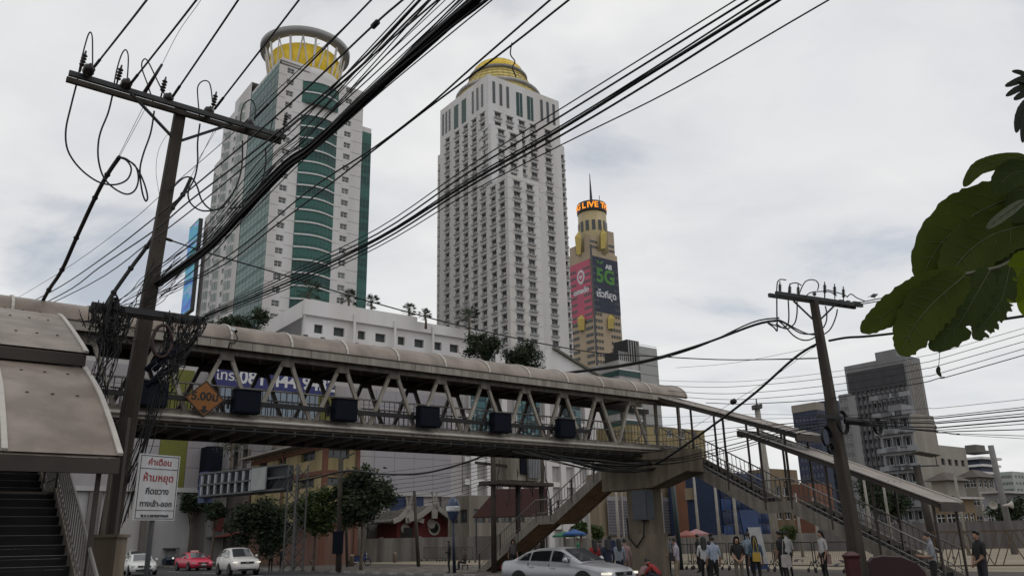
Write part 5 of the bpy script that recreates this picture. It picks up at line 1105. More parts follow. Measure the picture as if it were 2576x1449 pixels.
for k, (cxy, Y, xl, xr, lb, wl_) in enumerate((((2378, 1208), 140., 2342, 2425, 'cream house with brown hipped roof below the apartment extension', wa), ((2455, 1200), 150., 2415, 2500, 'white house with brown gabled roof and small square windows', wa), ((2505, 1240), 130., 2470, 2600, 'low white house with paired dark windows by the loudspeaker pole', wb), ((2400, 1255), 120., 2342, 2450, 'two storey tan house with balcony just behind the fence wall', M('tan_house', (.40, .29, .17))))):
    t, u0, q0, s, tt, z1 = bld('house', lb, 'house', cxy, Y, xl, xr, cxy[1]+4, cxy[1]+4, wl_, 2, 3, 2, 3.2, 7, 1.6, 1.4, [glass_dark, frame_w, ac_m, grille_m], kind='cross')
    if k < 2:
        c = [G(u0-1, q0-1, z1), G(u0+s+1, q0-1, z1), G(u0+s+1, q0+tt+1, z1), G(u0-1, q0+tt+1, z1)]; r0, r1 = G(u0+s*.3, q0+tt*.5, z1+1.5), G(u0+s*.7, q0+tt*.5, z1+1.5)
        m2 = MB(); m2.face([c[0], c[1], r1, r0]); m2.face([c[1], c[2], r1]); m2.face([c[2], c[3], r0, r1]); m2.face([c[3], c[0], r0]); m2.face(c[::-1]); m2.build('roof', brn, t)
    else: MB().gb(u0-.8, u0+s+.8, q0-1.2, q0+tt, z1, z1+.3).build('roof_slab', grey_wall, t)
t, u0, q0, s, tt, z1 = bld('office_building', 'distant dark blue tower with a flared white and slate roof', 'office', (2462, 1150), 460., 2415, 2500, 1152, 1152, nvy, 0, 0, 0, 3, 1, 1, 1)
for k in range(14): MB().gb(u0-.4, u0+s+.2, q0-.4, q0+tt, z1-12-k*3.6, z1-11.4-k*3.6).build('floor_band', M('slate_band', (.14, .16, .24), .6), t)
for z, e in ((-9, 1.5), (-5, 2.2), (-1, 3), (3, .5)): MB().gb(u0-e, u0+s+e, q0-e, q0+tt+e, z1+z, z1+z+1.2).build('roof_tier', white_wall if z < 2 else gtile, t)
MB().gb(u0+s*.2, u0+s*.8, q0+tt*.2, q0+tt*.8, z1+4.2, z1+7.5).build('roof_house', gtile, t)
bld('condominium', 'pale green condominium far beyond the houses', 'condominium', (2545, 1185), 420., 2502, 2600, 1187, 1187, M('pale_green_condo', (.42, .46, .43), .8, .1, .1), 6, 6, 3, 3.3, 14, 2.4, 1.6, [glass_mid, frame_w, ac_m, grille_m])
SHADE_MUL = 1.
# ================================================================== vegetation
rl = random.Random(11)
def leafcloud(center, rad, n, size, rng, clumps=14, squash=(1, 1, .8)):
    """leaf blades gathered in clumps through the crown's volume, leaving gaps between them"""
    mb = MB(); cs = []
    for k in range(clumps):
        d = V((rng.gauss(0, 1), rng.gauss(0, 1), rng.gauss(0, 1))).normalized()*rng.uniform(.35, .95)
        cs.append((center+V((d.x*rad*squash[0], d.y*rad*squash[1], d.z*rad*squash[2])), rad*rng.uniform(.22, .42)))
    for i in range(n):
        c, r = rng.choice(cs); p = c+V((rng.gauss(0, .5), rng.gauss(0, .5), rng.gauss(0, .42)))*r
        a = V((rng.gauss(0, 1), rng.gauss(0, 1), rng.gauss(0, .6))).normalized(); b = a.orthogonal().normalized(); s = size*rng.uniform(.6, 1.3)
        b = (b*math.cos(i)+a.cross(b)*math.sin(i)); mb.face([p-a*s*.5, p+b*s*.22, p+a*s*.6, p-b*s*.22], rng.randrange(3))
    return mb, cs
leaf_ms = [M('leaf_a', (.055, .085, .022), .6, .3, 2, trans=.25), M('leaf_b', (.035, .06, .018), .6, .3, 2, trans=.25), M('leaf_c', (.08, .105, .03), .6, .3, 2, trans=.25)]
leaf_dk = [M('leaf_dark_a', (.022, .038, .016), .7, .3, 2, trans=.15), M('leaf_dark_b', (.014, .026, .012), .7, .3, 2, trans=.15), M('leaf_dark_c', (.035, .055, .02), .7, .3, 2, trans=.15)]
bark = M('grey_bark', (.11, .085, .065), .9, .3, 3, bump=.3)
def tree(label, base, h, rad, n, size, lm=leaf_ms, trunk=.16, group=None, clumps=16, squash=(1, 1, .85), name='street_tree', lean=(0, 0)):
    t = thing(name, base, label, 'tree', group); top = base+V((lean[0], lean[1], h-rad*squash[2])); rng = random.Random(label)
    mb, cs = leafcloud(top, rad, n, size, rng, clumps, squash)
    tk0 = MB().tube(smooth([base, lerp(base, top, .4)+V((rng.uniform(-.15, .15), 0, 0)), lerp(base, top, .8), top+ZD*rad*.3], 4), [trunk*(1-.6*k/12) for k in range(13)], 8).build('trunk', bark, t, True)
    lb = MB()
    for c, r in cs: s = lerp(base, top, rng.uniform(.55, .9)); lb.tube([s, lerp(s, c, .5)+ZD*.2, c], [trunk*.35, trunk*.22, trunk*.08], 5)
    lb.build('limb', bark, tk0, True); mb.build('crown', lm, t); return t
def palm(label, base, h, fr, group, seed):
    t = thing('palm_tree', base, label, 'palm', group); rng = random.Random(seed); top = base+V((rng.uniform(-.2, .2), 0, h))
    MB().tube([base, lerp(base, top, .5)+V((.1, 0, 0)), top], [.22, .17, .16], 7).build('trunk', bark, t, True)
    mb = MB()
    for k in range(34):
        az = rng.uniform(0, 6.28); el_ = rng.uniform(-.7, 1.3); d = V((math.cos(az)*math.cos(el_), math.sin(az)*math.cos(el_), math.sin(el_))); e = top+d*fr*.55
        mb.tube([top, e], [.035, .02], 4); side = d.cross(ZD).normalized() if abs(d.z) < .95 else V((1, 0, 0))
        for j in range(11):                   # fan of pointed segments
            a = (j-5)*.24; dd = (d*math.cos(a)+side*math.sin(a)).normalized(); tip = e+dd*fr*.55-ZD*fr*.16*abs(math.sin(a)); w_ = side.cross(d)*.02+side*.055*fr*.4
            mb.face([e-w_*.3, e+dd*fr*.3-w_, tip, e+dd*fr*.3+w_], rng.randrange(3))
    mb.build('crown', leaf_dk, t)
for px, py, Y, h, f, lb in ((771, 788, 118, 4.2, 2.1, 'fan palm in front of the curved green glass bay on the annex roof'), (875, 790, 118, 3.2, 1.6, 'fan palm by the white wall of the green tower on the annex roof'), (931, 800, 118, 3.2, 1.4, 'fan palm at the right edge of the green tower on the annex roof'),
                            (1028, 806, 120, 2.4, 1.25, 'lone fan palm against the sky on the annex roof'), (1071, 815, 120, 2.2, 1.15, 'smaller fan palm against the sky on the annex roof'), (1180, 838, 124, 3.6, 1.9, 'fan palm in front of the stepped white tower')):
    palm(lb, at(px, py+12, Y), h, f, 'fan palms on the annex roof', px)
tree('dark round tree beside the white annex below the domed tower', at(1213, 905, 112)-ZD*2, 6.5, 2.7, 4200, .45, leaf_dk, .2, clumps=22, name='roof_tree')
tree('broad dark tree on the terrace at the foot of the domed tower', at(1312, 925, 116)-ZD*1.5, 5.2, 3.1, 4600, .45, leaf_dk, .2, clumps=24, squash=(1, 1, .65), name='roof_tree')
for k, (px, py, Y, r) in enumerate(((600, 812, 112, 2.2), (650, 800, 112, 2.0), (560, 815, 112, 1.8), (530, 815, 114, 1.5))):
    tree(('bushy shrub on the roof edge left of the annex louvres', 'shrub against the annex corner', 'dark roof shrub behind the cable tangle', 'small roof shrub under the lit screen')[k], at(px, py+22, Y)-ZD*.8, r*1.7, r, 1500, .4, leaf_dk, .12, name='roof_shrub', group='shrubs on the roof edge')
def gnd(px, py, z=.13): return onz(px, py, z)
G7 = 'street trees along the far pavement'
for px, top, bot, Y, rpx, lb, n in ((650, 1250, 1418, 60., 62, 'bushy street tree left of the sign gantry above the white suv', 5200), (789, 1228, 1412, 58., 52, 'slender street tree between the gantry legs and the concrete post', 4600), (908, 1178, 1415, 57., 60, 'tallest street tree with dense dark crown beside the concrete post', 6200)):
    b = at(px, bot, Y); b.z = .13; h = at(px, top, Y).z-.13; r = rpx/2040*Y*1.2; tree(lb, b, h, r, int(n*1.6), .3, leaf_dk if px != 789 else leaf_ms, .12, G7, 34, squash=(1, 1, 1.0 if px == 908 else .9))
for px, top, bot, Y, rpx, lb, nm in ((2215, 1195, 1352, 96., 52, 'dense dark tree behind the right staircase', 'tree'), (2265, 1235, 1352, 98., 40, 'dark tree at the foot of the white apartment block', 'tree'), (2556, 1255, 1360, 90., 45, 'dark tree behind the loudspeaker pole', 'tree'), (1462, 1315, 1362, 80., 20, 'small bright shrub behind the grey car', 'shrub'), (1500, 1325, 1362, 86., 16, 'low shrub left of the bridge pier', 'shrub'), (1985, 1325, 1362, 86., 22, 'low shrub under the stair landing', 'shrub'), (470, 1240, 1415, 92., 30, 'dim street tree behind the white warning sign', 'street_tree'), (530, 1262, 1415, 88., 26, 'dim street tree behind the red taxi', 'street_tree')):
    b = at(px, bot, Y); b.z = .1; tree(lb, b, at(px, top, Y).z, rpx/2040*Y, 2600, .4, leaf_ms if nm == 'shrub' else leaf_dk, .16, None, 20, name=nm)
tr_ = tree('leafless looking vine tree tangled over the shabby shophouse roof', at(580, 1180, 80), 4.5, 2.2, 300, .3, leaf_dk, .15, None, 14, name='bare_tree')
# ---------------- overhanging branch with big leaves, close to the camera
bl_m = M('big_leaf', (.046, .062, .007), .85, .15, 5, trans=.45, spec=.1); bl_d = M('big_leaf_dark', (.026, .042, .007), .85, .15, 5, trans=.35, spec=.1); rib_m = M('leaf_midrib', (.034, .046, .009), .8, .2, 10)
bl_l = M('big_leaf_bright', (.13, .19, .008), .85, .15, 5, trans=.6, spec=.1); bl_k = M('leaf_black', (.004, .006, .003), .7, .3, 10)
br = thing('roadside_tree', V((3.6, 2.6, 0)), 'overhanging branch of large ragged dark green leaves close beside the camera', 'tree')
MB().tube(smooth([V((3.6, 2.6, 0)), V((3.5, 2.55, 1.4)), V((3.55, 2.6, 2.6)), V((3.4, 2.7, 4.2))], 5), [.13-.004*k for k in range(16)], 10).build('trunk', bark, br, True)
MB().tube(smooth([V((3.52, 2.58, 2.2)), V((3.0, 2.5, 2.75)), at(2800, 560, 2.3)], 5), [.05-.0032*k for k in range(11)], 8).build('limb', bark, br, True)
MB().tube(smooth([V((3.5, 2.62, 3.2)), V((3.0, 2.5, 3.3)), at(2800, 300, 2.4)], 5), [.04-.003*k for k in range(11)], 8).build('limb', bark, br, True)
def leaf(mid, hw, Y0, Y1, mat, rng, rag=.1, holes=.05, fold=.10, name='leaf'):
    mids = smooth([at(x, y, lerp(Y0, Y1, k/(len(mid)-1))) for k, (x, y) in enumerate(mid)], 12); n = len(mids)-1; sc_ = hw*Y0/2040; K = 7; rows = []
    for i, p in enumerate(mids):
        t = i/n; tg_ = (mids[min(i+1, n)]-mids[max(i-1, 0)]).normalized(); sd_ = tg_.cross(V((0, -1, 0))); sd_ = sd_.normalized() if sd_.length > 1e-4 else V((1, 0, 0)); nm = sd_.cross(tg_)
        wd = sc_*1.75*(t+.015)**.5*(1.003-t)**.62; row = []
        for j in range(-K, K+1):
            f = j/K; e = wd*f*(1+(rng.uniform(-rag, rag) if abs(j) == K else 0)); row.append(p+sd_*e+nm*(abs(f)*fold*wd+wd*.025*math.sin(f*5+i*.18)))
        rows.append(row)
    mb = MB(); tears = [(rng.randrange(3, n-1), rng.choice((-1, 1)), rng.uniform(1.5, 5.5)) for _ in range(int(holes*45))]
    for i in range(n):
        for j in range(2*K):
            if any(abs(i-i0) <= 0 and (j-K+.5)*sg_ > dp_ for i0, sg_, dp_ in tears): continue
            mb.face([rows[i][j], rows[i][j+1], rows[i+1][j+1], rows[i+1][j]])
    o = mb.build(name, mat, br, True); rw = max(.0012, sc_*.03)
    MB().tube([p+V((0, -.001, 0)) for p in mids], [rw*(1-.8*i/n) for i in range(n+1)], 5).build('midrib', rib_m, o, True)
    vb = MB()
    for i in range(4, n-4, 4):
        for s in (0, 2*K): vb.tube([mids[i]+V((0, -.0008, 0)), lerp(mids[i], rows[min(i+4, n)][s], .55)+V((0, -.0012, 0)), rows[min(i+6, n)][s]], [rw*.3, rw*.2, rw*.05], 3)
    vb.build('vein', rib_m, o, True); return o
rg = random.Random(5)
for mid, hw, Y0, Y1, mt, rag, ho in (
    ([(2600, 480), (2470, 530), (2370, 610), (2312, 712)], 88, 2.2, 1.95, bl_m, .05, .0), ([(2620, 560), (2500, 590), (2420, 650), (2380, 720)], 78, 2.15, 1.9, bl_m, .06, .0),
    ([(2580, 395), (2520, 405), (2460, 425), (2424, 470)], 26, 2.1, 2.0, bl_m, .05, 0), ([(2600, 430), (2540, 440), (2500, 490)], 46, 2.05, 2.0, bl_d, .05, 0),
    ([(2430, 690), (2350, 718), (2250, 775), (2166, 836)], 50, 1.85, 1.7, bl_m, .10, .01), ([(2425, 695), (2350, 760), (2300, 820), (2262, 892)], 70, 1.83, 1.68, bl_m, .10, .012),
    ([(2490, 680), (2450, 750), (2400, 830), (2338, 878)], 50, 1.9, 1.75, bl_d, .14, .04), ([(2540, 670), (2520, 750), (2480, 810), (2448, 852)], 38, 1.95, 1.8, bl_d, .2, .09),
    ([(2600, 640), (2560, 700), (2530, 758)], 52, 2.0, 1.95, bl_l, .06, 0), ([(2640, 660), (2600, 730), (2580, 800)], 55, 2.0, 1.95, bl_l, .06, 0),
    ([(2640, 520), (2560, 580), (2500, 660)], 70, 2.25, 2.1, bl_d, .05, 0), ([(2640, 590), (2560, 640), (2470, 690)], 75, 2.2, 2.0, bl_d, .05, 0), ([(2576, 505), (2520, 545), (2482, 575)], 16, 1.8, 1.8, M('leaf_underside', (.09, .11, .06), .5, .2, 10, trans=.3), .03, 0),
    ([(2640, 430), (2590, 480), (2540, 560)], 60, 2.2, 2.1, bl_d, .05, 0), ([(2470, 690), (2452, 750), (2425, 800)], 24, 1.95, 1.85, bl_d, .15, .06)): leaf(mid, hw, Y0, Y1, mt, rg, rag, ho)
for mid, hw in (([(2590, 190), (2560, 205), (2528, 218)], 13), ([(2590, 215), (2560, 225), (2530, 243)], 12), ([(2585, 200), (2570, 185), (2545, 180)], 11), ([(2590, 230), (2570, 240), (2550, 252)], 12), ([(2590, 180), (2575, 205), (2568, 235)], 14), ([(2585, 250), (2565, 290), (2556, 335)], 16), ([(2595, 250), (2580, 300), (2572, 360)], 16)): leaf(mid, hw, 2.3, 2.3, bl_k, rg, .05, 0)
MB().tube(smooth([at(2800, 560, 2.3), at(2640, 620, 2.15), at(2520, 670, 1.98), at(2420, 692, 1.86)]), [.012]*6+[.008]*6+[.005]*7, 6).build('twig', M('twig_bark', (.06, .055, .03), .8), br, True)
MB().tube(smooth([at(2800, 300, 2.4), at(2640, 230, 2.3), at(2560, 205, 2.3)]), .004, 5).build('twig', bl_k, br, True)
MB().tube([at(2365, 872, 1.75), at(2362, 915, 1.75), at(2360, 925, 1.75)], .0007, 4).build('thread', bl_k, br)
leaf([(2362, 922), (2360, 935), (2368, 948)], 7, 1.75, 1.75, bl_k, rg, 0, 0, name='dead_leaf')
# ================================================================== vehicles
tyre_m = M('tyre_rubber', (.016, .016, .017), .85, .2, 5); rim_m = M('alloy_rim', (.30, .30, .31), .35, .1, 5, metal=.7); carglass = M('car_glass', (.012, .014, .016), .06, .1, 1, spec=.7); trim_m = M('black_car_trim', (.012, .012, .013), .5); lamp_m = M('lamp_lens', (.45, .46, .47), .15, .1, 5, spec=.8); lamp_on = M('lamp_lit', (1, .95, .8), .3, 0, 1, emit=.7); tail_m = M('tail_lamp', (.25, .01, .012), .3); plate_m = M('number_plate', (.5, .5, .5), .5)
PROF = {
 'sedan': dict(L=[(-2.42, .72, .66, .45), (-2.38, .95, .78, .30), (-2.22, 1.03, .86, .24), (-1.5, 1.05, .91, .2), (-.6, 1.0, .92, .2), (.5, .97, .92, .2), (1.0, .96, .92, .2), (1.6, .89, .90, .2), (2.1, .79, .85, .22), (2.33, .68, .76, .25), (2.42, .54, .64, .32)],
               C=[(-2.0, 1.04, .76, .66), (-1.35, 1.33, .80, .60), (-.75, 1.435, .82, .615), (-.1, 1.455, .82, .62), (.35, 1.42, .82, .62), (1.22, .97, .80, .74)], wx=(-1.42, 1.4), wr=.335, side=[(-1.62, -1.02), (-.95, -.08), (0, .78)], roof=(1, 4)),
 'suv': dict(L=[(-2.3, .80, .68, .5), (-2.27, 1.08, .82, .35), (-2.1, 1.12, .88, .3), (-1.2, 1.13, .92, .28), (-.3, 1.12, .92, .28), (.6, 1.1, .92, .28), (1.1, 1.09, .91, .28), (1.6, 1.05, .90, .28), (2.05, .98, .86, .3), (2.25, .86, .80, .32), (2.33, .65, .70, .4)],
             C=[(-2.2, 1.12, .80, .72), (-1.85, 1.50, .82, .64), (-1.2, 1.68, .83, .64), (-.3, 1.72, .83, .64), (.35, 1.66, .83, .64), (1.25, 1.1, .82, .76)], wx=(-1.35, 1.4), wr=.36, side=[(-1.75, -1.15), (-1.08, -.15), (-.06, .82)], roof=(1, 4))}
def car(label, pos, ang, kind, paint, lit=False, group=None, name='car', taxi=False, scale=1.):
    P = PROF[kind]; t = thing(name, V(pos), label, 'car', group); X = Matrix.Translation(V(pos)) @ Matrix.Rotation(ang, 4, 'Z') @ Matrix.Diagonal((scale,)*3+(1,))
    def put(mb, nm, m, smooth_=False, par=None): return place(mb.mesh(nm, m, smooth_), nm, X, par or t)
    sec = []
    for x, zt, hw, zb_ in P['L']:
        half = [(.0, zb_), (hw*.8, zb_), (hw*.97, zb_+.12), (hw, lerp(zb_, zt, .5)), (hw*.985, lerp(zb_, zt, .78)), (hw*.95, zt-.035), (hw*.86, zt), (hw*.4, zt+.025), (0, zt+.03)]
        sec.append([V((x, y, z)) for y, z in half]+[V((x, -y, z)) for y, z in half[-2:0:-1]])
    mb = MB(); n = len(sec[0])
    for s in sec: mb.v += [tuple(p) for p in s]
    for i in range(len(sec)-1):
        for j in range(n): k = (j+1) % n; mb.f.append((i*n+j, i*n+k, (i+1)*n+k, (i+1)*n+j)); mb.m.append(0)
    mb.f += [tuple(reversed(range(n))), tuple((len(sec)-1)*n+j for j in range(n))]; mb.m += [0, 0]; mb.f = [f[::-1] for f in mb.f]
    put(mb, 'body', paint, True)
    C = P['C']
    def cab(x):
        for a, b in zip(C[:-1], C[1:]):
            if a[0] <= x <= b[0]: f = (x-a[0])/(b[0]-a[0]); return tuple(lerp(a[k], b[k], f) for k in range(4))
        return C[-1]
    def belt(x):
        Ls = P['L']
        for a, b in zip(Ls[:-1], Ls[1:]):
            if a[0] <= x <= b[0]: return lerp(a[1], b[1], (x-a[0])/(b[0]-a[0]))
        return 1.
    def sp_(x, f, s=1, e=0.):                 # side of cabin: f 0 belt .. 1 roof rail
        _, zr_, wb_, wr_ = cab(x); z0 = belt(x)-.02; return V((x, s*(lerp(wb_, wr_, f**1.3)+e), lerp(z0, max(zr_-.05, z0), f)))
    mb = MB(); xs = [c[0] for c in C]; cs = []
    for x in xs:
        zr_, wr_ = cab(x)[1], cab(x)[3]; h = [sp_(x, 0), sp_(x, .4), sp_(x, .8), sp_(x, 1), V((x, wr_*.86, zr_-.012)), V((x, wr_*.4, zr_+.008)), V((x, 0, zr_+.012))]; cs.append(h+[V((p.x, -p.y, p.z)) for p in h[-2::-1]])
    n = len(cs[0])
    for s in cs: mb.v += [tuple(p) for p in s]
    for i in range(len(cs)-1):
        for j in range(n-1): mb.f.append((i*n+j, (i+1)*n+j, (i+1)*n+j+1, i*n+j+1)); mb.m.append(0)
    put(mb, 'cabin', paint, True)
    for s in (-1, 1):
        for a, b in P['side']:
            mb = MB(); k = 5; rows = [[sp_(lerp(a, b, i/k), f, s, .006) for i in range(k+1)] for f in (.12, .5, .9)]; mb.sheet(rows if s < 0 else [r[::-1] for r in rows]); put(mb, 'side_window', carglass)
        for x in (P['side'][0][1]+.03, P['side'][1][1]+.04):
            _, _, hw, zb_ = min(P['L'], key=lambda q: abs(q[0]-x)); mb = MB(); mb.bx(x-.006, x+.006, s*hw*.96-.02, s*hw*.96+.035, zb_+.1, belt(x)-.05); put(mb, 'door_gap', trim_m)
            mb = MB(); mb.bx(x+.08, x+.26, s*hw-.02, s*hw+.025, belt(x)-.2, belt(x)-.165); put(mb, 'door_handle', paint)
        mb = MB(); mb.lathe([(.02, -.07), (.09, -.05), (.1, .03), (.05, .08)], (P['side'][2][1]-.02, s*.99, belt(.8)+.09), 8, ax=(1, 0, 0)); put(mb, 'mirror', paint, True)
        for wx in P['wx']:
            hw = .90; wr = P['wr']; c = V((wx, s*(hw-.06), wr)); mb = MB(); mb.lathe([(wr*.62, -.1), (wr*.95, -.115), (wr, -.08), (wr, .08), (wr*.95, .115), (wr*.62, .1)], c, 20, ax=(0, 1, 0)); w_ = put(mb, 'wheel', tyre_m, True)
            mb = MB(); mb.lathe([(wr*.64, -.09), (wr*.6, -.02), (wr*.6, .02), (wr*.64, .09)], c, 16, ax=(0, 1, 0))
            for k in range(5): a = k*1.2566; d = V((math.cos(a), 0, math.sin(a))); mb.beam(c+d*.04+V((0, s*.07, 0)), c+d*wr*.6+V((0, s*.08, 0)), .06, .03, (0, 1, 0))
            put(mb, 'rim', rim_m, False, w_)
            mb = MB(); mb.lathe([(wr+.055, -.01), (wr+.055, .0)], V((wx, s*(hw+.022), wr+.01)), 24, ax=(0, s, 0)); put(mb, 'wheel_arch', trim_m)
    def top_glass(i0, i1, fa, fb, nm, ex):
        mb = MB(); rows = []
        for f in (fa, .5*(fa+fb), fb):
            x = lerp(C[i0][0], C[i1][0], f); zr_, wr_ = cab(x)[1], cab(x)[3]; rows.append([V((x+ex, y*wr_*.84, zr_+.02+.012*(1-y*y))) for y in (-1, -.5, 0, .5, 1)])
        mb.sheet(rows); put(mb, nm, M('car_windscreen', (.05, .055, .06), .05, .1, 1, spec=.8), True)
    top_glass(4, 5, .06, .93, 'windscreen', .006); top_glass(0, 1, .1, .92, 'rear_window', -.006)
    xf, zf_, wf = P['L'][-2][0], P['L'][-3][1], P['L'][-3][2]
    for s in (-1, 1):
        mb = MB(); mb.prism([V((xf-.32, s*(wf+.02), zf_-.03)), V((xf-.05, s*(wf-.12), zf_-.06)), V((xf+.075, s*(wf-.34), zf_-.13)), V((xf+.085, s*(wf-.34), zf_-.22)), V((xf-.02, s*(wf-.08), zf_-.2)), V((xf-.3, s*(wf+.03), zf_-.14))], V((0, 0, .006))); mb = MB()
        mb.box((xf-.22, s*(wf-.24), zf_-.2), (.26, 0, 0), (0, s*.23, 0), (0, 0, .075)); put(mb, 'headlamp', lamp_on if lit else lamp_m)
        mb = MB(); mb.box((P['L'][1][0]-.03, s*.45, P['L'][1][1]-.2), (.1, 0, 0), (0, s*.33, 0), (0, 0, .14)); put(mb, 'tail_lamp', tail_m)
        mb = MB(); mb.bx(xf-.02, xf+.06, s*.52-.1, s*.52+.1, .36, .46); put(mb, 'fog_lamp', trim_m)
    mb = MB(); mb.bx(xf, xf+.105, -.42, .42, zf_-.24, zf_-.12); put(mb, 'grille', trim_m); mb = MB(); mb.bx(xf+.1, xf+.115, -.08, .08, zf_-.21, zf_-.13); put(mb, 'badge', rim_m)
    mb = MB(); mb.bx(xf, xf+.10, -.55, .55, .30, .42); put(mb, 'lower_grille', trim_m); mb = MB(); mb.bx(xf+.08, xf+.125, -.2, .2, .44, .54); put(mb, 'number_plate', plate_m)
    if taxi: mb = MB(); mb.bx(-.12, .1, -.3, .3, cab(0)[1]+.015, cab(0)[1]+.16); put(mb, 'roof_sign', M('taxi_sign', (.5, .35, .3), .4))
    return t
HEAD = math.atan2(-QD.y, -QD.x)
silver = M('silver_paint', (.40, .40, .42), .28, .04, 2, metal=.45, spec=.6); pearl = M('pearl_white_paint', (.62, .60, .57), .3, .04, 2, spec=.6); cream = M('cream_white_paint', (.60, .61, .58), .3, .04, 2, spec=.6); pinkr = M('pink_red_paint', (.50, .02, .06), .3, .06, 2, spec=.6)
p = at(1415, 1440, 29.6); car('silver grey sedan with lit headlamps driving past in front of the bridge pier', (p.x+.15, p.y, 0), HEAD+R(10), 'sedan', silver, True)
for px, py, kind, pt, lit, lb, tx, da in ((572, 1448, 'suv', pearl, True, 'pearl white suv with lit headlamps by the far kerb', False, -4), (320, 1448, 'sedan', cream, False, 'white sedan behind the white warning sign post', False, -6), (464, 1436, 'sedan', pinkr, False, 'pink red taxi with roof sign between the white cars', True, 2), (316, 1428, 'suv', cream, False, 'white van-like suv half hidden behind the white sedan', False, 0)):
    g_ = gnd(px, py, 0.); car(lb, (g_.x, g_.y+1.8, 0), HEAD+R(da), kind, pt, lit, None, 'taxi' if tx else 'car', tx)
# three-wheeler behind the taxi
g_ = gnd(425, 1424, 0); tk_ = thing('tuk_tuk', g_, 'dark three wheeled taxi with canopy stopped beside the red taxi', 'tuk tuk')
def pm_(mb, nm, m, base, ang, par, sm=False): return place(mb.mesh(nm, m, sm), nm, Matrix.Translation(base) @ Matrix.Rotation(ang, 4, 'Z'), par)
pm_(MB().prism([V((x, -.65, z)) for x, z in ((-1.3, .35), (1.0, .35), (1.25, .7), (1.0, 1.0), (-.2, .75), (-1.3, .95))], V((0, 1.3, 0))), 'body', M('tuk_body', (.02, .035, .06), .5), g_, HEAD, tk_)
pm_(MB().prism([V((x, -.7, z)) for x, z in ((-1.4, 1.75), (1.0, 1.8), (.9, 1.9), (-1.3, 1.88))], V((0, 1.4, 0))), 'canopy', M('tuk_canopy', (.03, .04, .05), .6), g_, HEAD, tk_)
for x, y in ((-1.2, -.6), (-1.2, .6), (.8, -.6), (.8, .6)): pm_(MB().tube([V((x, y, .8)), V((x, y, 1.76))], .03, 6), 'post', steel_grey, g_, HEAD, tk_)
for x, y in ((-.9, -.6), (-.9, .6), (1.1, 0)): pm_(MB().lathe([(.14, -.07), (.27, -.08), (.28, 0), (.27, .08), (.14, .07)], (x, y, .28), 14, ax=(0, 1, 0)), 'wheel', tyre_m, g_, HEAD, tk_)
pm_(MB().lathe([(.02, 0), (.1, .02), (.1, .06)], (1.22, 0, .85), 10, ax=(1, 0, 0)), 'headlamp', lamp_on, g_, HEAD, tk_)
def motorbike(label, base, ang, body_c):
    t = thing('motorbike', base, label, 'motorbike', 'motorbikes parked on the far pavement'); q = lambda mb, nm, m, sm=False: pm_(mb, nm, m, base, ang, t, sm); bc_ = M('bike_'+str(body_c), body_c, .35)
    for x in (-.62, .62):
        q(MB().lathe([(.22, -.045), (.27, -.05), (.29, 0), (.27, .05), (.22, .045), (.22, -.045)], (x, 0, .29), 18, ax=(0, 1, 0), cap=False), 'tyre', tyre_m, True)
        sp = MB(); sp.lathe([(.04, -.05), (.05, 0), (.04, .05)], (x, 0, .29), 8, ax=(0, 1, 0))
        for k in range(8): a = k*.785; sp.tube([V((x, 0, .29)), V((x+math.cos(a)*.23, 0, .29+math.sin(a)*.23))], .008, 4)
        q(sp, 'spoked_wheel', rim_m)
    q(MB().tube([V((.62, .0, .29)), V((.42, 0, .85)), V((.38, 0, 1.0))], .03, 6), 'fork', rim_m); q(MB().tube(smooth([V((.3, -.34, 1.02)), V((.38, -.15, 1.03)), V((.4, 0, 1.0)), V((.38, .15, 1.03)), V((.3, .34, 1.02))]), .016, 6), 'handlebar', trim_m)
    q(MB().prism([V((x, -.11, z)) for x, z in ((.5, .95), (.42, .45), (.1, .3), (-.3, .3), (-.45, .55), (-.75, .75), (-.72, .82), (-.1, .68), (.2, .62), (.36, .98))], V((0, .22, 0))), 'fairing', bc_); q(MB().prism([V((x, -.12, z)) for x, z in ((.1, .70), (-.1, .80), (-.75, .86), (-.72, .76), (-.1, .70))], V((0, .24, 0))), 'seat', trim_m)
    q(MB().bx(-.2, .12, -.1, .1, .24, .46), 'engine', M('engine_grey', (.1, .1, .1), .5, metal=.5)); q(MB().tube([V((.05, -.12, .3)), V((-.4, -.16, .28)), V((-.8, -.17, .4))], [.025, .04, .05], 8), 'exhaust', rim_m, True)
    q(MB().lathe([(.03, -.05), (.09, 0), (.09, .05)], (.5, 0, .88), 10, ax=(1, 0, 0)), 'headlamp', lamp_m); q(MB().prism([V((x, -.05, z)) for x, z in ((.9, .42), (.7, .62), (.45, .58), (.47, .54), (.7, .58), (.86, .4))], V((0, .1, 0))), 'mudguard', bc_)
    for s in (-1, 1): q(MB().tube([V((.36, s*.25, 1.03)), V((.33, s*.3, 1.22))], .008, 4), 'mirror_stem', trim_m)
    return t
for px, py, a, c, lb in ((806, 1420, 6, (.02, .02, .022), 'black motorbike parked under the slender street tree'), (905, 1423, 14, (.02, .03, .10), 'blue and black motorbike parked behind the concrete post'), (672, 1416, 90, (.03, .03, .03), 'dark motorbike seen end on beside the white suv')): motorbike(lb, gnd(px, py), R(a), c)
SHADE_MUL = .85
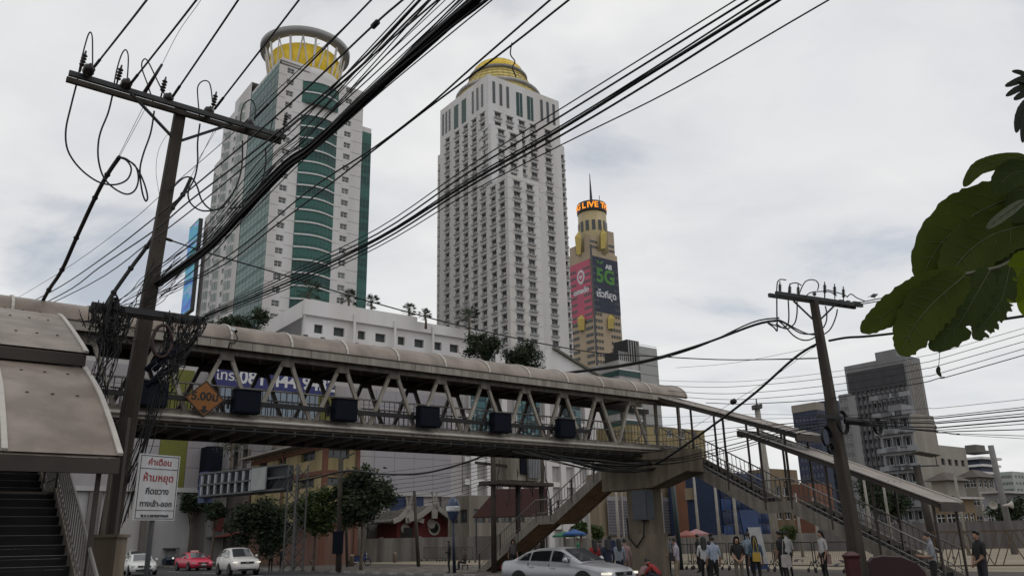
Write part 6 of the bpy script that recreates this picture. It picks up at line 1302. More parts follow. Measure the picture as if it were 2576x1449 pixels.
# ================================================================== signs, posts, street furniture
# white warning sign on a post by the near kerb
w0, w1 = at(355, 1138, 11.8), at(455, 1147, 12.35); b0_, b1_ = at(333, 1306, 11.8), at(438, 1313, 12.35)
wx = V((w1.x-w0.x, w1.y-w0.y, 0)); ww_ = wx.length; wx.normalize(); wn = wx.cross(ZD); hz = w0.z-b0_.z; wc = lerp(lerp(w0, w1, .5), lerp(b0_, b1_, .5), .5)
ws_ = thing('warning_sign', V((wc.x, wc.y, 0)), 'white rectangular sign with red and black Thai lettering on a grey post', 'sign')
O_ = wc-wx*ww_/2-ZD*hz/2
wpl = MB().box(O_, wx*ww_, -wn*.03, ZD*hz).build('plate', sign_white, ws_)
mb = MB(); e = .018
for a, b, c, d in ((e, ww_-e, e, e+.008), (e, ww_-e, hz-e-.008, hz-e), (e, e+.008, e, hz-e), (ww_-e-.008, ww_-e, e, hz-e), (e, ww_-e, hz*.775, hz*.775+.008), (e, ww_-e, hz*.145, hz*.145+.008)): mb.box(O_+wx*a+ZD*c+wn*.001, wx*(b-a), wn*.003, ZD*(d-c))
mb.build('border_line', ink, ws_)
for s, f, sz, m in (('คำเตือน', .885, .155, red_ink), ('ห้ามหยุด', .645, .185, red_ink), ('กีดขวาง', .44, .15, ink), ('ทางเข้า-ออก', .25, .135, ink), ('พ.ร.บ.จราจรทางบก', .075, .073, ink)):
    text(wpl, s, O_+wx*ww_/2+ZD*hz*(f-.008)+wn*.004, wx, ZD, sz*hz*.86, m, depth=.001, bold=.002)
MB().tube([V((wc.x, wc.y, 0))-wn*.05, V((wc.x, wc.y, wc.z+hz*.3))-wn*.05], .037, 10).build('post', steel_grey, ws_, True)
def post_px(name, label, cat, pt, pb, Y, r0, r1, mat, group=None, n=8, z0=.1, lean=True):
    T_, B_ = at(*pt, Y), at(*pb, Y); B_ = B_+(B_-T_)*((B_.z-z0)/(T_.z-B_.z)) if lean else B_; B_.z = z0
    t = thing(name, B_, label, cat, group); MB().tube([B_, T_], [r0, r1], n).build('shaft', mat, t, True); return t, T_, B_
pale_post = M('pale_post', (.33, .31, .28), .8, .2, 2, streak=.2)
t, T_, B_ = post_px('utility_post', 'square concrete post standing between two street trees', 'post', (858, 1150), (852, 1420), 56., .24, .2, pole_conc, n=4)
MB().tube([T_-ZD*.2, T_+V((.9, 0, .3))], .05, 5).build('stub_arm', steel_grey, t); MB().bx(B_.x-.35, B_.x+.3, B_.y-.55, B_.y-.27, 1.2, 2.6).build('meter_box', navy_box, t)
post_px('utility_post', 'slim concrete post with wire stubs beside the red shrine', 'post', (1042, 1235), (1052, 1410), 62., .14, .11, pole_conc)
post_px('utility_post', 'short concrete post at the corner of the salmon wall', 'post', (868, 1200), (873, 1405), 66., .12, .1, pole_conc)
# floodlight pole, sun shelter pole, loudspeaker pole in the lot
t, T_, B_ = post_px('light_pole', 'pale concrete pole topped by a cluster of floodlights behind the right stairs', 'light pole', (1905, 1030), (1951, 1352), 62., .32, .22, pale_post)
for a in range(4): d = V((math.cos(a*1.57+.4), math.sin(a*1.57+.4), 0)); MB().box(T_+d*.2-V((.2, .2, 0)), V((.4, 0, .1)), V((0, .4, 0)), V((0, 0, .3))).build('floodlight', frame_d, t)
MB().tube([T_, T_+ZD*.8], .05, 5).build('spike', steel_grey, t)
t, T_, B_ = post_px('shelter_pole', 'dark pole carrying two tilted sheet metal wings', 'pole', (2305, 1170), (2345, 1352), 70., .32, .3, steel_brown)
for s in (-1, 1): MB().box(T_+V((s*.15, -.6, 1.05)), V((s*1.7, 0, -.35)), V((0, 1.6, 0)), V((0, 0, .07))).build('wing', M('dark_sheet', (.05, .05, .05), .6), t); MB().tube([T_+V((s*1.75, 0, -.05)), T_+V((s*1.75, 0, .75))], .04, 5).build('stay', steel_grey, t)
MB().bx(T_.x-1.9, T_.x+1.9, T_.y-.1, T_.y+.1, T_.z-.12, T_.z-.02).build('cross_bar', steel_grey, t)
t, T_, B_ = post_px('loudspeaker_pole', 'grey pole with two white horn loudspeakers beyond the lot gate', 'pole', (2492, 1120), (2555, 1400), 60., .24, .2, M('grey_pole', (.2, .195, .19), .8, .2, 2))
for px, d in ((2500, (-.5, -.8, 0)), (2522, (1, -.25, .05))):
    c = at(px, 1271, 59.5); MB().lathe([(.06, 0), (.07, .15), (.12, .4), (.27, .62), (.28, .64), (.18, .5), (.03, .35)], c, 16, ax=d).build('horn', white_trim, t, True)
G8 = 'slim pale poles standing in the sandy lot'
wh_ = ['behind the beige shop louvres', 'next to the bridge pier box', 'before the orange house', 'at the edge of the blue sheeting', 'in front of the blue sheeting', 'below the stair landing', 'under the lower stair flight', 'between the stair balusters and the dark tree', 'in front of the cream flank', 'by the tan house balcony', 'left of the far stairs foot']
for k, (px, y0, y1, Y) in enumerate(((1478, 1240, 1400, 64.), (1548, 1215, 1395, 66.), (1745, 1200, 1385, 66.), (1795, 1190, 1390, 64.), (1838, 1180, 1385, 60.), (2000, 1240, 1372, 66.), (2045, 1250, 1380, 62.), (2170, 1190, 1375, 60.), (2218, 1195, 1370, 64.), (2400, 1190, 1372, 60.), (1640, 1230, 1390, 66.))):
    lean = (px-1130)*.000145
    post_px('lot_pole', 'slim pale pole in the sandy lot '+wh_[k], 'pole', (px, y0), (px+(y1-y0)*lean, y1), Y, .13, .09, pale_post, G8)
t, T_, B_ = post_px('sign_pole', 'dark green steel pole rising beside the bridge pier box', 'pole', (1690, 1192), (1710, 1392), 44., .13, .12, M('green_steel', (.03, .05, .05), .5), n=10)
MB().lathe([(.16, 0), (.16, .06)], T_, 10).build('cap', steel_grey, t)
# blue street lamp
t, T_, B_ = post_px('street_lamp', 'dark blue street lamp with an egg shaped lantern in front of the shrine', 'street lamp', (1140, 1312), (1143, 1428), 47., .10, .06, M('lamp_blue', (.02, .03, .06), .5))
MB().lathe([(.06, 0), (.2, .12), (.36, .55), (.38, .85), (.25, 1.2), (.08, 1.32)], T_, 12).build('lantern', M('lantern_blue', (.05, .07, .14), .3), t, True); MB().lathe([(.37, .55), (.4, .6), (.4, .8), (.37, .85)], T_, 12, cap=False).build('lantern_band', lamp_m, t)
# back of the traffic message gantry on lattice legs
q_g = 52.; g0, g1 = at(507, 1212, 62.), at(722, 1212, 56.); gx = (V((g1.x, g1.y, 0))-V((g0.x, g0.y, 0))); gl = gx.length; gx.normalize(); gn = gx.cross(ZD)
ga = thing('sign_gantry', at(735, 1415, 55.6)*1.0, 'back of a dark traffic message board carried by a lattice steel mast', 'gantry')
zg0, zg1 = at(600, 1245, 59.).z, at(600, 1182, 59.).z
MB().box(V((g0.x, g0.y, zg0)), gx*gl, -gn*.5, ZD*(zg1-zg0)).build('board', M('board_dark', (.022, .026, .03), .6, .3, 1), ga)
for k in range(12):
    a = V((g0.x, g0.y, 0))+gx*gl*(k+.5)/12+gn*.15; MB().box(a-gx*.09+ZD*(zg0+.1), gx*.18, gn*.12, ZD*(zg1-zg0-.2)).build('stiffener', M('pale_stiffener', (.34, .36, .38), .6) if k % 2 == 0 or True else steel_grey, ga) if k < 8 else None
    MB().beam(a+ZD*zg0, a+gx*gl/12+ZD*lerp(zg0, zg1, .55), .06, .06).build('lattice', steel_grey, ga)
for f in (.05, .5, .97): MB().box(V((g0.x, g0.y, lerp(zg0, zg1, f)))+gn*.16, gx*gl, gn*.14, ZD*.12).build('rail', frame_d, ga)
MB().box(V((g0.x, g0.y, zg0-.3))-gx*.3, gx*.8, -gn*.7, ZD*(zg1-zg0+.5)).build('end_box', M('end_box_blue', (.02, .045, .14), .5), ga)
MB().box(V((g1.x, g1.y, zg0+.2))-gx*3.4+gn*.33, gx*1.6, gn*.1, ZD*1.5).build('small_panel', M('small_panel', (.32, .34, .33), .6), ga)
lg = V((g1.x, g1.y, 0))+gx*.1
for a, b in ((0, 0), (.9, 0), (0, .9), (.9, .9)): MB().tube([lg+gx*a-gn*b+ZD*.13, lg+gx*a-gn*b+ZD*zg1], .07, 6).build('mast_leg', frame_d, ga)
for k in range(9):
    z = .3+k*(zg1-.5)/9; dz = (zg1-.5)/9
    for s in (0, .9): MB().beam(lg-gn*s+ZD*z, lg+gx*.9-gn*s+ZD*(z+dz), .05, .05).build('mast_lattice', frame_d, ga); MB().beam(lg+gx*s+ZD*(z+dz), lg+gx*s-gn*.9+ZD*z, .05, .05).build('mast_lattice', frame_d, ga)
# ---------------- transformer platform on three posts
ux = []
for k, (px, yt, yb, Y, lb) in enumerate(((1240, 1130, 1440, 46., 'left concrete post of the transformer platform'), (1302, 1160, 1440, 47.5, 'dark middle post of the transformer platform wrapped in cables'), (1362, 1135, 1425, 49., 'right concrete post of the transformer platform'))):
    t, T_, B_ = post_px('transformer_post', lb, 'post', (px, yt), (px+3, yb), Y, .21, .19, pole_conc if k != 1 else M('dark_post', (.03, .027, .025), .85), 'posts under the transformer', n=4); ux.append((T_, B_))
zp = at(1300, 1222, 47.5).z; a, b = V((ux[0][1].x, ux[0][1].y, zp)), V((ux[2][1].x, ux[2][1].y, zp)); ax = (b-a).normalized(); an_ = ax.cross(ZD)
tf = thing('transformer', lerp(a, b, .5), 'weathered cream transformer cabinet on a platform under the footbridge', 'transformer')
MB().box(a-ax*.3+an_*.8, (b-a)+ax*.6, -an_*1.6, ZD*.2).build('platform', pole_conc, tf)
zt1_ = at(1300, 1146, 47.5).z; wl = (b-a).length
for f0, f1, o in ((.2, .5, .65), (.52, .80, .75)):
    MB().box(a+ax*wl*f0+an_*o+ZD*.25, ax*wl*(f1-f0), -an_*1.3, ZD*(zt1_-zp-.25)).build('cabinet', M('cream_cabinet', (.30, .275, .22), .75, .25, 1, streak=.4), tf)
for k in range(7): f = .53+k*.035; MB().box(a+ax*wl*f+an_*.76+ZD*.4, ax*.06, an_*.12, ZD*(zt1_-zp-.6)).build('cooling_fin', M('fin_grey', (.28, .29, .30), .6), tf)
MB().box(a+ax*wl*.38+an_*.66+ZD*.6, ax*.5, an_*.08, ZD*1.0).build('dark_vent', navy_box, tf); MB().box(a+ax*wl*.18+an_*.7+ZD*(zt1_-zp+.004), ax*wl*.64, -an_*1.5, ZD*.1).build('lid', steel_brown, tf)
for k in range(10): q0_ = a+ax*wl*rnd.uniform(.0, 1)+an_*.6; hang(tf, q0_+ZD*rnd.uniform(0, 2), q0_+ax*rnd.uniform(-.8, .8)-ZD*rnd.uniform(.3, 1.2), rnd.uniform(.1, .5), .025, .08)
c0 = at(1238, 1150, 45.8); c1 = [at(x, y, 46.+.02*(1238-x)) for x, y in ((1232, 1140), (1222, 1143), (1180, 1160), (1100, 1183), (1040, 1192), (960, 1192), (900, 1185), (855, 1186), (800, 1200), (740, 1212))]
cable(c1, .06, 'sagging thick black cable from the transformer post to the sign gantry', None, name='street_cable')
for k in range(9):
    y0 = 1150+k*9; pts = [at(1236, y0, 46.), at(1100, y0+22+k*2, 52.), at(960, y0+38+k*2, 60.)]; cable(pts, .014, 'thin street wire running from the transformer post past the red shrine', 'thin wires left of the transformer post', name='street_wire')
MB().beam(at(1195, 1163, 46.), at(1275, 1172, 46.4), .12, .14).build('cross_bar', pole_conc, tf)
G9 = 'black cables bunched under the right end of the footbridge'
for k in range(14):
    a = G(21+rnd.uniform(-2, 1), 25.5, 5.0+rnd.uniform(-.05, .1)); b = G(27.0, 25.2+rnd.uniform(-.3, .3), 5.0+rnd.uniform(-.5, .1)); m_ = lerp(a, b, .5)-ZD*rnd.uniform(.05, .45)
    cable([a, lerp(a, m_, .5)-ZD*.05, m_, lerp(m_, b, .5)-ZD*.1, b], rnd.uniform(.012, .03), 'black cable drooping under the right end of the footbridge deck', G9, name='street_cable')
# ---------------- barriers on wheels
wire_m = M('barrier_wire', (.035, .033, .03), .6); 
def barrier(label, p0, p1, group, h=1.25, gap=.08, wheels=True, name='crowd_barrier'):
    p0, p1 = V((p0.x, p0.y, .13)), V((p1.x, p1.y, .13)); d = (p1-p0); L_ = d.length; d.normalize(); n_ = d.cross(ZD); t = thing(name, p0, label, 'barrier', group); zb_ = .28
    fr_ = MB()
    for z in (zb_, h): fr_.tube([p0+ZD*z, p1+ZD*z], .022, 6)
    for x in (0, L_): fr_.tube([p0+d*x+ZD*zb_, p0+d*x+ZD*h], .022, 6)
    fr_.build('frame', wire_m, t); ms = MB(); k = 0
    while k*gap < L_: ms.tube([p0+d*k*gap+ZD*zb_, p0+d*k*gap+ZD*h], .0045, 3, cap=False); k += 1
    for j in range(1, 12): z = lerp(zb_, h, j/12); ms.tube([p0+ZD*z, p1+ZD*z], .0035, 3, cap=False)
    ms.build('mesh_infill', wire_m, t)
    for x in (.12, L_-.12):
        c = p0+d*x; ft_ = MB().tube([c+n_*.3+ZD*.1, c+ZD*.45, c-n_*.3+ZD*.1], .02, 5).build('foot', wire_m, t)
        if wheels:
            for s in (-1, 1): MB().lathe([(.02, -.03), (.085, -.025), (.09, 0), (.085, .025), (.02, .03)], c+n_*s*.3+ZD*.09, 12, ax=d).build('wheel', tyre_m, ft_)
    return t
G10 = 'wheeled mesh barriers along the sandy lot'
Yb = lambda y, px: onz(px, y, .13)
segs_ = [(1622, 1657, 1430, 'behind the crouching person'), (1662, 1742, 1431, 'behind the man in light grey shirt'), (1746, 1832, 1432, 'behind the student group'), (1838, 1948, 1434, 'behind the notice board'), (1952, 2050, 1437, 'beside the long haired woman with the pink bag'), (2056, 2140, 1440, 'left of the leaning pole foot'), (2180, 2290, 1443, 'behind the maroon cart'), (1560, 1618, 1428, 'left of the bridge pier')]
for x0, x1, y, lb in segs_: barrier('black wheeled mesh barrier '+lb, Yb(y, x0), Yb(y+1, x1), G10)
for k, (x0, x1, y) in enumerate(((1012, 1062, 1408), (1066, 1108, 1411), (1112, 1150, 1412), (1150, 1190, 1414), (925, 1008, 1405), (840, 920, 1403))): barrier('wheeled barrier on the plaza '+('by the stone bench', 'left of the street lamp', 'behind the man looking at his phone', 'at the foot of the far stairs', 'behind the seated pair', 'behind the parked motorbikes')[k], Yb(y, x0), Yb(y+.5, x1), 'wheeled barriers on the plaza')
# sliding lot gate with chevron bars
ga0, ga1 = onz(2362, 1430, .13), onz(2610, 1428, .13); gt = thing('lot_gate', ga0, 'brown steel gate with chevron bars closing the sandy lot', 'gate'); d = (ga1-ga0); gL = d.length; d.normalize(); gb_ = M('rust_brown_steel', (.11, .07, .04), .7)
for z in (.12, 1.55): MB().beam(ga0+ZD*z, ga1+ZD*z, .06, .06).build('rail', gb_, gt)
n = 12
for k in range(n):
    x0 = gL*k/n; c = (k % 6)-2.5; up_ = c < 0
    MB().beam(ga0+d*x0+ZD*(.12 if up_ else 1.55), ga0+d*min(gL, x0+gL/n*2)+ZD*(1.55 if up_ else .12), .04, .04).build('chevron_bar', gb_, gt)
for x in (0, gL*.47, gL): MB().beam(ga0+d*x+ZD*0, ga0+d*x+ZD*1.6, .06, .06, d).build('upright', gb_, gt)
# umbrellas and vendor table
def umbrella(label, px, py, Y, r, mat, h=2.2):
    c = at(px, py, Y); t = thing('market_umbrella', V((c.x, c.y, .1)), label, 'umbrella', 'vendor umbrellas in the lot'); mb = MB(); top = c+ZD*.35
    for k in range(8):
        a, b = k*math.pi/4, (k+1)*math.pi/4; pa, pb2 = c+V((math.cos(a), math.sin(a), 0))*r, c+V((math.cos(b), math.sin(b), 0))*r; mb.face([pa, pb2, top]); mb.face([pa, pb2, pb2-ZD*.14, pa-ZD*.14])
    mb.build('canopy', mat, t); MB().tube([V((c.x, c.y, .1)), top], .03, 6).build('pole', steel_grey, t)
umbrella('green vendor umbrella behind the grey car', 1420, 1346, 70., 1.0, M('green_canvas', (.025, .13, .07), .7)); umbrella('bright blue vendor umbrella next to the green one', 1445, 1341, 69., .95, M('blue_canvas', (.02, .08, .26), .7))
umbrella('orange vendor umbrella behind the students', 1727, 1346, 60., .85, M('orange_canvas', (.25, .08, .06), .7)); umbrella('pale pink vendor umbrella next to the orange one', 1752, 1342, 61., .9, M('pink_canvas', (.34, .17, .17), .7))
# notice board leaning by the crowd
nb0 = onz(1932, 1438, .13); nb = thing('notice_board', nb0, 'tilted blue standing notice board with a white poster panel', 'notice board')
nx_ = V((.87, .5, 0)); 
for mbx, nm, m in ((MB().box(nb0-nx_*.5+V((-.35, 0, .12)), nx_*1.05, V((-.04, .07, 0)), V((-.30, 0, 2.6))), 'panel', M('notice_blue', (.015, .05, .16), .5)), (MB().box(nb0-nx_*.28+V((-.33, -.05, .35)), nx_*.8, V((.0, .03, 0)), V((-.19, 0, 1.6))), 'poster', M('poster_white', (.42, .42, .43), .6, .15, 3))): mbx.build(nm, m, nb)
for s in (0, 1): MB().tube([nb0+nx_*(s-.5)+V((-.35, .1, .12)), nb0+nx_*(s-.5)+V((-.2, .5, 0))], .03, 5).build('leg', steel_grey, nb)
# maroon cart and red seat by the leaning pole
ct0 = at(2248, 1449, 24.); ct0.z = 0; mc = thing('covered_cart', ct0, 'dark maroon covered cart parked behind the leaning pole', 'cart'); mar = M('maroon_cover', (.032, .006, .009), .55, .2, 2)
prof_ = [(-.6, .35), (-.62, .9), (-.5, 1.02), (-.2, 1.06), (.3, 1.02), (.7, .85), (.9, .6), (.92, .35)]
MB().prism([ct0+V((a, 0, b)) for a, b in prof_], V((.3, .9, 0))).build('cover', mar, mc)
for x, y in ((-.5, .1), (.6, .1), (-.3, .9), (.8, .9)): MB().lathe([(.05, -.05), (.17, -.04), (.18, 0), (.17, .04), (.05, .05)], ct0+V((x, y, .18)), 14, ax=(0, 1, 0)).build('wheel', tyre_m, mc)
MB().tube([ct0+V((-.75, .2, .9)), ct0+V((-.98, .2, 1.1)), ct0+V((-1.0, .5, 1.1)), ct0+V((-.75, .5, .9))], .02, 5).build('handle', steel_grey, mc)
cs0 = at(2148, 1449, 24.2); cs0.z = 0; rc = thing('red_bin', cs0, 'tall red plastic bin standing beside the leaning pole', 'bin'); redp = M('red_plastic', (.06, .008, .01), .45, .1, 3)
MB().lathe([(.16, 0), (.2, .1), (.23, 1.0), (.25, 1.05)], cs0, 4).build('bin_body', redp, rc); MB().lathe([(.26, 1.054), (.27, 1.1), (.1, 1.2)], cs0, 4).build('lid', redp, rc)
# stone bench and bollards
for px, py, lb in ((993, 1414, 'squat stone bollard left of the plaza barriers'), (884, 1424, 'stone bollard beside the parked motorbikes')): b = gnd(px, py); o = thing('bollard', b, lb, 'bollard', 'bollards on the far pavement'); MB().lathe([(.17, 0), (.16, .7), (.19, .74), (.19, .82), (.1, .9)], b, 12).build('shaft', conc, o, True)
bb = gnd(1022, 1409); be = thing('stone_bench', bb, 'small pale stone table bench on the plaza', 'bench'); MB().bx(bb.x-.7, bb.x+.7, bb.y-.3, bb.y+.3, .85, .95).build('slab', conc, be); MB().bx(bb.x-.45, bb.x-.3, bb.y-.2, bb.y+.2, .13, .847).build('leg', conc, be); MB().bx(bb.x+.3, bb.x+.45, bb.y-.2, bb.y+.2, .13, .847).build('leg', conc, be)
# pigeons
pg_m = M('pigeon_grey', (.10, .10, .115), .7, .3, 20)
def pigeon(label, p, a):
    t = thing('pigeon', p, label, 'bird', 'pigeons'); X = Matrix.Translation(p) @ Matrix.Rotation(a, 4, 'Z')
    place(MB().lathe([(.01, -.19), (.035, -.16), (.06, -.08), (.075, 0), (.06, .07), (.035, .11), (.03, .14), (.035, .165), (.02, .19), (.004, .22)], (0, 0, .13), 8, ax=(1, 0, .35)).mesh('body', pg_m, True), 'body', X, t); place(MB().prism([V((-.1, -.03, .1)), V((-.1, .03, .1)), V((-.28, .045, .05)), V((-.28, -.045, .05))], V((0, 0, .015))).mesh('tail', pg_m), 'tail', X, t)
    for s in (-1, 1): place(MB().tube([V((.0, s*.02, .08)), V((.01, s*.025, 0))], .006, 4).mesh('leg', pg_m), 'leg', X, t)
for k, (px, py) in enumerate(((2004, 1414), (2019, 1415), (2120, 1417), (2400, 1408), (2052, 1418), (2105, 1427))): pigeon('grey pigeon pecking on the sandy ground behind the barriers', gnd(px, py, .1), k*1.3)
pigeon('grey pigeon perched on the crossarm of the leaning pole', onz(2050, 748, zR+.1), 1.0); pigeon('grey pigeon perched on a wire right of the leaning pole', onz(2200, 752, zR-.2), .4)
# ================================================================== people
SKIN = [M('skin_a', (.30, .17, .11), .6, .1, 5), M('skin_b', (.36, .22, .15), .6, .1, 5)]
HAIR = M('black_hair', (.010, .009, .009), .5, .2, 20); SHOE = M('dark_shoe', (.02, .02, .02), .6)
PEOPLE = []
def cloth(n, c): return M('cloth_'+n, c, .85, .18, 6)
def person(label, px, py_head, Y, face, pose='stand', top=(.3, .3, .3), legs=(.02, .02, .025), sleeve='short', hair='short', shorts=False, height=1.68, z0=.13, skirt=False, turn=0):
    """face: heading in degrees (0 = away from the camera, 90 = to the left, 180 = towards the camera)"""
    hd = at(px, py_head, Y); base = V((hd.x, hd.y, z0)); t = thing('person', base, label, 'person'); s = height/1.70
    J = dict(pelvis=(0, 0, .93), spine=(0, .01, 1.12), chest=(0, .0, 1.33), neck=(0, -.01, 1.46), head0=(0, .02, 1.53), head1=(0, .03, 1.60), head2=(0, .015, 1.67), nose=(0, .115, 1.585))
    for sd, k in ((1, 'R'), (-1, 'L')):
        J.update({k+'sh': (sd*.175, -.01, 1.39), k+'el': (sd*.225, -.04, 1.11), k+'wr': (sd*.235, .06, .88), k+'pa': (sd*.235, .09, .80), k+'hip': (sd*.09, 0, .88), k+'kn': (sd*.10, .03, .49), k+'an': (sd*.10, -.02, .09), k+'to': (sd*.115, .13, .035)})
    if pose == 'phone':
        J.update(Rel=(.23, .02, 1.11), Rwr=(.09, .26, 1.18), Rpa=(.04, .31, 1.22)); J['head0'] = (0, .04, 1.52); J['head1'] = (0, .07, 1.58); J['head2'] = (0, .06, 1.65); J['nose'] = (0, .15, 1.54)
    if pose == 'phone2': J.update(Rel=(.23, .0, 1.11), Rwr=(.1, .24, 1.1), Rpa=(.05, .3, 1.12), Lel=(-.23, .0, 1.11), Lwr=(-.1, .24, 1.1), Lpa=(-.05, .3, 1.12)); J['head1'] = (0, .06, 1.585); J['head2'] = (0, .05, 1.655); J['nose'] = (0, .14, 1.55)
    if pose == 'clasp': J.update(Rel=(.24, .03, 1.1), Rwr=(.08, .2, .93), Rpa=(.02, .23, .9), Lel=(-.24, .03, 1.1), Lwr=(-.08, .2, .93), Lpa=(-.02, .22, .88))
    if pose == 'arm': J.update(Rel=(.25, .02, 1.12), Rwr=(.2, .25, 1.05), Rpa=(.17, .33, 1.06))
    if pose == 'walk': J.update(Rkn=(.10, .16, .51), Ran=(.10, .14, .1), Rto=(.11, .29, .04), Lkn=(-.1, -.05, .48), Lan=(-.1, -.24, .13), Lto=(-.11, -.1, .04), Rwr=(.23, -.1, .9), Rpa=(.23, -.1, .82))
    if pose == 'sit':
        for k in list(J):
            if k[1:] not in ('hip', 'kn', 'an', 'to'): J[k] = (J[k][0], J[k][1], J[k][2]-.47)
        for sd, k in ((1, 'R'), (-1, 'L')): J.update({k+'hip': (sd*.1, .02, .43), k+'kn': (sd*.13, .42, .47), k+'an': (sd*.12, .40, .09), k+'to': (sd*.13, .55, .04), k+'el': (sd*.24, .06, .68), k+'wr': (sd*.12, .3, .58), k+'pa': (sd*.08, .36, .56)})
    if pose == 'squat':
        J.update(pelvis=(0, -.12, .30), spine=(0, -.05, .47), chest=(0, .12, .62), neck=(0, .22, .70), head0=(0, .28, .74), head1=(0, .34, .78), head2=(0, .36, .84), nose=(0, .44, .74))
        for sd, k in ((1, 'R'), (-1, 'L')): J.update({k+'sh': (sd*.17, .15, .65), k+'el': (sd*.26, .28, .45), k+'wr': (sd*.12, .48, .38), k+'pa': (sd*.07, .54, .36), k+'hip': (sd*.1, -.1, .28), k+'kn': (sd*.17, .30, .46), k+'an': (sd*.13, .08, .09), k+'to': (sd*.15, .26, .035)})
    ED = [('pelvis', 'spine'), ('spine', 'chest'), ('chest', 'neck'), ('neck', 'head0'), ('head0', 'head1'), ('head1', 'head2'), ('head1', 'nose')]
    RAD = dict(pelvis=.145, spine=.125, chest=.14, neck=.052, head0=.07, head1=.088, head2=.06, nose=.014)
    for k in 'RL':
        ED += [('chest', k+'sh'), (k+'sh', k+'el'), (k+'el', k+'wr'), (k+'wr', k+'pa'), ('pelvis', k+'hip'), (k+'hip', k+'kn'), (k+'kn', k+'an'), (k+'an', k+'to')]
        RAD.update({k+'sh': .064, k+'el': .043, k+'wr': .029, k+'pa': .034, k+'hip': .088, k+'kn': .058, k+'an': .040, k+'to': .032})
        w_, p_ = V(J[k+'wr']), V(J[k+'pa']); d_ = (p_-w_).normalized(); sdv = d_.cross(V((0, 1, 0))); sdv = sdv.normalized() if sdv.length > .1 else V((1, 0, 0)); nv = sdv.cross(d_)
        for f in range(4):
            m_ = p_+d_*.05+sdv*(f-1.5)*.019; e_ = m_+d_*(.045, .055, .05, .035)[f]+nv*.02; J[k+'f%da' % f], J[k+'f%db' % f] = m_, e_; ED += [(k+'pa', k+'f%da' % f), (k+'f%da' % f, k+'f%db' % f)]; RAD[k+'f%da' % f], RAD[k+'f%db' % f] = .010, .008
        th = w_+d_*.03+sdv*.045; th2 = th+d_*.045+sdv*.01; J[k+'ta'], J[k+'tb'] = th, th2; ED += [(k+'wr', k+'ta'), (k+'ta', k+'tb')]; RAD[k+'ta'], RAD[k+'tb'] = .011, .009
    names = list(J); me = bpy.data.meshes.new('body'); me.from_pydata([tuple(V(J[n])*s) for n in names], [(names.index(a), names.index(b)) for a, b in ED], [])
    o = bpy.data.objects.new('body', me); col.objects.link(o); 
    import bmesh
    bm = bmesh.new(); bm.from_mesh(me); ly = bm.verts.layers.skin.verify(); bm.verts.ensure_lookup_table()
    for i, n in enumerate(names): r = RAD[n]*s; fx = 1.22 if n in ('chest', 'spine', 'pelvis') else 1.; bm.verts[i][ly].radius = (r*fx, r*.88 if fx > 1 else r); bm.verts[i][ly].use_root = n == 'pelvis'
    bm.to_mesh(me); bm.free()
    md = o.modifiers.new('skin', 'SKIN'); md.use_smooth_shade = True; sb = o.modifiers.new('sub', 'SUBSURF'); sb.levels = 1; sb.render_levels = 1
    X = Matrix.Translation(base) @ Matrix.Rotation(R(face), 4, 'Z')
    sk = SKIN[len(PEOPLE) % 2]; tm = cloth('%.2f_%.2f_%.2f' % top, top); lm_ = cloth('%.2f_%.2f_%.2f' % legs, legs)
    segs = []
    for a, b in ED:
        if a in ('neck', 'head0', 'head1') : m_ = 0
        elif b[1:] == 'wr': m_ = 1 if sleeve == 'long' else 0
        elif b[1:] == 'el': m_ = 1
        elif a[1:] in ('wr', 'pa') or b[1:2] in 'ft' and b[1:] not in ('to',): m_ = 0
        elif b[1:] == 'to': m_ = 3
        elif b[1:] == 'an': m_ = 0 if shorts else 2
        elif b[1:] == 'kn' or b[1:] == 'hip': m_ = 2
        else: m_ = 1
        segs.append((V(J[a])*s, V(J[b])*s, max(RAD[a], RAD[b])*s, m_))
    PEOPLE.append((o, t, X, segs, [sk, tm, lm_, SHOE], V(J['pelvis']).z*s))
    # hair
    h1, h2 = V(J['head1'])*s, V(J['head2'])*s; upd = (h2-V(J['head0'])*s).normalized(); mb = MB(); c = lerp(h1, h2, .25)+V((0, -.012, .008))
    fwd = (V(J['nose'])*s-h1); fwd = (fwd-upd*fwd.dot(upd)).normalized(); rt_ = fwd.cross(upd); rows = []
    for i in range(7):
        th = -.25+i/6*1.82; row = []
        for j in range(13):
            az = j/12*2*math.pi; fr = math.cos(az); lim = max(th, .62*max(0, fr)**.6+.0) if fr > 0 else th
            row.append(c+(fwd*fr*1.06+rt_*math.sin(az)*.96)*math.cos(lim)*.102*s+upd*math.sin(lim)*.108*s)
        rows.append(row)
    mb.sheet(rows); 
    if hair in ('long', 'scarf'):
        L_ = .34 if hair == 'long' else .3; rr2 = []
        for i in range(6):
            f = i/5; row = []
            for j in range(9): az = R(110)+j/8*R(140); row.append(c+(fwd*math.cos(az)*(1.05+.15*f)+rt_*math.sin(az)*(1-.12*f+.2*math.sin(f*3)))*.104*s-ZD*f*L_*s-fwd*.01*i)
            rr2.append(row)
        mb.sheet(rr2, 0, fwd*.03)
    if hair == 'cap': mb.lathe([(.108*s, 0), (.106*s, .05*s), (.06*s, .09*s)], c+upd*.02, 12, ax=upd); mb.box(c+fwd*.08*s-rt_*.07*s+upd*.03*s, rt_*.14*s, fwd*.1*s, upd*.012)
    if hair == 'bun': mb.lathe([(.01, -.05), (.045, -.03), (.05, 0), (.04, .035), (.01, .05)], c-fwd*.1*s+upd*.07*s, 8, ax=upd)
    place(mb.mesh('hair', HAIR, True), 'hair', X, t)
    if skirt:
        p0 = V(J['pelvis'])*s; place(MB().lathe([(.15*s, .08), (.19*s, -.05), (.24*s, -.48*s)], p0, 14, cap=False).mesh('skirt', lm_, True), 'skirt', X, t)
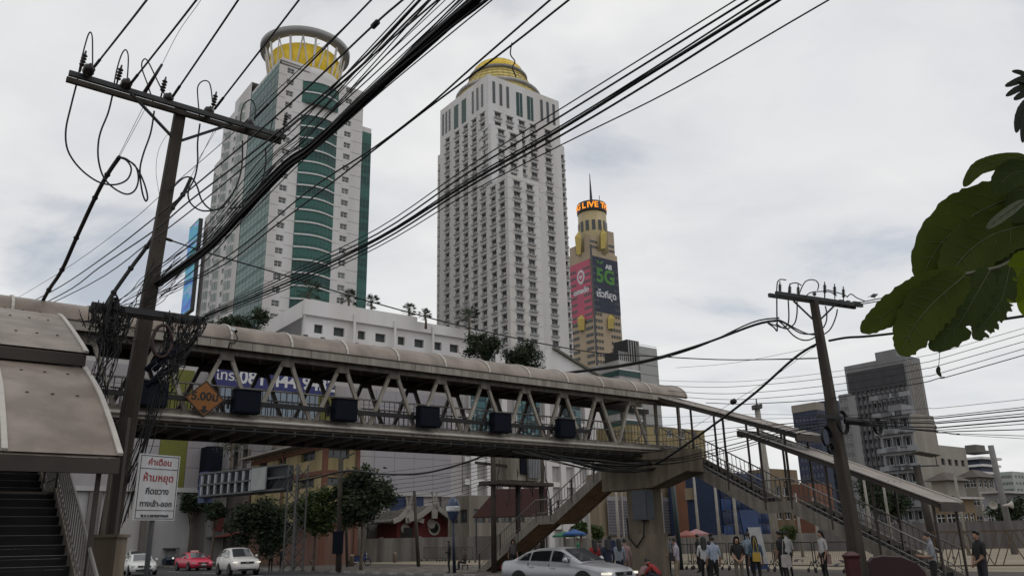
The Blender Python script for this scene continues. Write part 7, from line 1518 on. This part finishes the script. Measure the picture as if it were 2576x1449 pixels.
    return t, X, s
def finish_people():
    bpy.context.view_layer.update(); dg = bpy.context.evaluated_depsgraph_get()
    for o, t, X, segs, mats, hipz in PEOPLE:
        me = bpy.data.meshes.new_from_object(o.evaluated_get(dg)); old = o.data; bpy.data.objects.remove(o); bpy.data.meshes.remove(old)
        me.materials.clear()
        for m in mats: me.materials.append(m)
        for p in me.polygons:
            c = p.center; best, bi = 1e9, 1
            for a, b, r, mi in segs:
                ab = b-a; f = max(0, min(1, (c-a).dot(ab)/max(ab.length_squared, 1e-9))); d = (c-a-ab*f).length-r*.6
                if d < best: best, bi = d, mi
            p.material_index = bi; p.use_smooth = True
        zmin = min(v.co.z for v in me.vertices)
        place(me, 'body', Matrix.Translation(ZD*-zmin) @ X if abs(zmin) < .2 else X, t)
LB, GR, WH, BK, NV, RD = (.30, .34, .42), (.26, .27, .29), (.55, .55, .55), (.015, .015, .017), (.02, .025, .05), (.30, .03, .03)
ppl = [
 ('man in dark clothes looking at his phone beside the blue street lamp', 1130, 1362, 47., 100, 'phone2', BK, BK, 'long', 'short'),
 ('person in red top at the left of the crowd by the pier', 1494, 1364, 32., 30, 'stand', RD, BK, 'short', 'long'),
 ('person in dark jacket in the crowd left of the pier', 1508, 1354, 33.5, -20, 'stand', (.05, .045, .05), BK, 'long', 'short'),
 ('person with navy headscarf waiting left of the pier', 1527, 1363, 31.5, 10, 'stand', NV, (.05, .05, .06), 'long', 'scarf'),
 ('tall young man in white shirt with a backpack left of the pier', 1532, 1343, 36., -30, 'stand', WH, NV, 'short', 'short'),
 ('woman with long black hair and pale blue shirt left of the pier', 1555, 1350, 33., 15, 'stand', (.24, .27, .33), NV, 'long', 'long'),
 ('person in dusty pink clothes half hidden behind the pier', 1570, 1355, 33.5, 0, 'stand', (.30, .20, .19), (.20, .13, .12), 'long', 'short'),
 ('man in grey shirt and black trousers standing by the barriers', 1674, 1337, 37.5, 185, 'stand', (.26, .29, .33), BK, 'short', 'short'),
 ('man in lilac shirt and khaki shorts looking at his phone', 1698, 1352, 30., 65, 'phone2', (.38, .34, .40), (.26, .21, .15), 'short', 'short', True),
 ('person in black standing behind the students', 1753, 1346, 40., 60, 'stand', (.02, .02, .025), BK, 'long', 'short'),
 ('student in white blouse and black trousers with ponytail', 1768, 1351, 30.5, -10, 'clasp', WH, BK, 'short', 'long'),
 ('student in pale blue shirt seen from behind', 1791, 1358, 29.5, 5, 'stand', LB, BK, 'short', 'short'),
 ('person half hidden behind the student in pale blue', 1787, 1346, 37., 30, 'stand', (.05, .05, .06), BK, 'short', 'bun'),
 ('woman in black tee shirt and khaki trousers with clasped hands', 1852, 1357, 29.5, 178, 'clasp', BK, (.16, .14, .11), 'short', 'long'),
 ('person in dusty blue shirt left of the notice board', 1880, 1352, 31., 5, 'stand', (.20, .25, .30), BK, 'short', 'short'),
 ('woman with long dark hair and teal top beside the notice board', 1896, 1354, 29.5, -5, 'stand', (.06, .10, .14), BK, 'short', 'long'),
 ('man in black shirt and cap carrying a tote bag right of the notice board', 1961, 1349, 30., 40, 'arm', BK, BK, 'short', 'cap'),
 ('person in white shirt behind the man with the cap', 1977, 1352, 32.5, 20, 'stand', WH, BK, 'short', 'short'),
 ('woman with long black hair and white top carrying a pink shoulder bag', 2066, 1355, 30., 100, 'stand', (.48, .45, .46), BK, 'short', 'long'),
 ('man in grey tee shirt using his phone in front of the stair foot', 2334, 1338, 22., 70, 'phone2', (.24, .25, .27), BK, 'short', 'short'),
 ('man in black tee shirt with folded arms beyond the stair foot', 2456, 1341, 22., 95, 'clasp', BK, (.03, .03, .035), 'short', 'short'),
 ('man in green polo shirt behind the grey car', 1452, 1341, 48., 90, 'stand', (.03, .24, .13), BK, 'short', 'short'),
 ('person in brown standing under the far stairs', 1350, 1352, 52., 30, 'stand', (.07, .05, .045), BK, 'short', 'short'),
 ('person in dark shirt walking at the foot of the far stairs', 1290, 1362, 46., 200, 'walk', (.10, .09, .09), BK, 'short', 'long'),
 ('figure standing beside the white suv', 683, 1382, 62., 180, 'stand', (.2, .2, .2), BK, 'short', 'short'),
 ('figure in black under the street tree by the white suv', 711, 1377, 64., 170, 'stand', BK, BK, 'short', 'short')]
for a in ppl:
    lb, px, hy, Y, fc_, po, tp, lg_, sl_, hr = a[:10]; person(lb, px, hy, Y, fc_, po, tp, lg_, sl_, hr, len(a) > 10, z0=.13 if (Y > 24 or True) and U_(at(px, hy, Y)) > KU else 0.)
for lb, px, py, pose, tp, fc_ in (('person in dark clothes sitting with bags by the far stairs', 1170, 1432, 'sit', (.06, .04, .035), 110), ('left person of the pair sitting on the plaza', 966, 1409, 'sit', (.04, .04, .045), 200), ('right person of the pair sitting on the plaza', 1000, 1408, 'sit', (.12, .08, .07), 160)):
    g_ = gnd(px, py); h_ = proj(g_+ZD*1.2); person(lb, h_[0], h_[1], g_.y, fc_, pose, tp, (.03, .03, .035), 'long', 'short')
g_ = at(1640, 1395, 30.); person('person in bright red shirt crouching at the foot of the pier', 1648, 1392, 30., 60, 'squat', RD, (.05, .05, .06), 'short', 'short')
person('child in pale pink crouching beside the red shirted person', 1612, 1402, 30.4, -60, 'squat', (.30, .19, .19), (.1, .06, .06), 'short', 'long', height=1.5)
# low stools for the seated people
for px, py, lb in ((1170, 1432, 'low dark stool under the person by the far stairs'), (966, 1409, 'low stool under the left seated person'), (1000, 1408, 'low stool under the right seated person')):
    b = gnd(px, py); o = thing('stool', b, lb, 'stool', 'low stools'); MB().bx(b.x-.2, b.x+.2, b.y-.2, b.y+.2, b.z+.24, b.z+.29).build('seat', trim_m, o)
    for sx_ in (-.16, .16):
        for sy_ in (-.16, .16): MB().bx(b.x+sx_-.02, b.x+sx_+.02, b.y+sy_-.02, b.y+sy_+.02, b.z, b.z+.237).build('leg', trim_m, o)
def bag(label, px, py, Y, w_, h_, d_, c, name='shoulder_bag', strap=.5):
    p = at(px, py, Y); t = thing(name, p, label, 'bag'); m = cloth('bag_%.2f_%.2f' % c[:2], c); mb = MB(); prof = [(-.5, -.45), (-.35, -.5), (.35, -.5), (.5, -.45), (.46, .4), (.3, .5), (-.3, .5), (-.46, .4)]
    mb.prism([p+V((a*w_, 0, b*h_)) for a, b in prof], V((0, d_, 0))); mb.build('pouch', m, t); MB().tube(smooth([p+V((-w_*.3, d_*.5, h_*.45)), p+V((-.02, d_*.5, h_*.5+strap)), p+V((w_*.3, d_*.5, h_*.45))]), .012, 4).build('strap', m, t)
bag('dusty pink shoulder bag on the long haired woman in white', 2081, 1405, 29.9, .3, .36, .14, (.38, .24, .22)); bag('patterned white tote bag carried by the man in the cap', 1979, 1410, 29.6, .34, .42, .1, (.38, .35, .33)); bag('yellow pouch bag on the woman in teal', 1904, 1400, 29.2, .26, .3, .1, (.42, .28, .05)); bag('dark blue backpack on the tall young man in white', 1540, 1372, 35.7, .32, .45, .18, (.03, .04, .09), 'backpack', .06); bag('dark bag at the hip of the man in khaki shorts', 1690, 1400, 29.8, .2, .28, .1, (.03, .025, .03)); bag('grey plastic bag held by the long haired woman left of the pier', 1549, 1398, 32.6, .34, .34, .12, (.25, .27, .30), 'plastic_bag', .08)
finish_people()
finish_texts()
